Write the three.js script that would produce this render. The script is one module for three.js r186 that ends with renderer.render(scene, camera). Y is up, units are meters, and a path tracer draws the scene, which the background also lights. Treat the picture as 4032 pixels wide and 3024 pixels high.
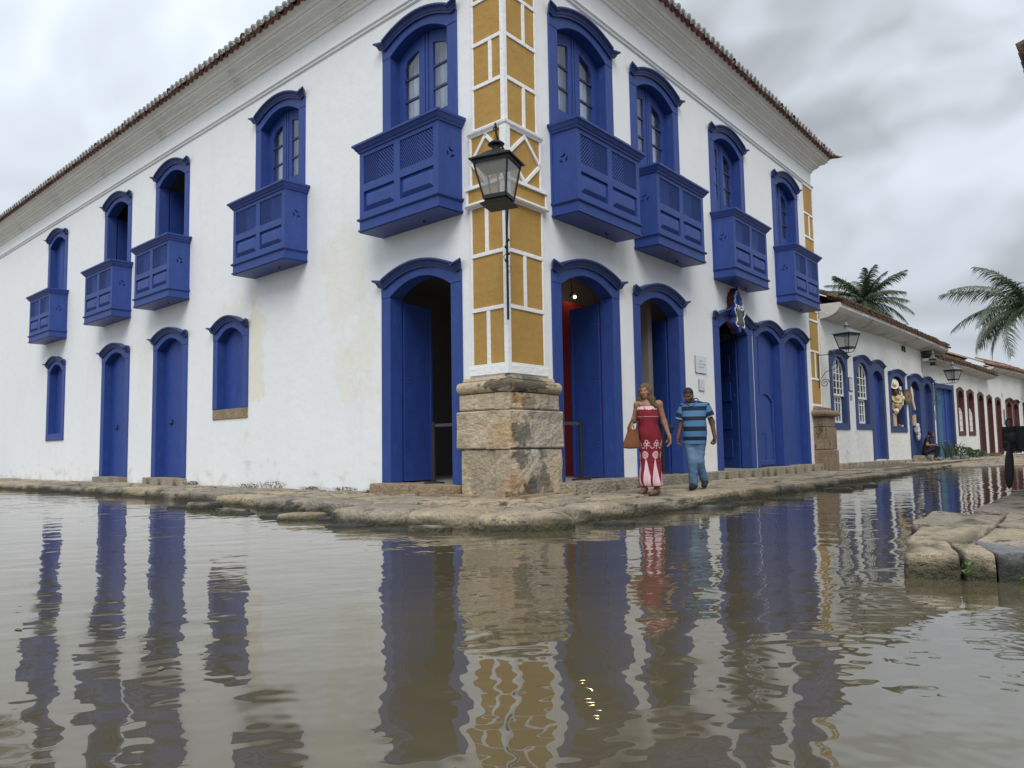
import * as THREE from 'three';
import { mergeGeometries } from 'three/addons/utils/BufferGeometryUtils.js';
import { RoundedBoxGeometry } from 'three/addons/geometries/RoundedBoxGeometry.js';
import { ImprovedNoise } from 'three/addons/math/ImprovedNoise.js';

// ---------------------------------------------------------------- camera, sky, sun, exposure
const R = Math.PI / 180;
const scene = new THREE.Scene();
const camera = new THREE.PerspectiveCamera(52.03, 4 / 3, 0.05, 2500);
camera.rotation.order = 'YXZ';
camera.position.set(0, 0.9, 0);
camera.rotation.set(4.711 * R, 0, -0.966 * R);
scene.add(camera);
const renderer = new THREE.WebGLRenderer({ antialias: true });
renderer.toneMapping = THREE.LinearToneMapping;
renderer.toneMappingExposure = 1.48;
renderer.shadowMap.enabled = true;

const perlin = new ImprovedNoise();
function fbm(x, y, z, o = 4) { let a = 0.5, s = 0; for (let i = 0; i < o; i++) { s += a * perlin.noise(x, y, z); x = x * 2.03 + 3.1; y = y * 2.03 + 1.7; z = z * 2.03 + 5.3; a *= 0.5; } return s; }
function rng(seed) { let s = seed | 0; return () => { s = (s + 0x6d2b79f5) | 0; let t = Math.imul(s ^ (s >>> 15), 1 | s); t = (t + Math.imul(t ^ (t >>> 7), 61 | t)) ^ t; return ((t ^ (t >>> 14)) >>> 0) / 4294967296; }; }
const clamp = (x, a = 0, b = 1) => Math.min(b, Math.max(a, x)), mix = (a, b, t) => a + (b - a) * t, sst = (a, b, x) => { const t = clamp((x - a) / (b - a)); return t * t * (3 - 2 * t); };

const SKX = 2.1, SKA = 9.3, SKB = 4.2;
// overcast sky: brighter towards the zenith as an overcast sky is, with drifting grey cloud banks
{
  const w = 1024, h = 512, d = new Float32Array(w * h * 4);
  for (let j = 0; j < h; j++) for (let i = 0; i < w; i++) {
    const el = ((j + 0.5) / h - 0.5) * Math.PI, az = ((i + 0.5) / w - 0.5) * 2 * Math.PI;
    const x = Math.cos(az) * Math.cos(el), z = Math.sin(az) * Math.cos(el), y = Math.sin(el);
    const k = 1 / (Math.max(y, 0) + 0.4), cx = x * k, cz = z * k;
    const wx = cx + 0.3 * fbm(cx * 2, 4.2, cz * 2, 4), wz = cz + 0.3 * fbm(cx * 2, 9.2, cz * 2, 4);
    const big = fbm(wx * SKX + SKA, 1.3, wz * SKX + SKB, 5), fine = fbm(wx * 7, 7.7, wz * 7, 6);
    const dark = sst(-0.34, 0.62, 1.8 * big + 0.8 * fine + 0.3 * x + 0.02) * (0.4 + 0.6 * sst(0.02, 0.32, y));
    const cie = 0.5 + 0.5 * Math.max(y, 0);
    const L = cie * 0.9 * (1 - 0.52 * dark) * (1 + 0.3 * fine);
    const o = (j * w + i) * 4;
    if (y < 0) { d[o] = 0.16; d[o + 1] = 0.16; d[o + 2] = 0.15; } else { d[o] = L * mix(0.89, 0.91, dark); d[o + 1] = L * mix(0.975, 0.985, dark); d[o + 2] = L * mix(1.085, 1.07, dark); }
    d[o + 3] = 1;
  }
  const t = new THREE.DataTexture(d, w, h, THREE.RGBAFormat, THREE.FloatType);
  t.mapping = THREE.EquirectangularReflectionMapping; t.magFilter = THREE.LinearFilter; t.needsUpdate = true;
  scene.background = t; scene.environment = t;
}
const sun = new THREE.DirectionalLight(0xfffaf3, 1.5);
sun.position.set(2, 50, 34); sun.target.position.set(0, 0, -12);
sun.castShadow = true; sun.shadow.radius = 70; sun.shadow.mapSize.set(2048, 2048);
Object.assign(sun.shadow.camera, { left: -40, right: 40, top: 40, bottom: -40, near: 1, far: 160 });
scene.add(sun, sun.target);

// ---------------------------------------------------------------- helpers
const COR = new THREE.Vector3(-0.049, 0, -11.37);            // the corner of the tall house
const HL = -46.9026 * R, HR = 38.043 * R, HB = 44.043 * R;    // headings of the house fronts, from straight ahead
function frame(o, head, left) { const dx = Math.sin(head), dz = -Math.cos(head); return { o, d: [dx, dz], n: left ? [dz, -dx] : [-dz, dx], turn: left ? Math.atan2(dz, -dx) : Math.atan2(-dz, dx), sg: left ? -1 : 1 }; }
const FL = frame(COR, HL, true), FR = frame(COR, HR, false);
const at = (f, s, y, n = 0) => new THREE.Vector3(f.o.x + f.d[0] * s + f.n[0] * n, y, f.o.z + f.d[1] * s + f.n[1] * n);
const FB = frame(at(FR, 22.75, 0), HB, false);

const used = {};
function numbered(n) { if (used[n] === undefined) { used[n] = 0; return n; } used[n]++; return n + '_' + String(used[n]).padStart(3, '0'); }
function shade(o) { o.castShadow = true; o.receiveShadow = true; return o; }
function tag(o, label, category, group) { Object.assign(o.userData, { label, category }); if (group) o.userData.group = group; return o; }
function thing(name, label, category, pos = [0, 0, 0], turn = 0, group) { const g = new THREE.Group(); g.name = numbered(name); g.position.set(...pos); g.rotation.y = turn; scene.add(g); return tag(g, label, category, group); }
function part(name, geo, mat, parent, pos, turn) { const m = shade(new THREE.Mesh(geo, mat)); m.name = name; if (pos) m.position.set(...pos); if (turn) m.rotation.y = turn; parent.add(m); return m; }
function solo(name, geo, mat, label, category, group) { const m = part(numbered(name), geo, mat, scene); return tag(m, label, category, group); }
function structure(name, geo, mat) { const m = part(numbered(name), geo, mat, scene); m.userData.kind = 'structure'; return m; }
// where a facade spot lies within a house group that stands at the corner
const loc = (f, s, y, n = 0) => { const v = at(f, s, y, n).sub(COR); return [v.x, v.y, v.z]; };

function boxUV(g, k = 1) {
  if (g.index) g = g.toNonIndexed();
  const p = g.attributes.position, n = p.count, uv = new Float32Array(n * 2), a = new THREE.Vector3(), b = new THREE.Vector3(), c = new THREE.Vector3();
  for (let i = 0; i < n; i += 3) {
    a.fromBufferAttribute(p, i); b.fromBufferAttribute(p, i + 1).sub(a); c.fromBufferAttribute(p, i + 2).sub(a); b.cross(c);
    const X = Math.abs(b.x), Y = Math.abs(b.y), Z = Math.abs(b.z);
    for (let j = i; j < i + 3; j++) {
      const x = p.getX(j), y = p.getY(j), z = p.getZ(j);
      uv[j * 2] = k * (X > Y && X > Z ? z : x); uv[j * 2 + 1] = k * (Y >= X && Y > Z ? z : y);
    }
  }
  g.setAttribute('uv', new THREE.BufferAttribute(uv, 2)); return g;
}
function merge(list) {
  const l = list.map((g) => { g = g.index ? g.toNonIndexed() : g; for (const k of Object.keys(g.attributes)) if (!['position', 'normal', 'uv'].includes(k)) g.deleteAttribute(k); if (!g.attributes.uv) boxUV(g); if (!g.attributes.normal) g.computeVertexNormals(); g.morphAttributes = {}; return g; });
  return mergeGeometries(l, false);
}
function bx(x0, x1, y0, y1, z0, z1, c = 0) {
  const w = x1 - x0, h = y1 - y0, d = z1 - z0;
  const g = c ? new RoundedBoxGeometry(w, h, d, 1, Math.min(c, w * 0.45, h * 0.45, d * 0.45)) : new THREE.BoxGeometry(w, h, d);
  g.translate((x0 + x1) / 2, (y0 + y1) / 2, (z0 + z1) / 2); return boxUV(g);
}
function shapeOf(pts, holes = []) { const s = new THREE.Shape(pts.map((p) => new THREE.Vector2(p[0], p[1]))); for (const h of holes) s.holes.push(new THREE.Path(h.map((p) => new THREE.Vector2(p[0], p[1])))); return s; }
function slab(pts, z0, z1, holes = [], bevel = 0) {
  const g = new THREE.ExtrudeGeometry(shapeOf(pts, holes), { depth: z1 - z0 - 2 * bevel, bevelEnabled: bevel > 0, bevelSize: bevel, bevelThickness: bevel, bevelOffset: -bevel, bevelSegments: 1, curveSegments: 1 });
  g.translate(0, 0, z0 + bevel); return boxUV(g);
}
function tube(pts, r, seg = 24, rad = 7) { return new THREE.TubeGeometry(new THREE.CatmullRomCurve3(pts.map((p) => new THREE.Vector3(...p))), seg, r, rad, false); }
function rod(a, b, r0, r1 = r0, rad = 8) {
  const A = new THREE.Vector3(...a), B = new THREE.Vector3(...b), d = B.clone().sub(A), g = new THREE.CylinderGeometry(r1, r0, d.length(), rad, 1);
  g.applyQuaternion(new THREE.Quaternion().setFromUnitVectors(new THREE.Vector3(0, 1, 0), d.clone().normalize())); g.translate((A.x + B.x) / 2, (A.y + B.y) / 2, (A.z + B.z) / 2); return g;
}
// a moulding: profile [[out, up]...] swept along a plan path [[x, z]...] of corners, out to the side given by the path's left
function sweepPlan(path, profile, close = true) {
  const N = path.length, rows = [];
  for (let i = 0; i < N; i++) {
    const p = path[i], e = (a, b) => { const x = b[0] - a[0], z = b[1] - a[1], l = Math.hypot(x, z); return [-z / l, x / l]; };
    const n0 = i ? e(path[i - 1], p) : e(p, path[1]), n1 = i < N - 1 ? e(p, path[i + 1]) : n0;
    const k = 1 + n0[0] * n1[0] + n0[1] * n1[1], m = [(n0[0] + n1[0]) / k, (n0[1] + n1[1]) / k];
    rows.push(profile.map(([o, u]) => [p[0] + m[0] * o, u, p[1] + m[1] * o]));
  }
  return skin(rows, close);
}
// quads between rows of points; capped at both ends
function skin(rows, cap = true, loop = true) {
  const pos = [], M = rows[0].length, tri = (a, b, c) => pos.push(...a, ...b, ...c);
  for (let i = 0; i + 1 < rows.length; i++) for (let j = 0; j < (loop ? M : M - 1); j++) { const k = (j + 1) % M, a = rows[i][j], b = rows[i][k], c = rows[i + 1][k], d = rows[i + 1][j]; tri(a, b, c); tri(a, c, d); }
  if (cap && loop) for (const [r, f] of [[rows[0], 1], [rows[rows.length - 1], 0]]) {
    let cx = 0, cy = 0, cz = 0; for (const p of r) { cx += p[0] / M; cy += p[1] / M; cz += p[2] / M; }
    for (let j = 0; j < M; j++) { const k = (j + 1) % M; f ? tri([cx, cy, cz], r[k], r[j]) : tri([cx, cy, cz], r[j], r[k]); }
  }
  const g = new THREE.BufferGeometry(); g.setAttribute('position', new THREE.BufferAttribute(new Float32Array(pos), 3)); g.computeVertexNormals(); return boxUV(g);
}

// ---------------------------------------------------------------- textures and materials
function tex(w, h, f, { srgb = false, rx = 1, ry = 1, float = false } = {}) {
  const d = float ? new Float32Array(w * h * 4) : new Uint8Array(w * h * 4), c = [0, 0, 0];
  for (let j = 0; j < h; j++) for (let i = 0; i < w; i++) { f(i / w, j / h, c); const o = (j * w + i) * 4; for (let k = 0; k < 3; k++) d[o + k] = float ? c[k] : clamp(c[k]) * 255; d[o + 3] = float ? 1 : 255; }
  const t = new THREE.DataTexture(d, w, h, THREE.RGBAFormat, float ? THREE.FloatType : THREE.UnsignedByteType);
  t.wrapS = t.wrapT = THREE.RepeatWrapping; t.magFilter = THREE.LinearFilter; t.minFilter = THREE.LinearMipmapLinearFilter; t.generateMipmaps = true;
  if (srgb) t.colorSpace = THREE.SRGBColorSpace; t.repeat.set(rx, ry); t.needsUpdate = true; return t;
}
// noise that repeats over the unit square
const PERM = (() => { const r = rng(1234), p = new Uint8Array(512); for (let i = 0; i < 256; i++) p[i] = i; for (let i = 255; i > 0; i--) { const j = Math.floor(r() * (i + 1)), t = p[i]; p[i] = p[j]; p[j] = t; } for (let i = 0; i < 256; i++) p[256 + i] = p[i]; return p; })();
const GX = new Float32Array(256), GY = new Float32Array(256); for (let i = 0; i < 256; i++) { GX[i] = Math.cos(i * 0.02454369 * 7); GY[i] = Math.sin(i * 0.02454369 * 7); }
function pn(x, y, P, sd) { const ix = Math.floor(x), iy = Math.floor(y), fx = x - ix, fy = y - iy, x0 = ix % P, x1 = (ix + 1) % P, y0 = iy % P, y1 = (iy + 1) % P, u = fx * fx * fx * (fx * (fx * 6 - 15) + 10), v = fy * fy * fy * (fy * (fy * 6 - 15) + 10), h = (a, b) => PERM[(PERM[(a + sd) & 255] + b) & 255], a = h(x0, y0), b = h(x1, y0), c = h(x0, y1), d = h(x1, y1); return mix(mix(GX[a] * fx + GY[a] * fy, GX[b] * (fx - 1) + GY[b] * fy, u), mix(GX[c] * fx + GY[c] * (fy - 1), GX[d] * (fx - 1) + GY[d] * (fy - 1), u), v) * 1.25; }
function tnoise(u, v, f, o, seed) { let P = Math.max(1, Math.round(f)), a = 0.5, s = 0, sd = Math.floor(seed * 37) & 255; for (let i = 0; i < o; i++) { s += a * pn(u * P, v * P, P, sd + i * 17); P *= 2; a *= 0.5; } return s; }
const lin2s = (x) => (x <= 0.0031308 ? 12.92 * x : 1.055 * Math.pow(x, 1 / 2.4) - 0.055);
const setl = (c, r, g, b) => { c[0] = lin2s(r); c[1] = lin2s(g); c[2] = lin2s(b); };
const grain = tex(512, 512, (u, v, c) => { c[0] = c[1] = c[2] = 0.5 + 0.5 * tnoise(u, v, 14, 4, 3.3) + 0.5 * tnoise(u, v, 60, 2, 8.3); });
const rough = tex(512, 512, (u, v, c) => { const a = tnoise(u, v, 9, 5, 1.3), b = Math.abs(tnoise(u, v, 26, 4, 6.1)); c[0] = c[1] = c[2] = 0.55 + 0.9 * a - 0.5 * b; });
function rep(t, k) { const c = t.clone(); c.repeat.set(k, k); c.needsUpdate = true; return c; }
function rep2(t, a, b) { const c = t.clone(); c.repeat.set(a, b); c.needsUpdate = true; return c; }
const std = (r, g, b, o = {}) => { const { rough: q = 0.8, ...rest } = o; const m = new THREE.MeshStandardMaterial({ roughness: q, metalness: 0, ...rest }); m.color.setRGB(r, g, b); return m; };
const phys = (r, g, b, o = {}) => { const m = new THREE.MeshPhysicalMaterial(o); m.color.setRGB(r, g, b); return m; };
const toned = (n, base, spread, f, seed, dirt) => tex(n, n, (u, v, c) => { const a = tnoise(u, v, f, 5, seed), b = tnoise(u, v, f * 5, 3, seed + 4), k = 1 + spread * (a * 1.6 + b * 0.8); let q = base.map((x) => x * k); if (dirt) { const t = sst(dirt[3], dirt[4], tnoise(u, v, f * 0.8, 5, seed + 9) + 0.3 * b); q = q.map((x, i) => mix(x, dirt[i], t)); } setl(c, ...q); }, { srgb: true });

const M = {};

const blueMap = toned(512, [0.017, 0.053, 0.25], 0.2, 5, 2.2, [0.03, 0.072, 0.29, 0.2, 0.5]);
M.blue = std(1, 1, 1, { rough: 0.5, map: rep2(blueMap, 1.7, 0.45), bumpMap: rep2(grain, 6, 0.7), bumpScale: 0.004 });
M.blueDark = std(1.0, 1.0, 1.0, { rough: 0.5, map: rep(toned(256, [0.016, 0.052, 0.26], 0.24, 6, 4.2, [0.028, 0.07, 0.29, 0.22, 0.5]), 0.8), bumpMap: rep2(grain, 6, 0.7), bumpScale: 0.004 });
M.navy = std(0.013, 0.022, 0.075, { rough: 0.45, bumpMap: rep(grain, 1.5), bumpScale: 0.002 });
M.ochre = std(1, 1, 1, { rough: 0.85, map: rep(toned(512, [0.425, 0.255, 0.068], 0.1, 4, 7.7, [0.45, 0.3, 0.1, 0.22, 0.6]), 0.6), bumpMap: rep(rough, 0.9), bumpScale: 0.006 });
M.white = std(0.84, 0.85, 0.86, { rough: 0.85, bumpMap: rep(rough, 1.2), bumpScale: 0.008 });
M.cornice = std(1, 1, 1, { rough: 0.9, map: rep(toned(512, [0.84, 0.83, 0.8], 0.06, 5, 5.1, [0.66, 0.64, 0.6, 0.26, 0.6]), 0.35), bumpMap: rep(rough, 0.8), bumpScale: 0.01 });
M.curtain = std(0.62, 0.64, 0.67, { rough: 0.9, side: THREE.DoubleSide });
M.glass = phys(0.9, 0.95, 1, { roughness: 0.03, transmission: 1, thickness: 0, ior: 1.5 });
M.iron = std(0.016, 0.017, 0.018, { rough: 0.5, metalness: 0.3, bumpMap: rep(grain, 5), bumpScale: 0.002 });
M.dark = std(0.012, 0.012, 0.014, { rough: 0.7 });
M.interior = std(0.22, 0.2, 0.185, { rough: 0.9 });
M.red = std(0.3, 0.015, 0.02, { rough: 0.8 });
M.floor = std(0.35, 0.34, 0.33, { rough: 0.6 });
M.tile = std(1, 1, 1, { rough: 0.9, map: rep(toned(256, [0.13, 0.055, 0.042], 0.35, 6, 3.9), 1), bumpMap: rep(rough, 2), bumpScale: 0.006 });
M.tileTop = std(1, 1, 1, { rough: 0.95, map: rep(toned(256, [0.16, 0.13, 0.11], 0.4, 6, 8.8, [0.035, 0.045, 0.03, 0.02, 0.3]), 1.2), bumpMap: rep(rough, 2), bumpScale: 0.01 });
M.mortar = std(0.62, 0.63, 0.62, { rough: 0.95, bumpMap: rep(rough, 3), bumpScale: 0.01 });
const stoneMap = (seed, base, d) => toned(512, base, 0.34, 5, seed, d);
M.stones = [[0.42, 0.35, 0.25], [0.36, 0.31, 0.24], [0.46, 0.38, 0.265], [0.3, 0.265, 0.215]].map((b, i) => std(1, 1, 1, { rough: 0.92, map: rep(stoneMap(2 + i * 3.1, b, [0.11, 0.1, 0.075, 0.16, 0.42]), 0.9), bumpMap: rep(rough, 2.2), bumpScale: 0.04 }));
M.greyStone = std(1, 1, 1, { rough: 0.8, map: rep(stoneMap(5.5, [0.17, 0.17, 0.175], [0.06, 0.06, 0.055, 0.14, 0.42]), 1), bumpMap: rep(rough, 1.5), bumpScale: 0.02 });
M.soil = std(1, 1, 1, { rough: 1, map: rep(toned(256, [0.16, 0.135, 0.1], 0.4, 8, 1.9, [0.06, 0.07, 0.035, 0.08, 0.35]), 0.7), bumpMap: rep(rough, 2), bumpScale: 0.03 });
M.pedFar = std(1, 1, 1, { rough: 0.92, map: rep(stoneMap(7.4, [0.25, 0.185, 0.12], [0.06, 0.05, 0.04, 0.12, 0.4]), 0.8), bumpMap: rep(rough, 2), bumpScale: 0.02 });
M.blueTop = std(1, 1, 1, { rough: 0.5, map: rep(toned(256, [0.014, 0.038, 0.16], 0.3, 5, 6.6), 0.9), bumpMap: rep(rough, 2), bumpScale: 0.004 });
M.blueRail = std(1, 1, 1, { rough: 0.45, map: rep(toned(256, [0.015, 0.046, 0.24], 0.25, 5, 9.3), 0.8), bumpMap: rep(grain, 2), bumpScale: 0.002 });
M.sill = std(1, 1, 1, { rough: 0.9, map: rep(toned(256, [0.3, 0.225, 0.14], 0.35, 6, 3.4, [0.12, 0.09, 0.06, 0.15, 0.45]), 1), bumpMap: rep(rough, 2), bumpScale: 0.02 });
M.wallStreet = std(1, 1, 1, { rough: 0.92, map: rep(toned(512, [0.7, 0.7, 0.68], 0.1, 4, 4.6, [0.4, 0.37, 0.31, 0.2, 0.5]), 0.22), bumpMap: rep(rough, 0.5), bumpScale: 0.012 });
M.maroon = std(1, 1, 1, { rough: 0.6, map: rep(toned(256, [0.085, 0.026, 0.024], 0.3, 6, 2.7), 1), bumpMap: rep(grain, 2), bumpScale: 0.003 });
M.maroonDark = std(0.075, 0.022, 0.022, { rough: 0.6 });
M.sash = std(0.74, 0.73, 0.69, { rough: 0.7 });
M.teal = std(0.025, 0.14, 0.24, { rough: 0.55, bumpMap: rep(grain, 2), bumpScale: 0.003 });
M.blueStreet = std(1, 1, 1, { rough: 0.6, map: rep(toned(256, [0.025, 0.05, 0.16], 0.25, 5, 1.1), 0.8), bumpMap: rep(grain, 2), bumpScale: 0.003 });
M.brown = std(0.06, 0.035, 0.026, { rough: 0.7 });
M.tileWarm = std(1, 1, 1, { rough: 1, side: THREE.DoubleSide, map: rep(toned(256, [0.3, 0.19, 0.13], 0.45, 6, 6.8, [0.06, 0.06, 0.035, 0.05, 0.35]), 0.9), bumpMap: rep(rough, 2), bumpScale: 0.03 });
M.rust = std(0.045, 0.022, 0.014, { rough: 0.9 });
M.crate = std(0.02, 0.022, 0.024, { rough: 0.55 });
M.hill = std(0.05, 0.07, 0.04, { rough: 1 });
M.wood = std(0.04, 0.058, 0.035, { rough: 1 });
M.weed = std(0.09, 0.15, 0.035, { rough: 0.7, side: THREE.DoubleSide });
M.paper = std(0.72, 0.72, 0.74, { rough: 0.6 });
M.straw = std(0.52, 0.4, 0.22, { rough: 0.95, bumpMap: rep(grain, 20), bumpScale: 0.003, side: THREE.DoubleSide });
M.strawPale = std(0.68, 0.6, 0.48, { rough: 0.95, side: THREE.DoubleSide });
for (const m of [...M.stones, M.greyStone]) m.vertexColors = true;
// ---------------------------------------------------------------- the tall corner house
const house = thing('corner_house', 'tall white two-storey corner house with cobalt blue doors, balconies and ochre corner quoin', 'house', COR.toArray());
const archPts = (a, y0, ys, rise, n = 12) => { const p = [[-a, y0], [a, y0]]; for (let i = 0; i <= n; i++) { const x = a - (2 * a * i) / n; p.push([x, ys + rise * (1 - (x / a) ** 2)]); } return p; };
const openings = [];   // every opening of both fronts: frame, centre, outer half width, inner half width, foot, springing
const L_up = [1.95, 6.34, 11.42, 14.9, 19.9], R_up = [2.17, 4.83, 8.38, 12.33];
const UPY = 7.72;
const A = 0.975, AI = 0.745;
L_up.forEach((s, i) => openings.push({ f: FL, s, a: i > 3 ? 0.9 : 0.95, ai: i > 3 ? 0.7 : 0.73, y0: 4.8, ys: UPY, kind: 'window', i }));
R_up.forEach((s, i) => openings.push({ f: FR, s, a: 1.0, ai: 0.76, y0: 4.8, ys: UPY + 0.06, kind: 'window', i }));
openings.push({ f: FL, s: 1.95, a: 1.0, ai: 0.76, y0: 0.37, ys: 3.5, kind: 'door', i: 0 }, { f: FL, s: 8.32, a: 0.78, ai: 0.57, y0: 1.87, ys: 3.4, kind: 'shutter', i: 1 },
  { f: FL, s: 11.37, a: 0.96, ai: 0.72, y0: 0.35, ys: 3.5, kind: 'door', i: 2 }, { f: FL, s: 14.84, a: 0.97, ai: 0.73, y0: 0.33, ys: 3.48, kind: 'door', i: 3 }, { f: FL, s: 19.7, a: 0.82, ai: 0.59, y0: 1.62, ys: 3.57, kind: 'slit', i: 4 },
  { f: FR, s: 2.16, a: 1.04, ai: 0.79, y0: 0.37, ys: 3.52, kind: 'door', i: 0 }, { f: FR, s: 4.74, a: 1.02, ai: 0.79, y0: 0.36, ys: 3.52, kind: 'door', i: 1 }, { f: FR, s: 8.34, a: 1.11, ai: 0.82, y0: 0.35, ys: 3.5, kind: 'door', i: 2 },
  { f: FR, s: 10.53, a: 0.98, ai: 0.8, y0: 0.35, ys: 3.5, kind: 'door', i: 3 }, { f: FR, s: 12.52, a: 1.0, ai: 0.8, y0: 0.33, ys: 3.53, kind: 'door', i: 4 });
const RISE = 0.24;

// walls with real openings; plaster with the photo's damp stains
function wallMap(len, seed, spots) {
  return tex(1024, 512, (u, v, c) => {
    const s = u * len, y = v * 9.2, a = fbm(s * 0.5, y * 0.5, seed, 5), b = fbm(s * 3, y * 3, seed + 3, 3);
    let k = 0.84 * (1 + 0.045 * a + 0.03 * b), r = k * 0.985, g = k, bl = k * 1.012;
    const low = y > 1.1 ? 0 : sst(0.12, 0.5, fbm(s * 2.6, y * 3.6, seed + 7, 6) + 0.55 * (0.6 - y));     // splash dirt with ragged outline near the footing
    r *= 1 - 0.14 * low; g *= 1 - 0.17 * low; bl *= 1 - 0.22 * low;
    const run = sst(0.14, 0.5, fbm(s * 3.2, y * 0.3, seed + 12, 5)); r *= 1 - 0.04 * run; g *= 1 - 0.04 * run; bl *= 1 - 0.05 * run;
    for (const [ss, yy, rs, ry, q] of spots) {
      const d = Math.hypot((s - ss) / rs, (y - yy) / ry); if (d > 2.6) continue; const m = q * sst(0.25, -0.25, d - 1 + 1.9 * fbm(s * 1.8, y * 1.2, seed + ss, 6) + 0.9 * fbm(s * 7, y * 5, seed, 3));
      r *= 1 - 0.05 * m; g *= 1 - 0.085 * m; bl *= 1 - 0.22 * m;
    }
    setl(c, clamp(r, 0, 0.9), clamp(g, 0, 0.9), clamp(bl, 0, 0.9));
  }, { srgb: true, rx: 1 / len, ry: 1 / 9.2 });
}
const wallL = std(1, 1, 1, { rough: 0.9, map: wallMap(28, 3.1, [[7.3, 2.9, 0.3, 1.1, 1.0], [4.3, 4.1, 0.8, 0.7, 0.55], [3.4, 2.6, 0.4, 0.9, 0.5], [4.0, 2.2, 0.5, 0.4, 0.5], [8.2, 3.95, 0.7, 0.2, 0.6], [12.9, 3.2, 0.4, 0.9, 0.3]]), bumpMap: rep(rough, 0.4), bumpScale: 0.0045 });
wallL.map.repeat.x *= -1;
const wallR = std(1, 1, 1, { rough: 0.9, map: wallMap(15, 8.6, [[6.9, 1.2, 0.5, 0.9, 0.25], [3.5, 4.2, 0.5, 0.4, 0.3]]), bumpMap: rep(rough, 0.4), bumpScale: 0.0045 });
for (const [f, len, x0, m] of [[FL, 28, 0.07, wallL], [FR, 14.75, 0.07, wallR]]) {
  const sg = f.sg, H = 9.1, pts = [[sg * x0, -0.3], [sg * len, -0.3], [sg * len, H], [sg * x0, H]];
  const holes = openings.filter((o) => o.f === f).map((o) => archPts(o.a - 0.03, o.y0 - 0.02, o.ys + 0.03, RISE + 0.02).map(([x, y]) => [x + sg * o.s, y]));
  // flip the winding for the left front, which runs towards minus x
  part('wall', slab(sg < 0 ? pts.slice().reverse() : pts, -0.27, 0, holes), m, house, [0, 0, 0], f.turn);
}

// ---- surrounds, doors, windows
const headY = (x, a, ys) => { const t = Math.abs(x) / (a - 0.1); return ys + 0.15 + (t < 1 ? 0.22 * (1 - t * t) : 0.05 * (t - 1) / (a / (a - 0.1) - 1)); };
const PROF = [[0, 0], [0.05, 0], [0.055, 0.025], [0.07, 0.042], [0.08, 0.07], [0.11, 0.095], [0.13, 0.104], [0.13, 0.132], [0, 0.132]];
function crown(a, ys, x0 = -a, x1 = a, z = 0.02) {
  const rows = [], n = 22;
  for (let i = 0; i <= n; i++) {
    const x = mix(x0, x1, i / n), e = 1e-3, end = i === 0 ? -1 : i === n ? 1 : 0, t = Math.atan2(headY(x + e, a, ys) - headY(x - e, a, ys), 2 * e), y = headY(x, a, ys);
    rows.push(PROF.map(([o, u]) => (end ? [x + end * o * 0.9, y + u, z + o] : [x - Math.sin(t) * u, y + Math.cos(t) * u, z + o])));
  }
  return skin(rows);
}
function head(a, ai, ys, rise, z0, z1) {
  const p = [[-a, ys], [-a, headY(-a, a, ys)]]; for (let i = 1; i < 16; i++) { const x = -a + (2 * a * i) / 16; p.push([x, headY(x, a, ys) + 0.02]); } p.push([a, headY(a, a, ys)], [a, ys]);
  for (let i = 0; i <= 14; i++) { const x = ai - (2 * ai * i) / 14; p.push([x, ys + rise * (1 - (x / ai) ** 2)]); }
  return slab(p.reverse(), z0, z1, [], 0.006);
}
function surround(o, name, label, mat = M.blue, depth = 0.23) {
  const g = new THREE.Group(); g.name = name; if (label) g.userData.label = label; house.add(g); g.position.set(...loc(o.f, o.s, 0)); g.rotation.y = o.f.turn;
  for (const k of [-1, 1]) part('jamb', k < 0 ? bx(-o.a, -o.ai, o.y0, o.ys - 0.003, -depth, 0.03, 0.008) : bx(o.ai, o.a, o.y0, o.ys - 0.003, -depth, 0.03, 0.008), mat, g);
  part('lintel', head(o.a, o.ai, o.ys, RISE, -depth, 0.034), mat, g);
  part('lintel_cornice', crown(o.a, o.ys), M.blueTop, g);
  return g;
}


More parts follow.
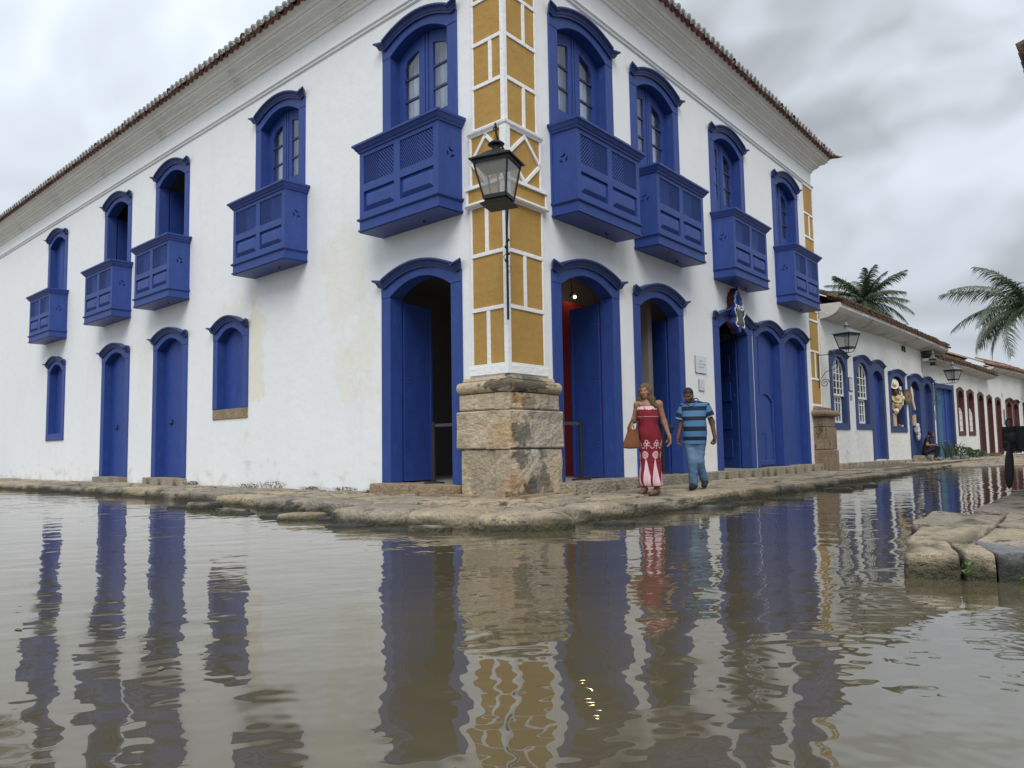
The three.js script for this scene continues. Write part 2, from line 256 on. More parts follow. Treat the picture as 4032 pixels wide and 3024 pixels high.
function casement(g, o, open) {   // two glazed leaves with three panes each
  const ai = o.ai, y0 = o.y0, ys = o.ys, z = -0.21, top = (x) => ys + RISE * (1 - (x / ai) ** 2) - 0.01;
  for (const k of [-1, 1]) {
    const st = 0.19, out = [], hole = [], x0 = 0.004, x1 = ai - 0.004;
    out.push([k * x0, y0], [k * x1, y0]); for (let i = 0; i <= 6; i++) { const x = mix(x1, x0, i / 6); out.push([k * x, top(x)]); }
    const h0 = 0.18, h1 = ai - 0.17, yb = ys - 1.2; hole.push([k * h0, yb], [k * h1, yb]); for (let i = 0; i <= 5; i++) { const x = mix(h1, h0, i / 5); hole.push([k * x, top(x) - st - 0.02 - (i === 0 ? 0.12 : 0)]); }
    if (k < 0) { out.reverse(); hole.reverse(); }
    part('sash', slab(out, z, z + 0.05, [hole]), M.blue, g);
    const bead = [[k * (x0 + 0.01), y0], [k * (x0 + 0.06), y0], [k * (x0 + 0.06), top(0.06)], [k * (x0 + 0.01), top(0)]]; if (k < 0) bead.reverse();
    part('meeting_stile', slab(bead, z + 0.05, z + 0.065), M.blue, g);
    for (const t of [1 / 3, 2 / 3]) { const y = mix(yb, top(0.4) - st, t); part('glazing_bar', bx(Math.min(k * h0, k * h1), Math.max(k * h0, k * h1), y - 0.018, y + 0.018, z + 0.012, z + 0.046), M.navy, g); }
    const tops = [yb, mix(yb, top(0.4) - st, 1 / 3), mix(yb, top(0.4) - st, 2 / 3), top(0.2) - st];
    for (let i = 0; i < 3; i++) part('pane', bx(Math.min(k * h0, k * h1) - 0.01, Math.max(k * h0, k * h1) + 0.01, tops[i], tops[i + 1] - 0.002, z + 0.02, z + 0.026), M.glass, g);
  }
  const cur = []; for (let i = 0; i <= 60; i++) { const x = mix(-ai - 0.15, ai + 0.15, i / 60); cur.push([[x, y0 + 0.3, -0.38 + 0.03 * Math.sin(i * 1.3)], [x, ys + 0.4, -0.38 + 0.02 * Math.sin(i * 1.3 + 0.3)]]); }
  part('curtain', skin(cur, false, false), M.curtain, g);
}
function boards(g, x0, x1, y0, ytop, n, z, mat, name = 'board') {
  for (let i = 0; i < n; i++) { const a = mix(x0, x1, i / n) + 0.004, b = mix(x0, x1, (i + 1) / n) - 0.004, p = [[a, y0], [b, y0]]; for (let j = 0; j <= 3; j++) { const x = mix(b, a, j / 3); p.push([x, ytop(x)]); } part(name, slab(p, z + (i % 2) * 0.012, z + 0.04 + (i % 2) * 0.012, [], 0.005), mat, g); }
}
function hinge(g, x, y, z, dir, ry) { const l = []; for (const [i, j] of [[0, 0], [1, 0], [0, 1], [1, 1]]) { const s = new THREE.SphereGeometry(0.014, 6, 4); s.translate(i * 0.05, j * 0.055, 0); l.push(s); } const m = part('hinge_bolts', merge(l), M.blue, g, [x, y, z]); m.rotation.y = ry; }
// an open leaf swung into the room: hinged at the reveal
function openLeaf(g, o, k, ang, wid, panel) {
  const q = new THREE.Object3D(), leaf = part('door_leaf', merge([bx(0, wid, o.y0 + 0.01, o.ys - 0.06, -0.025, 0.025, 0.006), bx(wid - 0.05, wid + 0.012, o.y0 + 0.02, o.ys - 0.07, -0.04, 0.04, 0.006)]), M.blueDark, g);
  leaf.position.set(k * (o.ai + 0.03), 0, -0.27); leaf.rotation.y = k < 0 ? ang : Math.PI - ang;
  for (const y of [o.y0 + 0.55, o.y0 + 1.7, o.y0 + 2.72]) { const x = k * (o.ai + 0.03), a = leaf.rotation.y, c = Math.cos(a), s = Math.sin(a), zf = k < 0 ? 0.028 : -0.028, lx = 0.07; hinge(g, x + c * lx + s * zf, y, -0.27 - s * lx + c * zf, 1, a); }
  return leaf;
}
const doorOf = {};
openings.forEach((o) => {
  const right = o.f === FR;
  if (o.kind === 'window') {
    const g = surround(o, 'balcony_window'), dark = !right && (o.i === 2 || o.i === 3), shut = !right && o.i >= 4;
    if (shut) { boards(g, -o.ai, 0, o.y0, (x) => o.ys + RISE * (1 - (x / o.ai) ** 2) - 0.01, 2, -0.2, M.blueDark); boards(g, 0, o.ai, o.y0, (x) => o.ys + RISE * (1 - (x / o.ai) ** 2) - 0.01, 2, -0.2, M.blueDark); }
    else if (dark) { g.userData.label = 'upper window standing open onto a dark room'; const leaf = part('sash', bx(0, 0.7, o.y0, o.ys - 0.02, -0.02, 0.02, 0.005), M.blueDark, g, [-o.ai - 0.02, 0, -0.26]); leaf.rotation.y = 96 * R; }
    else casement(g, o);
  } else {
    const g = surround(o, o.kind === 'door' ? 'doorway' : 'shuttered_window'); doorOf[(right ? 'R' : 'L') + o.i] = g;
    const top = (x) => o.ys + RISE * (1 - (x / o.ai) ** 2) - 0.012;
    if (!right && o.i === 0) openLeaf(g, o, -1, 100 * R, 0.74);
    else if (right && o.i === 0) openLeaf(g, o, 1, 106 * R, 0.76);
    else if (right && o.i === 1) openLeaf(g, o, 1, 112 * R, 0.76);
    else if (right && o.i === 2) {
      const leaf = openLeaf(g, o, 1, 122 * R, 0.82); g.userData.label = 'doorway with panelled leaf ajar beneath the carved emblem';
      for (let k = 0; k < 4; k++) part('door_panel', (() => { const q = bx(0.24, 0.62, 0.6 + k * 0.68, 1.05 + k * 0.68, -0.045, -0.026, 0.01); q.rotateY(leaf.rotation.y); q.translate(leaf.position.x, 0, leaf.position.z); return q; })(), M.blueDark, g);
    } else if (!right && o.i === 1) { boards(g, -o.ai, 0.02, o.y0 - 0.01, top, 2, -0.2, M.blueDark, 'shutter_board'); boards(g, 0.02, o.ai, o.y0 - 0.01, top, 2, -0.19, M.blueDark, 'shutter_board'); part('stone_sill', bx(-o.a + 0.005, o.a - 0.005, 1.65, o.y0 - 0.003, -0.35, 0.026, 0.012), M.sill, g); }
    else if (!right && o.i === 4) { boards(g, -o.ai, -0.1, o.y0, top, 2, -0.22, M.blueDark, 'shutter_board'); part('sill', bx(-o.a, o.a, 1.4, o.y0 - 0.003, -0.35, 0.032, 0.008), M.blue, g); boards(g, -0.1, o.ai, o.y0, top, 1, -0.215, M.blueDark, 'shutter_board'); }
    else if (!right) {
      boards(g, -o.ai, -0.12, o.y0, top, 2, -0.22, M.blueDark); boards(g, -0.12, o.ai, o.y0, top, 3, -0.2, M.blueDark);
      part('door_handle', merge([bx(-0.3, -0.22, o.y0 + 1.28, o.y0 + 1.33, -0.17, -0.12, 0.01), bx(-0.17, -0.14, o.y0 + 1.3, o.y0 + 1.42, -0.15, -0.12, 0.008)]), M.iron, g);
    } else if (o.i === 3) {      // a wicket with an arched head set in the closed gate, its planks hung loose
      boards(g, -o.ai, o.ai, o.y0, top, 3, -0.2, M.blueDark);
      const w = 0.56, ar = archPts(w, o.y0 + 0.04, 1.98, 0.22), ir = archPts(w - 0.07, o.y0 + 0.16, 1.96, 0.2);
      part('wicket_frame', slab(ar, -0.145, -0.105, [ir.slice().reverse()], 0.008), M.blue, g, [-0.02, 0, 0]);
      const rr = rng(5); for (const [x0, x1, y0, y1] of [[-0.48, 0, o.y0 + 0.16, 1.18], [0, 0.46, o.y0 + 0.16, 1.18], [-0.48, 0, 1.18, 2.02], [0, 0.46, 1.18, 2.02]]) {
        const dk = (x0 < 0) === (y1 < 1.5), p = [[x0, y0]]; p.push([x1, y0]); for (let i = 0; i <= 9; i++) p.push([x1 + (dk ? 0 : 0.015 * (rr() - 0.5)), mix(y0, y1, i / 9)]); for (let i = 0; i <= 5; i++) p.push([mix(x1, x0, i / 5), y1 + (y1 > 1.5 ? 0.12 * (1 - (mix(x1, x0, i / 5) / 0.5) ** 2) : 0.012 * rr())]);
        part('wicket_panel', slab(p, dk ? -0.16 : -0.15, dk ? -0.143 : -0.128), dk ? M.blueDark : M.blue, g, [-0.02, 0, 0]);
      }
      g.userData.label = 'closed blue gate with a small arched wicket door';
    } else { boards(g, -o.ai, 0.05, o.y0, top, 2, -0.2, M.blueDark); boards(g, 0.05, o.ai, o.y0, top, 2, -0.19, M.blueDark); }
  }
});
// ---- balconies: panelled boxes with lattice, pierced sides and a moulded rail
const railProf = [[0, 0], [0.02, 0], [0.03, 0.03], [0.05, 0.045], [0.075, 0.09], [0.1, 0.105], [0.1, 0.14], [0, 0.14]];
const baseProf = [[0, 0], [0.02, 0.004], [0.035, 0.02], [0.035, 0.045], [0, 0.06]];
const BW = 1.0, BD = 0.5;
const bGeo = {};
{
  const plan = (e) => [[-BW - e, 0.004], [-BW - e, BD + e], [BW + e, BD + e], [BW + e, 0.004]];
  bGeo.rail = merge([sweepPlan(plan(0), railProf).translate(0, 5.93, 0), bx(-BW + 0.01, BW - 0.01, 6.02, 6.065, BD - 0.12, BD - 0.002), bx(-BW, -BW + 0.12, 6.02, 6.065, 0.01, BD - 0.02), bx(BW - 0.12, BW, 6.02, 6.065, 0.01, BD - 0.02)]);
  bGeo.base = merge([sweepPlan(plan(0), baseProf).translate(0, 4.75, 0), sweepPlan(plan(-0.004), [[0, 0], [0.024, 0.0], [0.024, 0.03], [0, 0.032]]).translate(0, 4.58, 0)]);
  // front board with two lattice openings and two sunk panels
  const ho = [[-0.89, -0.075], [0.075, 0.89]], holes = [];
  for (const [a, b] of ho) { holes.push([[a, 5.38], [a, 5.86], [b, 5.86], [b, 5.38]]); holes.push([[a, 4.9], [a, 5.25], [b, 5.25], [b, 4.9]]); }
  bGeo.front = slab([[-BW, 4.6], [BW, 4.6], [BW, 5.95], [-BW, 5.95]], BD - 0.045, BD, holes);
  // raised field panel
  const a = 0.075, b = 0.89, c0 = 4.9, c1 = 5.25, k = 0.09, z0 = BD - 0.04, z1 = BD + 0.004;
  bGeo.panel = skin([[[a, c0, z0 - 0.02], [b, c0, z0 - 0.02], [b, c1, z0 - 0.02], [a, c1, z0 - 0.02]], [[a, c0, z0], [b, c0, z0], [b, c1, z0], [a, c1, z0]], [[a + 0.025, c0 + 0.025, z0], [b - 0.025, c0 + 0.025, z0], [b - 0.025, c1 - 0.025, z0], [a + 0.025, c1 - 0.025, z0]], [[a + k, c0 + k, z1], [b - k, c0 + k, z1], [b - k, c1 - k, z1], [a + k, c1 - k, z1]]], true);
  // lattice: chevron slats in front, a crossing layer behind one half
  const lattice = (cross) => {
    const out = [], x0 = -0.41, x1 = 0.41, y0 = 5.37, y1 = 5.87;
    const slat = (p, q, z, w) => { const dx = q[0] - p[0], dy = q[1] - p[1], l = Math.hypot(dx, dy); if (l < 0.03) return; const g = new THREE.BoxGeometry(l, w, 0.014); g.rotateZ(Math.atan2(dy, dx)); g.translate((p[0] + q[0]) / 2, (p[1] + q[1]) / 2, z); out.push(g); };
    const half = (xa, xb, sgn, z, w, pitch) => { for (let c = -1; c < 2; c += pitch) { // line y = y0 + c + sgn*(x - xa)
      const t0 = sgn > 0 ? -c : c - (y1 - y0), t1 = sgn > 0 ? y1 - y0 - c : c, xs = Math.max(xa, xa + Math.min(t0, t1)), xe = Math.min(xb, xa + Math.max(t0, t1));
      if (xe - xs > 0.012) slat([xs, y0 + c + sgn * (xs - xa)], [xe, y0 + c + sgn * (xe - xa)], z, w); } };
    half(x0, 0, 1, 0.5 - 0.02, 0.02, 0.064); half(0, x1, -1, 0.5 - 0.02, 0.02, 0.064);
    if (cross > 0) half(0, x1, 1, 0.5 - 0.036, 0.018, 0.064); else half(x0, 0, -1, 0.5 - 0.036, 0.018, 0.064);
    out.push(new THREE.BoxGeometry(0.012, 0.5, 0.012).translate(0, 5.62, 0.5 - 0.03));
    return merge(out);
  };
  bGeo.latL = lattice(1); bGeo.latR = lattice(-1);
  // pierced side: three comma-shaped cut-outs
  const hs = []; for (let k = 0; k < 3; k++) { const h = [], t0 = k * 2.094 + 0.3; for (let i = 0; i < 10; i++) { const t = (i / 10) * 2 * Math.PI, r = 0.018 + 0.012 * Math.cos(t), x = 0.052 * Math.cos(t), y = (0.019 + 0.011 * Math.cos(t)) * Math.sin(t) + 0.012 * Math.cos(2 * t); const ct = Math.cos(t0), s_ = Math.sin(t0), px = x, py = y + 0.062; h.push([0.25 + px * ct - py * s_, 5.47 + px * s_ + py * ct]); } hs.push(h); }
  bGeo.side = slab([[0.004, 4.6], [BD - 0.046, 4.6], [BD - 0.046, 5.95], [0.004, 5.95]], -0.02, 0.02, hs).rotateY(-Math.PI / 2);
  bGeo.bottom = bx(-BW + 0.002, BW - 0.002, 4.56, 4.6, 0.005, BD - 0.002);
  bGeo.hook = merge([rod([0.3, 4.56, 0.2], [0.3, 4.535, 0.2], 0.012), rod([0.3, 4.535, 0.2], [0.35, 4.53, 0.22], 0.014)]);
}
function balcony(f, s) {
  const g = new THREE.Group(); g.name = 'balcony'; house.add(g); g.position.set(...loc(f, s, 0)); g.rotation.y = f.turn;
  part('rail', bGeo.rail, M.blueRail, g); part('base_moulding', bGeo.base, M.blue, g); part('front_board', bGeo.front, M.blue, g);
  part('raised_panel', bGeo.panel, M.blue, g); part('raised_panel', bGeo.panel, M.blue, g, [-0.965, 0, 0]);
  const lat = f === FL ? bGeo.latL : bGeo.latR; part('lattice', lat, M.blue, g, [0.4825, 0, 0]); part('lattice', lat, M.blue, g, [-0.4825, 0, 0]);
  part('pierced_side', bGeo.side, M.blue, g, [BW - 0.022, 0, 0]); part('pierced_side', bGeo.side, M.blue, g, [-BW + 0.022, 0, 0]);
  part('floor_board', bGeo.bottom, M.blueRail, g); part('hook', bGeo.hook, M.iron, g);
}


for (const s of L_up) balcony(FL, s - 0.03);
for (const s of R_up) balcony(FR, s + 0.02);
// continuous crown over the three gates at the street end
for (const [s0, s1] of [[8.34, 10.53], [10.53, 12.52]]) void 0;

// ---- string moulding, cornice and roof
const rp = (f, s, n = 0) => { const v = at(f, s, 0, n).sub(COR); return [v.x, v.z]; };
const eavePath = [rp(FL, 28), rp(FL, 0), rp(FR, 14.75), (() => { const b = at(FR, 14.75, 0, -6).sub(COR); return [b.x, b.z]; })()];
part('string_moulding', sweepPlan(eavePath, [[-0.02, 8.46], [0.02, 8.46], [0.035, 8.475], [0.03, 8.495], [0.02, 8.5], [0.04, 8.515], [0.06, 8.53], [0.06, 8.55], [-0.02, 8.555]]), M.white, house);
part('cornice', sweepPlan(eavePath, [[-0.05, 8.97], [0.03, 8.97], [0.045, 9.0], [0.045, 9.04], [0.075, 9.042], [0.09, 9.08], [0.12, 9.1], [0.16, 9.11], [0.16, 9.15], [0.2, 9.152], [0.205, 9.19], [0.23, 9.225], [0.29, 9.25], [0.35, 9.26], [0.35, 9.3], [0.4, 9.305], [0.41, 9.36], [0.45, 9.395], [0.485, 9.44], [-0.05, 9.45]]), M.cornice, house);
{
  const roof = new THREE.Group(); roof.name = 'roof'; house.add(roof);
  const sl = Math.tan(24 * R), y0 = 9.47;
  // roof planes rising from the eaves to an inner ridge (hipped over the corner)
  const q = (f, s, n, y) => { const v = at(f, s, y, n).sub(COR); return [v.x, v.y, v.z]; }, tri = [];
  const e1 = q(FL, 28, 0.45, y0), k1 = sweepCorner(0.45), e2 = q(FR, 15.2, 0.45, y0), r1 = q(FL, 28, -5.5, y0 + 5.95 * sl), kk = sweepCorner(-5.5), r2 = q(FR, 9, -5.5, y0 + 5.95 * sl), e3 = q(FR, 15.2, -11, y0);
  function sweepCorner(n) { // where both fronts, moved out by n, meet
    const dx = FL.n[0] + FR.n[0], dz = FL.n[1] + FR.n[1], k = 1 + FL.n[0] * FR.n[0] + FL.n[1] * FR.n[1]; return [(dx / k) * n, y0 + (0.45 - n) * sl, (dz / k) * n]; }
  const P = (a, b, c, d) => tri.push(...a, ...b, ...c, ...a, ...c, ...d);
  P(e1, k1, kk, r1); P(k1, e2, r2, kk); tri.push(...e2, ...e3, ...r2);
  const g = new THREE.BufferGeometry(); g.setAttribute('position', new THREE.BufferAttribute(new Float32Array(tri), 3)); g.computeVertexNormals();
  M.tileTop.side = THREE.DoubleSide; part('roof_deck', boxUV(g), M.tileTop, roof);
  // barrel tiles along the eaves: channels below, covers above, mortar packed under the covers
  const shell = (r, th, up, len) => { const rows = [], n = 8; for (let k = 0; k < 2; k++) { const z = k ? -len : 0, rr = r * (k ? 0.86 : 1), row = []; for (let i = 0; i <= n; i++) { const t = Math.PI * (i / n); row.push([Math.cos(t) * rr, up * Math.sin(t) * rr * 0.82, z]); } for (let i = n; i >= 0; i--) { const t = Math.PI * (i / n); row.push([Math.cos(t) * (rr - th), up * Math.sin(t) * (rr - th) * 0.82, z]); } rows.push(row); } return skin(rows); };
  const chan = shell(0.115, 0.018, -1.15, 0.55), cov = shell(0.11, 0.018, 1.2, 0.5), plugR = [];
  const pl = new THREE.CircleGeometry(0.082, 8, 0, Math.PI), rr = rng(77), plug = (() => { const a = [], b = []; for (let i = 0; i <= 8; i++) { const t = Math.PI * i / 8; a.push([Math.cos(t) * 0.086, Math.sin(t) * 0.072 - 0.012, -0.004]); b.push([Math.cos(t) * 0.086, Math.sin(t) * 0.072 - 0.012, -0.07]); } return skin([b, a]); })();
  const rim = shell(0.116, 0.026, 1.2, 0.05).translate(0, 0, 0.006);
  const plugs = [], put = (f, s, i) => {
    const base = q(f, s, 0.575, 9.478), tilt = new THREE.Euler(24 * R, f.turn + (rr() - 0.5) * 0.05, (rr() - 0.5) * 0.05, 'YXZ');
    const c = part('tile', chan, M.tile, roof, base); c.rotation.copy(tilt);
    const s2 = s + 0.1175, b2 = q(f, s2, 0.55 + (rr() - 0.5) * 0.03, 9.485 + (rr() - 0.5) * 0.008), m = part('tile', cov, M.tileTop, roof, b2); m.rotation.copy(tilt);
    m.updateMatrix(); plugs.push(plug.clone().applyMatrix4(m.matrix)); if (rr() < 0.93) plugs.push(rim.clone().applyMatrix4(m.matrix));
  };
  for (let s = -0.5; s < 26.5; s += 0.235) put(FL, s, 0);
  for (let s = -0.42; s < 15.1; s += 0.235) put(FR, s, 0);
  const mp = part('mortar', merge(plugs), M.mortar, roof); mp.userData.kind = 'stuff';
  // upturned horn tiles at the street end and at a repair on the long side
  const horn = (p, ry, sc) => { const rows = []; for (let i = 0; i <= 6; i++) { const t = i / 6, r = 0.11 * (1 - t) + 0.004, y = 0.1 * t * t, row = []; for (let j = 0; j < 8; j++) { const a = (j / 8) * 2 * Math.PI; row.push([t * 0.62 * sc, y + Math.sin(a) * r * 0.7, Math.cos(a) * r]); } rows.push(row); } const m = part('horn_tile', skin(rows), M.tileTop, roof, p); m.rotation.y = ry; };
  horn(q(FR, 15.15, 0.5, 9.5), FR.turn - 0.35, 1); horn(q(FL, 8.7, 0.42, 9.62), FL.turn + Math.PI, 0.75);
  // hip at the corner over the pilaster
  part('hip_ridge', rod(k1, kk, 0.13, 0.13, 8), M.tileTop, roof);
  // second course of covers seen on edge above the eave
  const back = []; for (const [f, s0, s1] of [[FL, 0.5, 26], [FR, 0.6, 15]]) for (let s = s0; s < s1; s += 0.235) { const c = cov.clone(); c.rotateX(24 * R); c.rotateY(f.turn); const p = q(f, s + 0.1175, 0.13, 9.478 + 0.42 * sl + 0.02); c.translate(...p); back.push(c); }
  const bt = part('upper_tile_course', merge(back), M.tileTop, roof); bt.userData.kind = 'stuff';
}

// ---- ochre quoin with white bands at the corner, and its fellow at the street end
function quoin(f, s0, sg, rows, top, name) {
  // rows: [y0, y1, width, [verticals]]; runs from s0 in direction sg
  const X = (s) => f.sg * (s0 + sg * s), B = (a, b, y0, y1, z0, z1, c) => bx(Math.min(X(a), X(b)), Math.max(X(a), X(b)), y0, y1, z0, z1, c);
  const g = new THREE.Group(); g.name = 'quoin'; house.add(g); g.rotation.y = f.turn; const W = [];
  for (const [y0, y1, w, vs] of rows) {
    const cuts = [0.03, ...vs.flatMap((v) => [v - 0.035, v + 0.035]), w - 0.035];
    for (let i = 0; i < cuts.length; i += 2) part('ochre_panel', B(cuts[i] - 0.004, cuts[i + 1] + 0.004, y0 + 0.028, y1 - 0.028, -0.02, 0.012), M.ochre, g);
    for (const v of vs) W.push(B(v - 0.035, v + 0.035, y0 + 0.03, y1 - 0.03, -0.02, 0.03, 0.006));
    W.push(B(0, w, y0 - 0.03, y0 + 0.03, -0.02, 0.032, 0.006), B(w - 0.036, w + 0.006, y0 + 0.03, y1 - 0.03, -0.02, 0.028, 0.006));
  }
  W.push(B(0, rows[0][2], top - 0.034, top + 0.034, -0.02, 0.032, 0.006));
  W.forEach((w) => part('white_band', w, M.white, g));
  return { g, B, X };
}
{
  const ys = [2.13, 2.99, 3.83, 4.62], mk = (w, a, b) => [];
  const specs = [[FL, [[7.83, 8.46, 0.66, [0.26]], [7.15, 7.83, 0.66, []], [6.47, 7.15, 0.66, [0.26]], [5.78, 6.47, 0.66, []]], [[3.83, 4.6, 0.73, [0.38]], [2.99, 3.83, 0.73, []], [2.13, 2.99, 0.73, [0.37]]], 0.7, 0.78], [FR, [[7.83, 8.46, 0.8, []], [7.15, 7.83, 0.8, [0.48]], [6.47, 7.15, 0.8, []], [5.78, 6.47, 0.8, [0.46]]], [[3.83, 4.6, 0.9, []], [2.99, 3.83, 0.9, [0.42]], [2.13, 2.99, 0.9, []]], 0.85, 0.97]];
  for (const [f, up, lo, dw, cw] of specs) {
    const a = quoin(f, 0, 1, up, 8.46); quoin(f, 0, 1, lo, 4.6);
    // lozenge block
    const { g, B, X } = a, y0 = 4.9, y1 = 5.68, ym = (y0 + y1) / 2, m = dw / 2;
    part('ochre_panel', B(0.02, dw - 0.02, y0, y1, -0.02, 0.03), M.ochre, g);
    const bar = (p, q) => { const dx = X(q[0]) - X(p[0]), dy = q[1] - p[1], l = Math.hypot(dx, dy), b = new THREE.BoxGeometry(l + 0.03, 0.05, 0.06); b.rotateZ(Math.atan2(dy, dx)); b.translate((X(p[0]) + X(q[0])) / 2, (p[1] + q[1]) / 2, 0.03); part('white_band', boxUV(b), M.white, g); };
    bar([0.03, ym], [m, y1 - 0.03]); bar([m, y1 - 0.03], [dw - 0.03, ym]); bar([dw - 0.03, ym], [m, y0 + 0.03]); bar([m, y0 + 0.03], [0.03, ym]);
    part('white_band', B(dw - 0.03, dw + 0.012, y0, y1, -0.02, 0.052, 0.006), M.white, g);
    part('ochre_panel', B(0.02, cw - 0.03, 4.64, 4.86, -0.02, 0.05), M.ochre, g); part('white_band', B(cw - 0.04, cw + 0.01, 4.64, 4.86, -0.02, 0.066, 0.006), M.white, g);
    part('white_band', B(0, cw, 2.0, 2.13, -0.02, 0.036, 0.006), M.white, g);
  }
  // mouldings that turn the corner
  const band = (y, dl, dr, prof) => part('quoin_moulding', sweepPlan([rp(FL, dl), rp(FL, 0), rp(FR, dr)], prof.map(([o, u]) => [o, y + u])), M.white, house);
  band(5.68, 0.72, 0.87, [[-0.02, 0], [0.05, 0], [0.06, 0.02], [0.085, 0.05], [0.09, 0.08], [0.05, 0.1], [-0.02, 0.1]]);
  band(4.86, 0.79, 0.98, [[-0.02, 0], [0.085, 0], [0.085, 0.05], [-0.02, 0.055]]);
  band(4.59, 0.79, 0.98, [[-0.02, 0], [0.08, 0], [0.1, 0.02], [0.1, 0.05], [-0.02, 0.055]]);
  // corner bead
  for (const [y0, y1, o] of [[2.0, 4.59, 0.034], [4.6, 5.7, 0.07], [5.7, 8.5, 0.034]]) part('corner_bead', sweepPlan([rp(FL, 0.04), rp(FL, 0), rp(FR, 0.04)], [[-0.02, y0], [o, y0], [o, y1], [-0.02, y1]]), M.white, house);
  const fr = quoin(FR, 13.93, 1, [[7.6, 8.46, 0.8, []], [6.9, 7.6, 0.8, [0.4]], [6.2, 6.9, 0.8, []], [5.5, 6.2, 0.8, [0.4]], [4.75, 5.5, 0.8, []], [4.45, 4.75, 0.8, []], [3.55, 4.45, 0.8, []], [2.75, 3.55, 0.8, [0.36]], [2.0, 2.75, 0.8, []]], 8.46);
}
// ---- rooms behind the openings
{
  const poly = (y, t, n) => { const p = [rp(FL, 27.6, -0.24), rp(FL, 0.4, -0.24), rp(FR, 0.4, -0.24), rp(FR, 14.4, -0.24), rp(FR, 14.4, -9), rp(FL, 27.6, -9)]; const g = new THREE.ExtrudeGeometry(shapeOf(p.map(([x, z]) => [x, -z])), { depth: t, bevelEnabled: false }); g.rotateX(-Math.PI / 2); g.translate(0, y, 0); return boxUV(g); };
  part('ground_floor', poly(0.1, 0.25), M.floor, house); part('ceiling', poly(4.35, 0.2), M.interior, house); part('attic_floor', poly(8.75, 0.15), M.interior, house);
  const bw = (f, s0, s1, n, y0, y1, m, name) => part(name, bx(Math.min(f.sg * s0, f.sg * s1), Math.max(f.sg * s0, f.sg * s1), y0, y1, n - 0.15, n), m, house, [0, 0, 0], f.turn);
  bw(FL, 1, 28, -5.2, 0.35, 8.75, M.interior, 'room_wall'); bw(FR, 1, 14.6, -5.2, 0.35, 8.75, M.interior, 'room_wall'); bw(FR, 3.35, 5.6, -1.6, 0.35, 3.8, M.red, 'red_partition'); bw(FR, 3.3, 5.7, -1.9, 0.35, 4.35, M.floor, 'room_wall'); bw(FL, 2.85, 3.6, -0.6, 0.35, 3.3, M.red, 'red_partition');
  const sideWall = bx(-0.15, 0.15, -0.3, 9.1, -9.5, -0.6); part('gable_wall', sideWall, M.white, house, loc(FR, 14.6, 0), FR.turn);
  const endWall = bx(-0.15, 0.15, -0.3, 9.1, -9.5, -0.6); part('gable_wall', endWall, M.white, house, loc(FL, 27.8, 0), FL.turn);
}
// ---------------------------------------------------------------- flood water and ground
{
  const N = 1024, size = 10, waves = [], r = rng(11);
  for (let i = 0; i < 90; i++) { const L = 0.07 * Math.pow(24, r()), k = Math.max(1, Math.round(size / L)), an = (r() - 0.5) * 2.6 + Math.PI / 2, kx = Math.round(k * Math.cos(an)), ky = Math.round(k * Math.sin(an)); if (kx || ky) { const kk = Math.hypot(kx, ky) * 2 * Math.PI / size; waves.push([kx, ky, r() * 6.28, 0.0016 * (L > 0.7 ? 0.7 : 1.08) / kk]); } }
  const d = new Float32Array(N * N * 4), sx = new Float32Array(N * N), sy = new Float32Array(N * N);
  for (const [kx, ky, ph, amp] of waves) {
    const cx = [], sn = []; for (let i = 0; i < N; i++) { const t = 2 * Math.PI * kx * i / N; cx.push(Math.cos(t)); sn.push(Math.sin(t)); }
    const K = 2 * Math.PI / size;
    for (let j = 0; j < N; j++) { const t = 2 * Math.PI * ky * j / N + ph, c = Math.cos(t), s = Math.sin(t), o = j * N; for (let i = 0; i < N; i++) { const v = amp * K * (c * cx[i] - s * sn[i]); sx[o + i] += kx * v; sy[o + i] += ky * v; } }
  }
  for (let i = 0; i < N * N; i++) { const u = (i % N) / N, v = Math.floor(i / N) / N, g = 0.75 + 1.1 * clamp(0.5 + tnoise(u, v, 5, 2, 4.4)); const a = -sx[i] * g, b = -sy[i] * g, l = Math.hypot(a, b, 1); d[i * 4] = 0.5 + 0.5 * a / l; d[i * 4 + 1] = 0.5 + 0.5 * b / l; d[i * 4 + 2] = 0.5 + 0.5 / l; d[i * 4 + 3] = 1; }
  const t = new THREE.DataTexture(d, N, N, THREE.RGBAFormat, THREE.FloatType); t.wrapS = t.wrapT = THREE.RepeatWrapping; t.magFilter = THREE.LinearFilter; t.repeat.set(1 / size, 1 / size); t.needsUpdate = true;
  const mud = toned(512, [0.094, 0.08, 0.048], 0.14, 4, 6.3); mud.repeat.set(0.05, 0.05);
  const water = phys(1, 1, 1, { roughness: 0.015, ior: 1.8, map: mud, normalMap: t, normalScale: new THREE.Vector2(1, 1) });
  const g = new THREE.PlaneGeometry(90, 90, 1, 1); g.rotateX(-Math.PI / 2); g.translate(0, 0, -18);
  const p = g.attributes.position, uv = g.attributes.uv; for (let i = 0; i < p.count; i++) uv.setXY(i, p.getX(i), -p.getZ(i));
  structure('flood_water', g, water);
  const gg = new THREE.CircleGeometry(900, 48); gg.rotateX(-Math.PI / 2); gg.translate(0, -0.35, 0); structure('ground', boxUV(gg), M.soil);
}
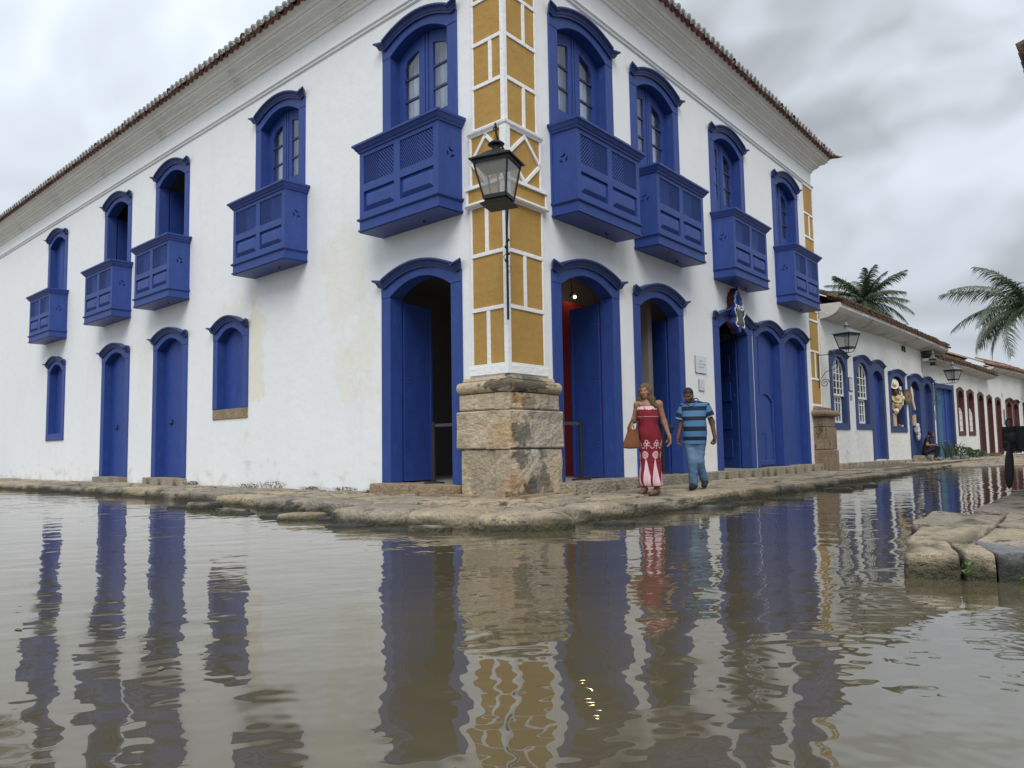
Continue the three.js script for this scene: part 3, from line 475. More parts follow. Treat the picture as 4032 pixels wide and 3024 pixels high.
// ---------------------------------------------------------------- pavements: kerb stones, paving stones, steps
// a worn stone: outline [[x, z]...] between y0 and y1 with rounded shoulders and an uneven face
function worn(out, y0, y1, rd, seed, rise = 0.012, line = 0.095) {
  const n = out.length, rows = []; let cx = 0, cz = 0; for (const p of out) { cx += p[0] / n; cz += p[1] / n; }
  const nz = (x, y, z, k) => perlin.noise(x * k + seed, y * k, z * k + seed * 1.3);
  const lv = [[y0, 0], ...(y0 < 0 ? [[0.02, -0.01], [0.06, -0.012], [0.1, -0.004]].filter((q) => q[0] < y1 - rd * 0.5 - 0.02) : [[mix(y0, y1, 0.55), 0.0]]), [y1 - rd * 0.45, 0.16 * rd], [y1 - rd * 0.1, 0.6 * rd], [y1, 1.4 * rd]];
  for (const [y, inset] of lv) rows.push(out.map(([x, z]) => { const l = Math.hypot(x - cx, z - cz), k = Math.max(0.1, (l - inset) / l), j = 1 + 0.05 * nz(x, y, z, 4) * Math.min(1, 0.35 / l); return [cx + (x - cx) * k * j, y + rise * nz(x, 0, z, 3) * (y > y0 + 0.01 ? 1 : 0), cz + (z - cz) * k * j]; }));
  const mid = rows[rows.length - 1].map(([x, y, z]) => [mix(cx, x, 0.45), y1 + 0.006 + rise * nz(x, 3, z, 5), mix(cz, z, 0.45)]); rows.push(mid);
  const pos = [], idx = [], m = rows.length; rows.flat().forEach((p) => pos.push(...p)); pos.push(cx, y1 + 0.008, cz);
  for (let i = 0; i + 1 < m; i++) for (let j = 0; j < n; j++) { const k = (j + 1) % n, a = i * n + j, b = i * n + k, c = (i + 1) * n + k, d = (i + 1) * n + j; idx.push(a, b, c, a, c, d); }
  for (let j = 0; j < n; j++) idx.push((m - 1) * n + j, (m - 1) * n + ((j + 1) % n), m * n);
  const g = new THREE.BufferGeometry(); g.setAttribute('position', new THREE.BufferAttribute(new Float32Array(pos), 3)); g.setIndex(idx); g.computeVertexNormals();
  const q = g.attributes.position;
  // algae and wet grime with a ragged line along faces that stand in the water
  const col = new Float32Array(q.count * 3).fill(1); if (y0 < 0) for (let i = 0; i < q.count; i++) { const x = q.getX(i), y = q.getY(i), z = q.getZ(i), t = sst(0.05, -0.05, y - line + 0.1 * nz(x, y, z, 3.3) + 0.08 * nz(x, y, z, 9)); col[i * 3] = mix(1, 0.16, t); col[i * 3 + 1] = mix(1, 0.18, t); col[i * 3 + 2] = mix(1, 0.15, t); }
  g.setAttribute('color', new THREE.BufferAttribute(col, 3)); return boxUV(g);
}
// rounded outline of a stone spanning s0..s1, n0..n1 of a frontage
function outline(f, s0, s1, n0, n1, r, rd = 0.08) {
  const p = [], L = s1 - s0, D = n1 - n0, c = Math.min(rd, L * 0.3, D * 0.3), j = (k = 0.035) => (r() - 0.5) * k, e = Math.min(0.06, D * 0.1, L * 0.1);
  const raw = [[s0 + c, n0], [(s0 + s1) / 2, n0 + j(e)], [s1 - c, n0], [s1, n0 + c], [s1 + j(e), (n0 + n1) / 2], [s1, n1 - c], [s1 - c, n1], [s0 + L * 0.66, n1 + j(e * 1.6)], [s0 + L * 0.33, n1 + j(e * 1.6)], [s0 + c, n1], [s0, n1 - c], [s0 + j(e), (n0 + n1) / 2], [s0, n0 + c]];
  for (const [s, n] of raw) { const v = at(f, s + j(0.02), 0, n + j(0.02)); p.push([v.x, v.z]); }
  return p;
}
const stoneMat = (r) => M.stones[Math.floor(r() * M.stones.length)];
function sheet(name, poly, y, mat, parent) { const g = new THREE.ExtrudeGeometry(shapeOf(poly.map(([x, z]) => [x, -z])), { depth: y + 0.3, bevelEnabled: false }); g.rotateX(-Math.PI / 2); g.translate(0, -0.3, 0); const m = parent ? part(name, boxUV(g), mat, parent) : structure(name, boxUV(g), mat); return m; }
const xz = (f, s, n) => { const v = at(f, s, 0, n); return [v.x, v.z]; };
const pave = sheet('pavement', [xz(FL, 27.8, -0.2), xz(FL, 0.3, -0.3), xz(FR, 0.3, -0.3), xz(FR, 22.75, -0.3), xz(FB, 32, -0.3), xz(FB, 32, 1.3), xz(FB, 3, 1.35), xz(FR, 22.6, 1.5), xz(FR, 8, 1.65), xz(FR, -1.0, 1.75), xz(FR, -1.75, 1.3), xz(FL, -1.2, 1.55), xz(FL, 1.5, 1.55), xz(FL, 5, 1.3), xz(FL, 9, 1.05), xz(FL, 14, 1.05), xz(FL, 20, 1.4), xz(FL, 27.8, 1.6)], 0.135, M.soil);
const kerbL = (s) => { const k = [[-3, 2.0], [0, 2.1], [1.6, 1.95], [4.5, 1.62], [9, 1.36], [13.5, 1.4], [18.5, 1.75], [30, 2]]; for (let i = 0; i + 1 < k.length; i++) if (s <= k[i + 1][0]) return mix(k[i][1], k[i + 1][1], (s - k[i][0]) / (k[i + 1][0] - k[i][0])); return 2; };
const yL = (s) => 0.21 - 0.002 * s, yR = (s) => 0.2 - 0.0045 * s;
{
  const r = rng(31), put = (g, nm = 'paving_stone', m) => part(nm, g, m || stoneMat(r), pave);
  // the long side
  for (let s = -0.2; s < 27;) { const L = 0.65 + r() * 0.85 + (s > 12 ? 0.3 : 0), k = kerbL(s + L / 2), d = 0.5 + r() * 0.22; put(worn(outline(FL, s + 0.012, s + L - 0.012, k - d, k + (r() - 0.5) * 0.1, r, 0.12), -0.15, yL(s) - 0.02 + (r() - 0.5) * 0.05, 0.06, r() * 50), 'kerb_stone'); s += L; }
  for (let s = -0.2; s < 24;) { const L = 0.4 + r() * 0.6, k = kerbL(s + L / 2) - 0.55; let n = 0.02; while (n < k - 0.1) { const d = Math.min(k - n, 0.28 + r() * 0.28); if (d < 0.1) break; put(worn(outline(FL, s + 0.015 + r() * 0.05, s + L - 0.015 + r() * 0.05, n + 0.015, n + d - 0.012, r, 0.06), 0.05, yL(s) + 0.0 + (r() - 0.5) * 0.035, 0.03, r() * 50, 0.02)); n += d; } s += L; }
  // the street side
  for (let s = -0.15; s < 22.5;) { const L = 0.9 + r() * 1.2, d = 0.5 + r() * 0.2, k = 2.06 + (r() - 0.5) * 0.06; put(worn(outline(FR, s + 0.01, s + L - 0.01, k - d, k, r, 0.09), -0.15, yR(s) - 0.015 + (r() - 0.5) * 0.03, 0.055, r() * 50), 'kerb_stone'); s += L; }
  for (let s = 0.1; s < 22;) { const L = 0.55 + r() * 0.8, k = 1.5; let n = 0.05; while (n < k - 0.1) { const d = Math.min(k - n, 0.32 + r() * 0.35); if (d < 0.12) break; put(worn(outline(FR, s + 0.015, s + L - 0.015 + r() * 0.03, n + 0.012, n + d - 0.012, r, 0.06), 0.05, yR(s) + (r() - 0.5) * 0.03, 0.03, r() * 50, 0.015)); n += d; } s += L; }
  // the great rounded stones at the corner
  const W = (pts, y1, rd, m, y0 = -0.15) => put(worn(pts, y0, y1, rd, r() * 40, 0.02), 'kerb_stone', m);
  const el = (cx, cz, a, b, t, n = 14, p = 2.8) => { const o = []; for (let i = 0; i < n; i++) { const u = (i / n) * 2 * Math.PI, c = Math.cos(u), s = Math.sin(u), x = Math.sign(c) * Math.abs(c) ** (2 / p) * a, z = Math.sign(s) * Math.abs(s) ** (2 / p) * b; o.push([cx + (x * Math.cos(t) - z * Math.sin(t)) * (1 + (r() - 0.5) * 0.06), cz + (x * Math.sin(t) + z * Math.cos(t)) * (1 + (r() - 0.5) * 0.004)]); } return o; };
  W(el(0.1, -9.03, 0.56, 0.36, 0.05), 0.17, 0.13, M.stones[2]); W(el(-0.72, -9.45, 0.55, 0.4, 0.2), 0.2, 0.11, M.stones[0]); W(el(-1.75, -10.02, 0.62, 0.34, 0.55), 0.19, 0.11, M.stones[1]);
  W(el(0.62, -9.7, 0.34, 0.3, -0.7), 0.17, 0.1, M.stones[1]); W(el(0.98, -10.0, 0.42, 0.3, -0.85), 0.2, 0.09, M.stones[0]);
  W(el(-0.1, -9.75, 0.42, 0.26, 0.1), 0.17, 0.06, M.stones[1]); W(el(-0.55, -10.35, 0.75, 0.2, 0.02), 0.24, 0.05, M.stones[2], 0.02); W(el(0.3, -10.2, 0.3, 0.18, -0.3), 0.21, 0.05, M.stones[0], 0.02);
  W(el(-1.2, -10.75, 0.5, 0.3, 0.4), 0.19, 0.05, M.stones[1]); W(el(0.75, -10.55, 0.35, 0.22, -0.7), 0.2, 0.05, M.stones[3]); W(el(-0.2, -10.05, 0.35, 0.14, 0), 0.16, 0.04, M.stones[2]); W(el(-1.9, -11.2, 0.5, 0.28, 0.75), 0.2, 0.05, M.stones[2]);
  // stones breaking the surface along the kerbs
  const loose = [[-0.95, -8.85, 0.26, 0.13, 0.06], [-1.35, -8.98, 0.3, 0.1, 0.025], [-2.0, -9.55, 0.3, 0.12, 0.03], [-2.85, -10.7, 0.36, 0.17, 0.09], [-2.45, -10.45, 0.2, 0.12, 0.05], [-3.3, -11.1, 0.3, 0.13, 0.04], [-4.3, -12.1, 0.34, 0.15, 0.06], [-4.0, -11.8, 0.2, 0.12, 0.03], [-5.1, -13.1, 0.3, 0.2, 0.11], [-5.6, -13.4, 0.3, 0.14, 0.04], [1.15, -9.15, 0.24, 0.11, 0.05], [1.42, -9.35, 0.3, 0.1, 0.02], [2.85, -11.35, 0.28, 0.1, 0.045], [3.15, -11.75, 0.2, 0.1, 0.04], [3.5, -12.1, 0.3, 0.1, 0.04], [4.4, -12.9, 0.3, 0.1, 0.03], [6.2, -15.2, 0.3, 0.13, 0.05], [6.7, -15.9, 0.3, 0.14, 0.06], [7.2, -16.5, 0.35, 0.14, 0.05], [3.55, -5.3, 0.2, 0.07, 0.02]];
  const looseNames = ['low brown stone awash before the great corner stone', 'flat dark stone barely awash beside the great corner stone', 'long flat stone awash before the brown kerb stone near the corner', 'large smooth grey-brown stone standing out of the water below the bare white wall', 'small pale stone beside the large smooth grey-brown one', 'flat stone awash under the tallest dry weeds', 'broad low stone at the kerb below the wide scraggly weeds', 'small stone tucked against the kerb below the wide scraggly weeds', 'proud grey slab stone leaning from the kerb near the second blue door', 'thin flat stone in the water near the second blue door', 'rounded stone awash on the street side of the corner', 'thin brown stone lying flat beside the rounded street-side stone', 'small stone awash in front of the woman in red', 'small stone awash between the two walkers', 'flat stone awash just past the man in stripes', 'thin stone awash below the carved emblem doorway', 'rounded stone at the kerb near the far end of the blue gates', 'grey stone at the kerb below the far ochre quoin', 'farthest grey stone at the kerb before the cobbles', 'thin pale stone awash under the sprig on the opposite kerb'];
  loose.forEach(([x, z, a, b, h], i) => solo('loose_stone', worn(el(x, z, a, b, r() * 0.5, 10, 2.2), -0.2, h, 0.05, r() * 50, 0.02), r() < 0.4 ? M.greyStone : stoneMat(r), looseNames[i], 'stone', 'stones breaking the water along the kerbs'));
  // steps
  const step = (f, s0, s1, n1, y1, m, cuts = 1) => { for (let i = 0; i < cuts; i++) { const a = mix(s0, s1, i / cuts) + 0.008, b = mix(s0, s1, (i + 1) / cuts) - 0.008; part('doorstep', worn(outline(f, a, b, -0.25, n1, r, 0.03), 0.05, y1, 0.025, r() * 50, 0.012), m || stoneMat(r), pave); } };
  step(FL, 0.9, 2.98, 0.3, 0.365, M.sill, 2); step(FL, 10.35, 12.4, 0.22, 0.345, M.stones[1]); step(FL, 13.85, 15.85, 0.2, 0.325, M.stones[3]);
  step(FR, 1.05, 3.35, 0.42, 0.365, M.stones[1], 2); step(FR, 3.37, 6.6, 0.3, 0.355, M.stones[3], 3); step(FR, 6.62, 9.5, 0.26, 0.345, M.stones[1], 2); step(FR, 9.52, 13.7, 0.3, 0.345, M.stones[1], 2);
  for (let s = 0.1; s < 15;) { const L = 0.55 + r() * 0.7; let n = 0.22; while (n < 1.2) { const d = 0.3 + r() * 0.3; put(worn(outline(FB, s + 0.015, s + L - 0.015, n + 0.012, Math.min(1.32, n + d - 0.012), r, 0.06), 0.05, 0.15 + (r() - 0.5) * 0.03, 0.03, r() * 50, 0.015)); n += d; } s += L; }
  // rough footing stones under the street houses
  for (let s = 15.25; s < 22.6;) { const L = 0.7 + r() * 0.5; part('footing_stone', worn(outline(FR, s, s + L - 0.01, -0.2, 0.12 + r() * 0.06, r, 0.03), 0.02, 0.3 - (s - 15) * 0.008, 0.03, r() * 50, 0.02), r() < 0.5 ? M.stones[3] : stoneMat(r), pave); s += L; }
  for (let s = 0; s < 5.7;) { const L = 0.6 + r() * 0.4; part('footing_stone', worn(outline(FB, s, s + L - 0.01, -0.2, 0.14 + r() * 0.06, r, 0.03), 0.0, 0.235, 0.03, r() * 50, 0.02), stoneMat(r), pave); s += L; }
}
// the cobbled street that rises out of the flood beyond, and the pavement across the way
{
  const r = rng(52), P = (f, s, n) => xz(f, s, n);
  const st = sheet('cobbled_street', [P(FR, 22.4, 1.3), P(FB, 40, 1.2), P(FB, 40, 7), P(FB, 9, 6.2), P(FB, 4, 5.0), P(FB, 0.5, 3.2), P(FR, 21, 2.2)], 0.012, M.soil);
  const flat = []; let count = 0;
  for (let s = -2.5; s < 26; s += 0.62) for (let n = 1.25; n < 7; n += 0.5) {
    const edge = 1.6 + 0.42 * (s + 2.5); if (n > edge + (r() - 0.5) * 0.8) continue; const big = s < 6, y = 0.03 + Math.min(0.09, 0.02 * (edge - n)) + (r() - 0.5) * 0.03;
    const g = worn(outline(FB, s + r() * 0.15, s + 0.5 + r() * 0.2, n + r() * 0.1, n + 0.42 + r() * 0.1, r, 0.1), 0.0, y, 0.03, r() * 50, 0.02);
    if (count < 120) { part('cobble', g, stoneMat(r), st); count++; } else flat.push(g);
  }
  const rest = part('cobbles', merge(flat), M.stones[1], st); rest.userData.kind = 'stuff';
  const op = sheet('pavement', [[3.05, -5.55], ...[[-1.2, 6.2], [6, 6.1], [30, 6.1], [30, 8.2]].map(([s, n]) => P(FR, s, n)), [9, -5.4]], 0.13, M.soil);
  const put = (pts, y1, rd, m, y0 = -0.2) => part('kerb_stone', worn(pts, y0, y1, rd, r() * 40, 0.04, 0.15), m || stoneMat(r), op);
  const quad = (a, b, c, d, k = 0.1) => { const o = [], c4 = [a, b, c, d]; for (let i = 0; i < 4; i++) { const p = c4[i], q = c4[(i + 1) % 4], w = c4[(i + 3) % 4], m = (u, v, t) => [mix(u[0], v[0], t), mix(u[1], v[1], t)]; o.push(m(p, w, k), m(p, m(q, w, 0.5), k * 0.35), m(p, q, k), m(p, q, 0.5)); } return o.map(([x, z]) => [x + (r() - 0.5) * 0.02, z + (r() - 0.5) * 0.02]); };
  put(quad([2.6, -5.33], [2.88, -5.18], [3.16, -5.8], [2.95, -6.0], 0.08), 0.175, 0.04, M.stones[2]); put(quad([2.91, -5.17], [3.07, -5.1], [3.3, -5.7], [3.17, -5.8], 0.08), 0.185, 0.04, M.stones[0]);
  put(quad([3.08, -5.1], [3.38, -5.12], [3.45, -5.5], [3.2, -5.6], 0.06), 0.19, 0.02, M.greyStone);
  put(quad([3.42, -5.05], [4.3, -4.95], [4.4, -5.5], [3.5, -5.5], 0.06), 0.2, 0.03, M.stones[2]); put(quad([4.32, -4.95], [5.3, -4.9], [5.3, -5.5], [4.42, -5.5], 0.06), 0.2, 0.03, M.stones[0]);
  put(quad([2.96, -6.02], [3.3, -5.74], [4.0, -6.7], [3.62, -7.05], 0.06), 0.18, 0.035, M.stones[0]);
  put(quad([3.52, -7.08], [4.05, -6.72], [4.75, -7.7], [4.25, -8.1], 0.06), 0.19, 0.035, M.stones[1]);
  for (let s = 0.45; s < 16;) { const L = 0.9 + r() * 0.7; put(outline(FR, s, s + L - 0.02, 5.72, 6.25, r, 0.06), 0.19, 0.035, r() < 0.5 ? M.stones[3] : null); s += L; }
  for (let s = -3.2; s < 12; s += 0.62) for (let n = 6.28; n < 8; n += 0.45) { const q = at(FR, s + 0.3, 0, n + 0.2); if (q.z > -5.5 || q.x < 3.1) continue; part('paving_stone', worn(outline(FR, s + r() * 0.1, s + 0.58 + r() * 0.06, n, n + 0.41 + r() * 0.04, r, 0.08), 0, 0.175 + (r() - 0.5) * 0.03, 0.04, r() * 50, 0.02), r() < 0.12 ? M.greyStone : stoneMat(r), op); }
  put(quad([3.32, -5.74], [3.56, -5.62], [4.2, -6.5], [4.02, -6.66], 0.08), 0.185, 0.03, M.stones[0], 0); put(quad([4.05, -6.7], [4.24, -6.54], [4.95, -7.5], [4.78, -7.68], 0.08), 0.185, 0.03, M.stones[1], 0);
  put(quad([3.3, -5.52], [4.6, -5.52], [4.7, -5.95], [3.45, -5.9], 0.12), 0.18, 0.05, M.stones[1], 0);
}
// ---------------------------------------------------------------- stone pedestals under the quoins
{
  const PM = tex(1024, 512, (u, v, c) => {   // u: -1.25 .. 1.25 m round the corner, v: 0 .. 2.1 m up; lichen, rust and damp where the photograph shows them
    const x = u * 2.5 - 1.25, y = v * 2.1, a = fbm(x * 2, y * 2, 4.1, 5), b = fbm(x * 9, y * 9, 7.3, 4), e = fbm(x * 28, y * 28, 2.2, 2);
    let k = 1 + 0.3 * a + 0.34 * b + 0.22 * e, q = [0.47 * k, 0.385 * k, 0.27 * k]; const lay = (r, g, bb, m) => { q = [mix(q[0], r * k, m), mix(q[1], g * k, m), mix(q[2], bb * k, m)]; };
    const spot = (sx, sy, rx, ry, w = 1) => sst(0.35, -0.25, Math.hypot((x - sx) / rx, (y - sy) / ry) - 1 + 2.4 * fbm(x * 3.6, y * 3.6, sx * 7 + 1, 6) + 1.3 * b) * w;
    lay(0.33, 0.28, 0.2, spot(-0.5, 0.5, 0.5, 0.5, 0.8)); lay(0.46, 0.45, 0.4, spot(0.4, 0.7, 0.35, 0.4, 0.8)); lay(0.42, 0.39, 0.33, spot(0.75, 1.2, 0.5, 0.4, 0.7));
    lay(0.42, 0.2, 0.07, spot(-0.12, 1.85, 0.12, 0.07)); lay(0.42, 0.27, 0.14, spot(0.15, 0.5, 0.3, 0.2, 0.4)); lay(0.42, 0.25, 0.12, spot(-0.1, 1.15, 0.2, 0.25, 0.45)); lay(0.4, 0.24, 0.12, spot(0.1, 0.3, 0.2, 0.15, 0.45)); lay(0.45, 0.26, 0.11, spot(0.16, 1.62, 0.12, 0.05, 0.9));
    const bl = Math.max(spot(0.5, 1.84, 0.6, 0.09, 0.95), spot(0.14, 1.83, 0.15, 0.1, 0.7), spot(0.2, 1.17, 0.2, 0.13, 0.85), spot(0.3, 1.1, 0.2, 0.07, 0.6), spot(0.22, 0.76, 0.13, 0.16, 0.85), spot(0.72, 0.42, 0.17, 0.3, 0.75), spot(0.52, 0.33, 0.13, 0.13, 1), spot(0.85, 1.4, 0.5, 0.12, 0.35), spot(0.3, 1.58, 0.3, 0.1, 0.5), spot(0.5, 0.22, 0.4, 0.06, 0.7)); lay(0.06, 0.056, 0.048, bl * 0.85);
    setl(c, ...q.map((z) => clamp(z, 0.005, 0.7)));
  }, { srgb: true });
  const pm = std(1, 1, 1, { rough: 0.93, map: PM, bumpMap: rep(rough, 3.2), bumpScale: 0.022 });
  const cp = (a, n) => { const dx = FL.n[0] + FR.n[0], dz = FL.n[1] + FR.n[1], k = 1 + FL.n[0] * FR.n[0] + FL.n[1] * FR.n[1]; return [(dx / k) * n, (dz / k) * n]; };
  const uvPed = (g) => { g = g.index ? g.toNonIndexed() : g; const p = g.attributes.position, uv = new Float32Array(p.count * 2); for (let i = 0; i < p.count; i++) { const x = p.getX(i), z = p.getZ(i), sr = x * FR.d[0] + z * FR.d[1], nr = x * FR.n[0] + z * FR.n[1], slf = x * FL.d[0] + z * FL.d[1], nl = x * FL.n[0] + z * FL.n[1]; const u = nr > nl ? sr + 0.12 : -slf - 0.12; uv[i * 2] = (u + 1.25) / 2.5; uv[i * 2 + 1] = p.getY(i) / 2.1; } g.setAttribute('uv', new THREE.BufferAttribute(uv, 2)); return g; };
  const ped = new THREE.Group(); ped.name = 'pedestal'; house.add(ped);
  // plan pieces: [from, to] along the left (negative) and right fronts, standing out by n
  const block = (a, b, n, y0, y1, seed) => {
    const pts = [], add = (u, o) => pts.push(u < 0 ? rp(FL, -u, o) : rp(FR, u, o)), N = 9, c = cp(0, n), c0 = cp(0, n - 0.16);
    const inner = [];
    if (a < 0 && b > 0) { for (let i = 0; i < 3; i++) add(mix(a, -0.14, i / 2), n); pts.push([c[0] * 0.82, c[1] * 0.82]); for (let i = 0; i < 3; i++) add(mix(0.14, b, i / 2), n); pts.push(rp(FR, b, -0.1), [0, 0], rp(FL, -a, -0.1)); }
    else { for (let i = 0; i < 5; i++) add(mix(a, b, i / 4), n); add(b, -0.1); add(a, -0.1); }
    const rows = [], nz = (x, y, z) => perlin.noise(x * 4 + seed, y * 4, z * 4), ys = [y0 + 0.004, y0 + 0.025, ...[0.25, 0.5, 0.75].map((t) => mix(y0, y1, t)), y1 - 0.025, y1 - 0.004], F = pts.length;
    ys.forEach((y, i) => rows.push(pts.map(([x, z], j) => { const back = j >= F - (a < 0 && b > 0 ? 3 : 2), k = back ? 0 : 0.022 * nz(x, y, z) - (i === 0 || i === ys.length - 1 ? 0.018 : 0), m = (a + b) / 2, nn = m < 0 ? FL.n : FR.n, endj = !back && (j === 0 || j === F - (a < 0 && b > 0 ? 4 : 3)) ? -0.012 : 0; return [x + nn[0] * (k + endj), y, z + nn[1] * (k + endj)]; })));
    part('stone_block', uvPed(skin(rows)), pm, ped);
  };
  block(-0.91, -0.12 - 0.02, 0.14, 1.47, 1.72, 3); block(-0.13, 1.09, 0.14, 1.47, 1.72, 5);
  block(-0.94, -0.29, 0.17, 0.9, 1.465, 8); block(-0.28, 0.39, 0.17, 0.9, 1.465, 12); block(0.4, 1.15, 0.17, 0.9, 1.465, 15);
  block(-0.87, -0.12, 0.14, 0.1, 0.895, 18); block(-0.11, 0.55, 0.15, 0.1, 0.895, 21); block(0.56, 1.12, 0.15, 0.1, 0.895, 24);
  const tor = []; for (let i = 0; i <= 10; i++) { const t = -Math.PI / 2 + (i / 10) * Math.PI; tor.push([0.1 + 0.09 * Math.cos(t), 1.815 + 0.088 * Math.sin(t)]); } tor.push([-0.05, 1.905], [-0.05, 1.725]);
  const seg = (p, nm) => part(nm, uvPed(sweepPlan(p, tor)), pm, ped);
  seg([rp(FL, 0.91), rp(FL, 0.16)], 'torus_moulding'); seg([rp(FL, 0.155), rp(FL, 0), rp(FR, 1.09)], 'torus_moulding');
  const ball = new THREE.SphereGeometry(0.1, 12, 10); ball.scale(1, 1.0, 1); const bc = cp(0, 0.1); ball.translate(bc[0] * 1.0, 1.815, bc[1] * 1.0); part('corner_boss', uvPed(ball), pm, ped);
  part('fillet', uvPed(sweepPlan([rp(FL, 0.88), rp(FL, 0), rp(FR, 1.05)], [[-0.03, 1.9], [0.075, 1.9], [0.085, 1.92], [0.06, 1.965], [-0.03, 1.97]])), pm, ped);
  // footing plinth
  part('plinth_stone', worn([rp(FL, 1.15, -0.05), rp(FL, 1.1, 0.33), rp(FL, 0.4, 0.33), rp(FL, -0.1, 0.34), rp(FL, -0.3, 0.12), rp(FR, -0.3, 0.12), rp(FR, 0.3, 0.26), rp(FR, 1.1, 0.24), rp(FR, 1.15, -0.05), [0.3, -0.6]], 0.0, 0.235, 0.03, 4, 0.02), M.sill, ped);
  // far pedestal
  const fp = new THREE.Group(); fp.name = 'pedestal'; house.add(fp); const fbk = (s0, s1, n, y0, y1) => part('stone_block', bx(s0, s1, y0, y1, -0.1, n, 0.03), M.pedFar, fp, [0, 0, 0], FR.turn);
  fbk(13.86, 14.98, 0.36, 0.05, 0.72); fbk(13.88, 14.96, 0.33, 0.725, 1.36); fbk(13.9, 14.92, 0.3, 1.365, 1.66);
  part('torus_moulding', sweepPlan([[-0.02, -0.1], [-0.02, 0.28], [1.06, 0.28], [1.06, -0.1]].map(([x, z]) => [x, z]), tor.map(([a, b]) => [a - 0.06, b - 0.06])), M.pedFar, fp, loc(FR, 13.9, 0), FR.turn);
  part('fillet', bx(13.92, 14.85, 1.8, 1.93, -0.1, 0.24, 0.02), M.pedFar, fp, [0, 0, 0], FR.turn);
}
// ---------------------------------------------------------------- the low houses along the street
function houseFrame(g, f, o, mats) {   // an arched surround on a low house; o: s, a, ai, y0, ys, rise, sill
  const q = new THREE.Group(); q.name = o.name; g.add(q); const v = at(f, o.s, 0).sub(g.position); q.position.copy(v); q.rotation.y = f.turn; if (o.label) q.userData.label = o.label;
  for (const k of [-1, 1]) part('jamb', k < 0 ? bx(-o.a, -o.ai, o.y0, o.ys - 0.003, -0.2, 0.03) : bx(o.ai, o.a, o.y0, o.ys - 0.003, -0.2, 0.03), mats[0], q);
  const hy = (x) => { const t = Math.abs(x) / (o.a - 0.08); return o.ys + o.hd + (t < 1 ? o.cr * (1 - t * t) : 0.04); };
  const p = [[-o.a, o.ys]]; for (let i = 0; i <= 12; i++) { const x = -o.a + 2 * o.a * i / 12; p.push([x, hy(x)]); } p.push([o.a, o.ys]); for (let i = 0; i <= 10; i++) { const x = o.ai - 2 * o.ai * i / 10; p.push([x, o.ys + o.rise * (1 - Math.pow(Math.abs(x / o.ai), 2.6))]); }
  part('lintel', slab(p.reverse(), -0.2, 0.033), mats[0], q);
  if (mats[1]) { const rows = []; for (let i = 0; i <= 16; i++) { const x = -o.a + 2 * o.a * i / 16, e = i === 0 ? -1 : i === 16 ? 1 : 0; rows.push(PROF.map(([n, u]) => [x + e * n * 0.8, hy(x) + u * 0.8 - 0.01, 0.02 + n * 0.8])); } part('lintel_cornice', skin(rows), mats[1], q); }
  if (o.sill) part('sill', bx(-o.a, o.a, o.y0 - 0.2, o.y0 - 0.003, -0.2, 0.032), mats[0], q);
  return q;
}
function sashWindow(q, o, mid) {   // white sliding sashes of small panes
  const bars = (x0, x1, y0, ytop, nc, nr, z, name, yt) => {
    const t = 0.04, l = [bx(x0, x0 + t, y0, yt, z, z + 0.04), bx(x1 - t, x1, y0, yt, z, z + 0.04), bx(x0 + t, x1 - t, y0, y0 + 0.06, z, z + 0.04)];
    for (let i = 1; i < nc; i++) { const x = mix(x0, x1, i / nc); l.push(bx(x - 0.012, x + 0.012, y0 + 0.06, ytop(x), z + 0.005, z + 0.035)); }
    for (let i = 1; i < nr; i++) { const y = mix(y0, yt + 0.1, i / nr); l.push(bx(x0 + t, x1 - t, y - 0.012, y + 0.012, z + 0.008, z + 0.032)); }
    const p = []; for (let i = 0; i <= 10; i++) { const x = mix(x0, x1, i / 10); p.push([x, ytop(x)]); } for (let i = 10; i >= 0; i--) { const x = mix(x0, x1, i / 10); p.push([x, ytop(x) - 0.05]); } l.push(slab(p.reverse(), z, z + 0.04));
    part(name, merge(l), M.sash, q); const pane = []; pane.push([x0 + 0.01, y0 + 0.02], [x1 - 0.01, y0 + 0.02]); for (let i = 0; i <= 6; i++) { const x = mix(x1 - 0.01, x0 + 0.01, i / 6); pane.push([x, ytop(x) - 0.03]); } part('pane', slab(pane, z + 0.016, z + 0.022), M.glass, q);
  };
  const ai = o.ai, top = (x) => o.ys + o.rise * (1 - Math.pow(Math.abs(x / ai), 2.6)) - 0.02;
  bars(-ai + 0.01, ai - 0.01, mid, top, 4, 4, -0.1, 'upper_sash', o.ys); bars(-ai + 0.01, ai - 0.14, o.y0 + 0.01, () => mid, 4, 3, -0.15, 'lower_sash', mid);
  const cur = []; for (let i = 0; i <= 40; i++) { const x = mix(-ai, ai, i / 40); cur.push([[x, o.y0, -0.3 + 0.03 * Math.sin(i * 1.1)], [x, mid - 0.1, -0.3 + 0.03 * Math.sin(i * 1.1)]]); } part('lace_curtain', skin(cur, false, false), M.lace, q);
}
M.lace = std(0.3, 0.29, 0.31, { rough: 0.9, side: THREE.DoubleSide });
M.shopDark = std(0.22, 0.21, 0.2, { rough: 0.9 });
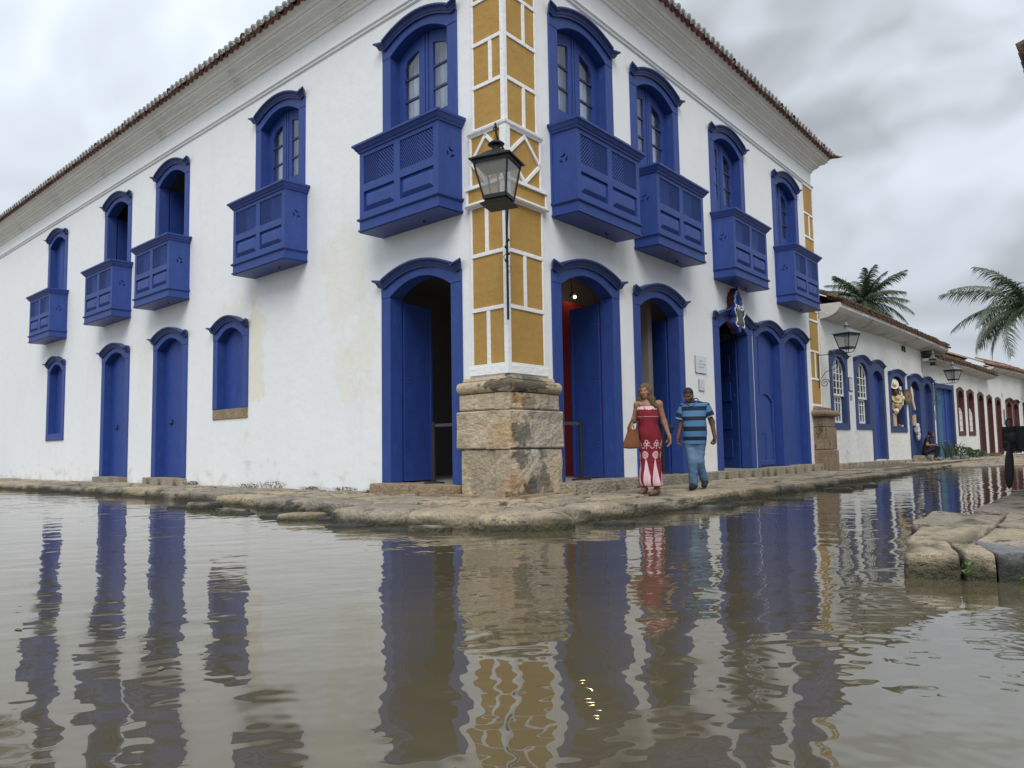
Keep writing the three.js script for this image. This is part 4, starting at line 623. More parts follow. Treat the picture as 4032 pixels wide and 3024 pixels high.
function wallRun(g, f, s0, s1, top, list, mat) {
  const holes = list.map((o) => { const p = [[o.s - o.a + 0.04, (o.sill ? o.y0 - 0.15 : o.y0)], [o.s + o.a - 0.04, (o.sill ? o.y0 - 0.15 : o.y0)]]; for (let i = 0; i <= 8; i++) { const x = o.a - 0.04 - (2 * (o.a - 0.04) * i) / 8; p.push([o.s + x, o.ys + 0.05 + (o.square ? 0 : (o.rise) * (1 - (x / o.a) ** 2))]); } return p; });
  const m = part('wall', slab([[s0, -0.3], [s1, -0.3], [s1, top], [s0, top]], -0.35, 0, holes), mat, g); m.position.copy(at(f, 0, 0).sub(g.position)); m.rotation.y = f.turn;
  const b = part('room_back', bx(s0 + 0.2, s1 - 0.2, 0, top - 0.05, -2.6, -2.5), M.shopDark, g); b.position.copy(m.position); b.rotation.y = f.turn;
  const fl = part('room_floor', bx(s0 + 0.05, s1 - 0.05, 0, 0.2, -2.5, -0.36), M.shopDark, g); fl.position.copy(m.position); fl.rotation.y = f.turn;
}
// eave: a plastered cove and a ragged row of barrel tiles, then the roof slope behind
function eave(g, runs, tileMat, seed, ragged) {
  const r = rng(seed), cove = [], deck = [], tiles = [], dn = [];
  runs.forEach(([f, s, yw, ye, over]) => {
    const P = (n, y) => { const v = at(f, s, y, n).sub(g.position); return [v.x, v.y, v.z]; };
    const row = []; for (let i = 0; i <= 6; i++) { const t = i / 6; row.push(P(over * t, yw + (ye - yw) * (1 - Math.sqrt(1 - t * t * 0.92)))); } row.push(P(over, ye + 0.03), P(-0.3, ye + 0.03), P(-0.3, yw)); cove.push(row);
    deck.push([P(over + 0.03, ye + 0.06), P(-4.5, ye + 0.06 + (4.5 + over) * 0.42), P(-9, ye + 0.06)]);
  });
  part('eave_cove', skin(cove), M.coveStreet, g); part('roof_deck', skin(deck, false, false), tileMat, g);
  for (let i = 0; i + 1 < runs.length; i++) {
    const [fa, sa, , ya, oa] = runs[i], [fb, sb, , yb, ob] = runs[i + 1], A = at(fa, sa, ya, oa), B = at(fb, sb, yb, ob), L = A.distanceTo(B), n = Math.round(L / 0.21);
    for (let k = 0; k < n; k++) for (let row = 0; row < 2; row++) {
      const t = (k + 0.5) / n, p = A.clone().lerp(B, t), turn = Math.atan2(-(B.z - A.z), B.x - A.x), jit = (r() - 0.5) * ragged;
      for (const up of [1, -1]) { if (up < 0 && row) continue; const a = [], b = [], rad = 0.1; for (let i2 = 0; i2 <= 5; i2++) { const u = Math.PI * i2 / 5; a.push([Math.cos(u) * rad + (up < 0 ? 0.105 : 0), up * Math.sin(u) * rad * 0.8, 0]); b.push([Math.cos(u) * rad * 0.85 + (up < 0 ? 0.105 : 0), up * Math.sin(u) * rad * 0.7, -0.5]); }
        const q = skin([a, b], true); q.rotateX(22 * R); q.translate((r() - 0.5) * 0.02, 0.07 + jit * 0.5 + row * 0.22 + (up > 0 ? 0.045 : 0), (up > 0 ? 0.04 : 0.08) + jit - row * 0.42); q.rotateY(turn); q.translate(p.x - g.position.x, p.y, p.z - g.position.z); (up > 0 ? tiles : dn).push(q); }
    }
  }
  const a = part('eave_tiles', merge(tiles), tileMat, g), b = part('channel_tiles', merge(dn), M.tileStreet, g); a.userData.kind = 'stuff'; b.userData.kind = 'stuff';
}
M.coveStreet = std(1, 1, 1, { rough: 0.95, map: rep(toned(256, [0.56, 0.55, 0.52], 0.2, 5, 3.6, [0.28, 0.26, 0.23, 0.12, 0.5]), 0.3) });
M.tileStreet = std(1, 1, 1, { rough: 0.95, map: rep(toned(256, [0.17, 0.075, 0.05], 0.4, 6, 5.9), 1) });
M.tileMoss = std(1, 1, 1, { rough: 1, side: THREE.DoubleSide, map: rep(toned(512, [0.17, 0.105, 0.075], 0.5, 6, 2.8, [0.03, 0.045, 0.016, 0.0, 0.25]), 0.8), bumpMap: rep(rough, 2), bumpScale: 0.03 });
{
  // house with blue openings: part before the bend, part after
  const h = thing('street_house', 'low white house with dusty blue window and door surrounds beside the tall corner house', 'house', at(FR, 14.9, 0).toArray());
  const bl = [M.blueStreet, M.blueStreet];
  const fa = [{ name: 'sash_window', s: 16.6, a: 0.95, ai: 0.7, y0: 1.53, ys: 3.22, rise: 0.38, hd: 0.35, cr: 0.16, sill: 1 }, { name: 'sash_window', s: 19.35, a: 1.0, ai: 0.72, y0: 1.55, ys: 3.24, rise: 0.38, hd: 0.36, cr: 0.18, sill: 1 }, { name: 'doorway', s: 21.38, a: 1.02, ai: 0.76, y0: 0.3, ys: 3.2, rise: 0.28, hd: 0.4, cr: 0.18 }];
  const fb = [{ name: 'shop_window', s: 1.1, a: 0.9, ai: 0.67, y0: 1.48, ys: 3.1, rise: 0.32, hd: 0.34, cr: 0.16, sill: 1 }, { name: 'shop_doorway', s: 3.15, a: 0.82, ai: 0.55, y0: 0.22, ys: 3.0, rise: 0.34, hd: 0.38, cr: 0.17 }, { name: 'shop_doorway', s: 4.72, a: 0.75, ai: 0.5, y0: 0.22, ys: 2.98, rise: 0.34, hd: 0.38, cr: 0.16 }];
  wallRun(h, FR, 14.95, 22.75, 5.0, fa, M.wallStreet); wallRun(h, FB, 0, 5.68, 4.95, fb, M.wallStreet);
  fa.forEach((o, i) => { const q = houseFrame(h, FR, o, bl); if (i < 2) sashWindow(q, o, 2.38); else { boards(q, -o.ai, 0, o.y0, (x) => o.ys + 0.2, 2, -0.2, M.blueDark); boards(q, 0, o.ai, o.y0, (x) => o.ys + 0.2, 2, -0.19, M.blueDark); } });
  fb.forEach((o, i) => { const q = houseFrame(h, FB, o, bl); if (i === 2) { part('yellow_post', bx(-o.ai, -o.ai + 0.09, o.y0, o.ys, -0.18, -0.02), M.ochre, q); boards(q, -0.38, o.ai, o.y0, () => o.ys + 0.2, 2, -0.2, M.blueStreet); } });
  eave(h, [[FR, 14.95, 4.6, 5.0, 0.6], [FR, 18.5, 4.72, 5.06, 0.6], [FR, 22.75, 4.85, 5.1, 0.62], [FB, 2.6, 4.72, 4.97, 0.62], [FB, 5.9, 4.55, 4.8, 0.6]], M.tileMoss, 5, 0.05);
  const ew = part('gable_wall', bx(-0.2, 0.2, 0, 4.9, -8, -0.3), M.wallStreet, h); ew.position.copy(at(FR, 15.2, 0).sub(h.position)); ew.rotation.y = FR.turn;
  const vs = part('vent_tiles', merge([bx(26.65 - 22.75 - 2.0, 26.75 - 22.75 - 2.0, 4.46, 4.66, -0.05, 0.04, 0.01), bx(2.14, 2.24, 4.44, 4.64, -0.05, 0.04, 0.01), bx(1.9, 2.24, 4.62, 4.68, -0.05, 0.03)]), M.dark, h); vs.position.copy(at(FB, 0, 0).sub(h.position)); vs.rotation.y = FB.turn;

  const h2 = thing('street_house', 'low white house with blue plank door and maroon arched windows under a mossy roof', 'house', at(FB, 5.7, 0).toArray());
  const mr = [M.maroon, null], f2 = [{ name: 'plank_doorway', s: 7.1, a: 1.36, ai: 1.14, y0: 0.2, ys: 3.2, rise: 0.001, hd: 0.2, cr: 0.001, square: 1 }, { name: 'arched_window', s: 9.5, a: 0.56, ai: 0.42, y0: 1.36, ys: 2.95, rise: 0.28, hd: 0.3, cr: 0.14, sill: 1 }, { name: 'arched_window', s: 11.15, a: 0.57, ai: 0.43, y0: 1.36, ys: 2.92, rise: 0.28, hd: 0.3, cr: 0.14, sill: 1 }, { name: 'doorway', s: 12.95, a: 0.54, ai: 0.43, y0: 0.2, ys: 2.88, rise: 0.26, hd: 0.28, cr: 0.14 }];
  const f3 = [{ name: 'doorway', s: 14.6, a: 0.5, ai: 0.41, y0: 0.2, ys: 2.8, rise: 0.26, hd: 0.3, cr: 0.13 }, { name: 'doorway', s: 16.3, a: 0.55, ai: 0.44, y0: 0.2, ys: 2.75, rise: 0.28, hd: 0.3, cr: 0.13 }, { name: 'doorway', s: 18.6, a: 0.68, ai: 0.48, y0: 0.2, ys: 2.72, rise: 0.26, hd: 0.25, cr: 0.14 }, { name: 'doorway', s: 20.15, a: 0.68, ai: 0.48, y0: 0.2, ys: 2.68, rise: 0.26, hd: 0.25, cr: 0.14 }, { name: 'doorway', s: 22.6, a: 0.68, ai: 0.48, y0: 0.2, ys: 2.66, rise: 0.26, hd: 0.25, cr: 0.14 }, { name: 'doorway', s: 25, a: 0.68, ai: 0.48, y0: 0.2, ys: 2.64, rise: 0.26, hd: 0.25, cr: 0.14 }];
  wallRun(h2, FB, 5.68, 13.75, 4.6, f2, M.wallStreet);
  f2.forEach((o, i) => {
    const q = houseFrame(h2, FB, o, i ? mr : [M.blueStreet, null]);
    if (!i) { boards(q, -o.ai, 0.02, o.y0, () => o.ys, 3, -0.18, M.teal); boards(q, 0.02, 0.52, o.y0, () => o.ys, 1, -0.2, M.blue); boards(q, 0.52, o.ai, o.y0, () => o.ys, 2, -0.17, M.blue); }
    else if (i < 3) { part('dark_board', bx(-o.ai, o.ai, o.y0 + 0.9, o.ys + 0.25, -0.2, -0.16), M.maroonDark, q); const l = [], y1 = 2.2, w = o.ai - 0.02; for (let k = 0; k <= 4; k++) { const x = mix(-w, w, k / 4); l.push(bx(x - 0.03, x + 0.03, o.y0, y1 + 0.22 * (1 - (x / w) ** 2), -0.1, -0.06)); } for (let k = 0; k <= 3; k++) { const y = mix(o.y0 + 0.02, y1, k / 3); l.push(bx(-w, w, y - 0.028, y + 0.028, -0.095, -0.062)); } l.push(slab(archPts(w, y1, y1, 0.24).reverse(), -0.1, -0.06, [archPts(w - 0.06, y1, y1, 0.19)])); part('lattice_sash', merge(l), M.sash, q); part('backing', bx(-w, w, o.y0, y1, -0.14, -0.12), M.lace, q); }
    else boards(q, -o.ai, o.ai, o.y0, () => o.ys + 0.15, 2, -0.18, M.brown);
  });
  eave(h2, [[FB, 4.2, 4.2, 4.3, 0.5], [FB, 9, 4.12, 4.25, 0.5], [FB, 14.2, 3.95, 4.08, 0.5]], M.tileMoss, 9, 0.09);
  const h3 = thing('street_house', 'low white house with narrow maroon doorways at the far end of the street', 'house', at(FB, 13.8, 0).toArray());
  wallRun(h3, FB, 13.75, 30, 4.7, f3, M.wallStreet);
  f3.forEach((o, i) => { const q = houseFrame(h3, FB, o, i > 1 ? [M.maroon, M.maroon] : mr); boards(q, -o.ai, o.ai, o.y0, () => o.ys + 0.15, 2, -0.18, M.maroonDark); });
  eave(h3, [[FB, 13.9, 4.4, 4.55, 0.45], [FB, 18, 4.42, 4.6, 0.45], [FB, 30, 4.3, 4.5, 0.45]], M.tileWarm, 12, 0.07);
}
// ---------------------------------------------------------------- lanterns
M.lampGlass = phys(0.72, 0.73, 0.72, { roughness: 0.22, transmission: 0.78, thickness: 0, ior: 1.45 });
M.zinc = std(0.17, 0.19, 0.21, { rough: 0.6, metalness: 0.2, bumpMap: rep(grain, 4), bumpScale: 0.003 });
function lantern(g, { a, b, y0, y1, cap, roofMat, base }) {   // a: half width at the eave, b: at the foot
  const L = [], c4 = [[1, 1], [1, -1], [-1, -1], [-1, 1]];
  c4.forEach(([x, z]) => part('glazing_post', rod([x * b, y0, z * b], [x * a, y1, z * a], 0.014, 0.014, 5), M.iron, g));
  const ring = (h, y, t, w) => { const o = []; for (const s of [-1, 1]) { o.push(bx(-h, h, y, y + t, s * h - w, s * h + w), bx(s * h - w, s * h + w, y, y + t, -h, h)); } return merge(o); };
  part('top_rim', ring(a - 0.004, y1 - 0.05, 0.05, 0.014), M.iron, g); part('foot_rim', ring(b, y0 - 0.01, 0.05, 0.014), M.iron, g);
  for (let k = 0; k < 4; k++) { const p = c4[k], q = c4[(k + 1) % 4], o = (h, y) => [[p[0] * h * 0.97, y, p[1] * h * 0.97], [q[0] * h * 0.97, y, q[1] * h * 0.97]], [A, B] = o(b, y0 + 0.03), [D, C] = o(a, y1 - 0.03); const s = new THREE.BufferGeometry(); s.setAttribute('position', new THREE.BufferAttribute(new Float32Array([...A, ...B, ...C, ...A, ...C, ...D]), 3)); s.computeVertexNormals(); part('pane', boxUV(s), M.lampGlass, g); }
  const sq = (h, y) => c4.map(([x, z]) => [x * h, y, z * h]);
  part('hood', skin([sq(a + 0.045, y1 - 0.004), sq(a + 0.045, y1 + 0.012), sq(a * 0.74, y1 + 0.075), sq(a * 0.42, y1 + 0.14), sq(0.055, y1 + 0.15)]), roofMat, g);
  part('chimney', new THREE.CylinderGeometry(0.055, 0.058, 0.11, 12).translate(0, y1 + 0.18, 0), roofMat, g);
  part('chimney_cap', cap === 'disc' ? new THREE.LatheGeometry([[0, 0.05], [0.06, 0.045], [0.1, 0.015], [0.112, 0], [0.1, -0.008], [0, -0.008]].map((p) => new THREE.Vector2(...p)), 20).translate(0, y1 + 0.24, 0) : new THREE.LatheGeometry([[0, 0.12], [0.02, 0.1], [0.05, 0.055], [0.085, 0.01], [0.085, 0], [0, 0]].map((p) => new THREE.Vector2(...p)), 16).translate(0, y1 + 0.23, 0), roofMat, g);
  part('lamp_stem', rod([0, y0, 0], [0, mix(y0, y1, 0.8), 0], 0.014, 0.01), M.zinc, g);
  if (base) part('foot_plate', skin([sq(b + 0.04, y0 - 0.085), sq(b + 0.045, y0 - 0.07), sq(b - 0.01, y0 - 0.03), sq(b - 0.01, y0 - 0.005)]), M.iron, g);
  else { part('foot_cradle', merge([...c4.map(([x, z]) => tube([[x * b, y0, z * b], [x * b * 0.7, y0 - 0.09, z * b * 0.7], [0, y0 - 0.13, 0]], 0.01, 8, 5))]), M.iron, g); }
}
{
  // the lantern on the corner, hung from an iron arm that reaches out from the quoin
  const g = thing('street_lantern', 'large black hanging lantern on an iron arm in front of the ochre corner quoin', 'lantern', [-0.145, 0, -9.9], 0);
  const l = new THREE.Group(); l.name = 'lantern_head'; l.rotation.set(0, -20.6 * R, 2.2 * R); l.position.set(0.165, 0, 0); g.add(l);
  lantern(l, { a: 0.24, b: 0.15, y0: 4.12, y1: 4.62, cap: 'disc', roofMat: M.iron, base: true });
  const c = COR.clone().sub(g.position), out = [(FL.n[0] + FR.n[0]) / 2, (FL.n[1] + FR.n[1]) / 2], w = (k, y) => [c.x + out[0] * k, y, c.z + out[1] * k];
  part('wall_rod', merge([rod(w(0.2, 2.76), w(0.2, 5.0), 0.018), rod(w(0.05, 4.95), w(0.22, 4.95), 0.014), rod(w(0.05, 3.7), w(0.22, 3.7), 0.014)]), M.iron, g);
  part('arm', tube([w(0.1, 4.95), w(0.7, 5.02), [0.0, 5.1, -0.4], [-0.015, 5.1, 0]], 0.016, 24), M.iron, g); part('brace', tube([w(0.2, 4.0), w(0.6, 4.5), [-0.02, 5.05, -0.5]], 0.012, 20), M.iron, g);
  part('hook', merge([new THREE.TorusGeometry(0.028, 0.008, 6, 12).translate(-0.012, 5.04, 0), rod([-0.012, 5.03, 0], [0.0, 4.93, 0], 0.008), new THREE.TorusGeometry(0.02, 0.006, 6, 12).translate(-0.006, 4.93, 0), rod([-0.012, 5.12, 0], [-0.012, 5.06, 0], 0.01)]), M.rust, g);
  part('insulators', merge([0, 1, 2, 3].map((k) => { const p = w(0.24, 3.62 + k * 0.1); return new THREE.SphereGeometry(0.028 - 0.003 * (k % 2), 7, 6).translate(p[0] + (k % 2 ? 0.015 : -0.012), p[1], p[2]); })), M.iron, g);
  part('wire', merge([tube([w(0.24, 3.6), [c.x + out[0] * 0.3 - 0.06, 3.66, c.z + out[1] * 0.3], w(0.25, 3.75), w(0.22, 4.1)], 0.005, 16, 4), tube([w(0.24, 3.55), [c.x + out[0] * 0.3 + 0.05, 3.5, c.z + out[1] * 0.3], w(0.25, 3.42)], 0.004, 12, 4)]), M.iron, g);
  // two bracket lanterns down the street
  const scroll = (r0, turns, cx, cy, dir, n = 30) => { const p = []; for (let i = 0; i <= n; i++) { const t = i / n, a = dir * t * turns * 2 * Math.PI, r = r0 * (1 - 0.8 * t); p.push([0, cy + Math.sin(a) * r, cx + Math.cos(a) * r]); } return p; };
  const bracket = (f, s, y, sc, label) => {
    const q = thing('street_lantern', label, 'lantern', at(f, s, 0, 0).toArray(), f.turn, 'bracket lanterns along the street');
    const N = 0.86 * sc, head = new THREE.Group(); head.name = 'lantern_head'; head.position.set(0, 0, N); head.rotation.y = -0.35; q.add(head);
    lantern(head, { a: 0.25 * sc, b: 0.15 * sc, y0: y + 0.13, y1: y + 0.55, cap: 'cone', roofMat: M.zinc, base: false });
    part('wall_bar', rod([0, y - 0.95 * sc, 0.04], [0, y + 0.02, 0.04], 0.012), M.iron, q); part('arm', rod([0, y, 0.04], [0, y, N], 0.011), M.iron, q);
    part('scrollwork', merge([tube(scroll(0.13 * sc, 1.6, 0.2 * sc, y - 0.82 * sc, 1), 0.009, 40, 5), tube([[0, y - 0.75 * sc, 0.05], [0, y - 0.5 * sc, 0.25 * sc], [0, y - 0.42 * sc, 0.5 * sc], [0, y - 0.2 * sc, 0.62 * sc], [0, y - 0.03, 0.45 * sc]], 0.009, 30, 5), tube(scroll(0.12 * sc, 1.4, 0.42 * sc, y - 0.2 * sc, -1), 0.008, 36, 5)]), M.iron, q);
  };
  bracket(FR, 14.5, 3.46, 1, 'zinc-topped bracket lantern by the far ochre quoin'); bracket(FB, 5.5, 3.32, 0.95, 'dark bracket lantern above the blue plank door');
  const sm = thing('wall_lamp', 'small grey lantern on a thin pipe high on the shop wall', 'lamp', at(FB, 4.2, 0, 0).toArray(), FB.turn);
  part('pipe', merge([rod([0, 3.75, 0.03], [0, 4.42, 0.03], 0.014), tube([[0, 4.42, 0.03], [0.02, 4.44, 0.25], [0.02, 4.4, 0.45]], 0.012, 12, 5)]), M.zinc, sm); const hd = new THREE.Group(); hd.name = 'lantern_head'; hd.position.set(0.02, 0, 0.45); sm.add(hd);
  lantern(hd, { a: 0.1, b: 0.08, y0: 4.1, y1: 4.28, cap: 'cone', roofMat: M.zinc, base: true });
}
// ---------------------------------------------------------------- emblem, plaques, stanchions, lit spot inside
{
  const g = thing('carved_emblem', 'blue and white carved shield with leafy plume above the third street doorway', 'emblem', at(FR, 8.3, 0, 0).toArray(), FR.turn);
  const mat = M.blue, W = std(0.75, 0.76, 0.78, { rough: 0.5 }), rust = std(0.09, 0.018, 0.02, { rough: 0.7 });
  const body = [[-0.3, 3.98], [-0.28, 3.86], [-0.22, 3.78], [-0.25, 3.66], [-0.2, 3.57], [-0.1, 3.54], [-0.06, 3.47], [0, 3.44], [0.06, 3.47], [0.1, 3.54], [0.2, 3.57], [0.25, 3.66], [0.22, 3.78], [0.28, 3.86], [0.3, 3.98], [0.2, 4.06], [0.08, 4.02], [0, 4.07], [-0.08, 4.02], [-0.2, 4.06]];
  part('shield', slab(body, 0.06, 0.2, [], 0.02), mat, g); part('shield_back', slab(body.map(([x, y]) => [x * 1.02, y]), 0.0, 0.06), rust, g);
  part('shield_field', slab([[-0.13, 3.95], [-0.15, 3.86], [-0.12, 3.75], [-0.14, 3.66], [-0.08, 3.62], [0, 3.64], [0.08, 3.62], [0.14, 3.66], [0.12, 3.75], [0.15, 3.86], [0.13, 3.95], [0, 3.99]].reverse(), 0.19, 0.215, [], 0.006), std(0.12, 0.11, 0.06, { rough: 0.7 }), g);
  for (const k of [-1, 1]) part('white_scroll', merge([tube([[k * 0.05, 3.98, 0.21], [k * 0.03, 4.05, 0.22], [k * 0.1, 4.06, 0.22], [k * 0.1, 4.0, 0.22], [k * 0.05, 3.96, 0.22]], 0.012, 20, 5), tube([[k * 0.14, 3.96, 0.21], [k * 0.2, 4.01, 0.22], [k * 0.28, 3.96, 0.21], [k * 0.26, 3.87, 0.22], [k * 0.19, 3.79, 0.21], [k * 0.2, 3.7, 0.22], [k * 0.24, 3.64, 0.21], [k * 0.18, 3.57, 0.22], [k * 0.1, 3.6, 0.21]], 0.013, 36, 5)]), W, g);
  const plume = [[-0.2, 4.06], [-0.24, 4.16], [-0.2, 4.2], [-0.22, 4.28], [-0.15, 4.31], [-0.14, 4.38], [-0.05, 4.4], [0.02, 4.5], [0.07, 4.4], [0.13, 4.36], [0.14, 4.29], [0.2, 4.26], [0.19, 4.19], [0.23, 4.14], [0.19, 4.06]];
  part('plume', slab(plume.slice().reverse(), 0.12, 0.2, [], 0.02), mat, g); part('plume_back', slab(plume.map(([x, y]) => [x * 0.95 - 0.02, y]).reverse(), 0.0, 0.12), rust, g);
  part('plume_edge', tube(plume.map(([x, y]) => [x, y, 0.195]), 0.009, 60, 5), W, g); part('plume_ribs', merge([-2, -1, 0, 1, 2].map((k) => tube([[k * 0.015, 4.07, 0.2], [k * 0.045, 4.2, 0.215], [k * 0.06, 4.34 - Math.abs(k) * 0.03, 0.205]], 0.014, 8, 5))), M.blueRail, g);
  part('beads', merge([-0.2, 0.2].map((x) => new THREE.SphereGeometry(0.028, 8, 6).translate(x, 4.05, 0.21))), W, g);
  // wall plaques
  const canvasMat = (w, h, draw) => { const c = document.createElement('canvas'); c.width = w; c.height = h; const x = c.getContext('2d'); draw(x); const t = new THREE.CanvasTexture(c); t.colorSpace = THREE.SRGBColorSpace; const m = new THREE.MeshStandardMaterial({ roughness: 0.35, map: t }); return m; };
  const plate = (f, s0, s1, y0, y1, mat, name, label, frame) => {
    const q = thing(name, label, 'plaque', at(f, (s0 + s1) / 2, (y0 + y1) / 2, 0).toArray(), f.turn), w = (s1 - s0) / 2, h = (y1 - y0) / 2;
    part('plate', bx(-w, w, -h, h, 0.004, 0.022, 0.003), frame || std(0.3, 0.31, 0.33, { rough: 0.4 }), q); const p = new THREE.PlaneGeometry(2 * w - (frame ? 0.06 : 0.008), 2 * h - (frame ? 0.06 : 0.008)); p.translate(0, 0, 0.025); part('face', p, mat, q);
  };
  plate(FR, 6.26, 6.81, 2.42, 2.78, canvasMat(320, 240, (x) => { x.fillStyle = '#d3dbe4'; x.fillRect(0, 0, 320, 240); x.font = 'bold 34px sans-serif'; const put = (t, px, py, c) => { x.fillStyle = c; let q = px; for (const ch of t) { x.fillText(ch, q, py); q += x.measureText(ch).width + 4; } return q; }; put('CASA', 100, 78, '#454c57'); put('CULTURA', put('DA', 44, 124, '#b3bac4') + 2, 124, '#454c57'); put('PARATY', put('DE', 44, 170, '#b3bac4') + 2, 170, '#454c57'); x.fillStyle = '#8d95a1'; x.fillRect(64, 192, 92, 3); x.fillRect(168, 192, 84, 3); }), 'wall_plaque', 'pale lettered plaque reading CASA DA CULTURA DE PARATY on the white wall');
  plate(FR, 6.4, 6.67, 2.05, 2.29, canvasMat(160, 160, (x) => { x.fillStyle = '#cfd3dd'; x.fillRect(0, 0, 160, 160); x.fillStyle = '#8b91a0'; x.fillRect(24, 108, 70, 5); x.fillStyle = '#a3a9b6'; x.fillRect(24, 120, 106, 3); x.fillRect(24, 128, 94, 3); }), 'wall_plaque', 'small blank-looking grey plaque below the lettered one');
  plate(FR, 17.66, 18.08, 2.57, 3.02, canvasMat(128, 192, (x) => { x.fillStyle = '#c9ccd2'; x.fillRect(0, 0, 128, 192); x.fillStyle = '#3a3d44'; x.beginPath(); x.arc(42, 58, 8, 0, 7); x.fill(); x.fillRect(39, 24, 6, 32); x.fillStyle = '#70747c'; for (const [a, b, w] of [[34, 88, 60], [38, 96, 50], [36, 112, 56], [40, 120, 46], [34, 136, 62], [34, 144, 56], [34, 152, 60], [40, 166, 52]]) x.fillRect(a, b, w, 4); }), 'framed_notice', 'black framed notice between the two white sash windows', std(0.012, 0.013, 0.016, { rough: 0.4 }));
  plate(FR, 17.76, 17.98, 2.3, 2.46, canvasMat(64, 64, (x) => { x.fillStyle = '#a7abae'; x.fillRect(0, 0, 64, 64); x.fillStyle = '#565b60'; x.fillRect(14, 14, 36, 36); x.fillStyle = '#c5c8ca'; x.fillRect(24, 20, 5, 26); x.fillRect(36, 20, 5, 26); }), 'number_plate', 'little grey house number tile below the framed notice');
  plate(FB, 1.9, 2.14, 2.14, 2.36, canvasMat(64, 64, (x) => { x.fillStyle = '#c3c8c6'; x.fillRect(0, 0, 64, 64); x.fillStyle = '#777d7d'; x.fillRect(16, 16, 32, 36); x.fillStyle = '#b9bebc'; x.fillRect(22, 22, 8, 24); x.fillRect(34, 22, 8, 24); }), 'number_plate', 'little white number tile between the hat window and the shop doorways');
  plate(FB, 5.58, 5.72, 1.83, 2.2, canvasMat(64, 96, (x) => { x.fillStyle = '#8d9093'; x.fillRect(0, 0, 64, 96); x.fillStyle = '#5e6266'; x.fillRect(12, 40, 40, 40); }), 'meter_box', 'grey meter plate beside the blue plank door');
  plate(FB, 17.3, 17.62, 1.75, 2.55, canvasMat(32, 64, (x) => { x.fillStyle = '#6f7478'; x.fillRect(0, 0, 32, 64); }), 'notice_board', 'tall grey notice board beside the far maroon doorways');
  // belt stanchions in the open doorways
  const post = (f, s, n, y, dir, label) => {
    const q = thing('belt_stanchion', label, 'stanchion', at(f, s, y, n).toArray(), f.turn, 'belt stanchions in the open doorways');
    part('base', new THREE.LatheGeometry([[0, 0.05], [0.05, 0.045], [0.16, 0.03], [0.175, 0.012], [0.175, 0], [0, 0]].map((p) => new THREE.Vector2(...p)), 24), M.dark, q); part('pole', rod([0, 0.03, 0], [0, 0.94, 0], 0.032), M.dark, q); part('belt_head', rod([0, 0.9, 0], [0, 1.0, 0], 0.04), M.iron, q); part('belt', bx(Math.min(0, dir), Math.max(0, dir), 0.925, 0.975, -0.004, 0.004), std(0.05, 0.052, 0.06, { rough: 0.8 }), q);
  };
  post(FL, 1.94, -0.25, 0.352, 1.0, 'black belt stanchion in the doorway on the long side of the corner'); post(FR, 2.18, -0.2, 0.352, -1.0, 'black belt stanchion in the doorway with the red partition'); post(FR, 5.02, -0.15, 0.352, 0.9, 'black belt stanchion in the doorway behind the two walkers');
  // one lit spot lamp inside
  const lp = at(FR, 4.0, 3.88, -1.45), sp = thing('spot_lamp', 'small lit warm spot lamp inside the dark doorway above the red partition', 'lamp', lp.toArray(), FR.turn);
  const can = part('lamp_can', new THREE.CylinderGeometry(0.03, 0.045, 0.11, 12).rotateX(0.9).translate(0, 0.05, -0.05), M.dark, sp); part('bracket', rod([0, 0.08, -0.06], [0, 0.5, -0.1], 0.008), M.dark, sp);
  const em = std(1, 0.85, 0.6, {}); em.emissive.setRGB(1, 0.78, 0.45); em.emissiveIntensity = 3; part('lamp_lens', new THREE.SphereGeometry(0.032, 10, 8), em, sp);
  const pl = new THREE.PointLight(0xffd9a0, 0.05); pl.position.copy(at(FR, 4.0, 3.88, -1.4)); pl.castShadow = true; pl.shadow.radius = 1.5; scene.add(pl);
  // cctv camera under the low eave
  const cc = thing('security_camera', 'small white security camera on the end of the low eave', 'camera', at(FR, 15.05, 4.72, 0.22).toArray(), FR.turn); part('body', new THREE.CapsuleGeometry(0.055, 0.12, 4, 10).rotateZ(1.4), M.paper, cc); part('lens', new THREE.CylinderGeometry(0.035, 0.035, 0.02, 10).rotateZ(1.4).translate(0.12, 0.02, 0), M.dark, cc); part('mount', merge([rod([-0.12, -0.12, -0.2], [0, -0.04, 0], 0.014)]), M.paper, cc);
}
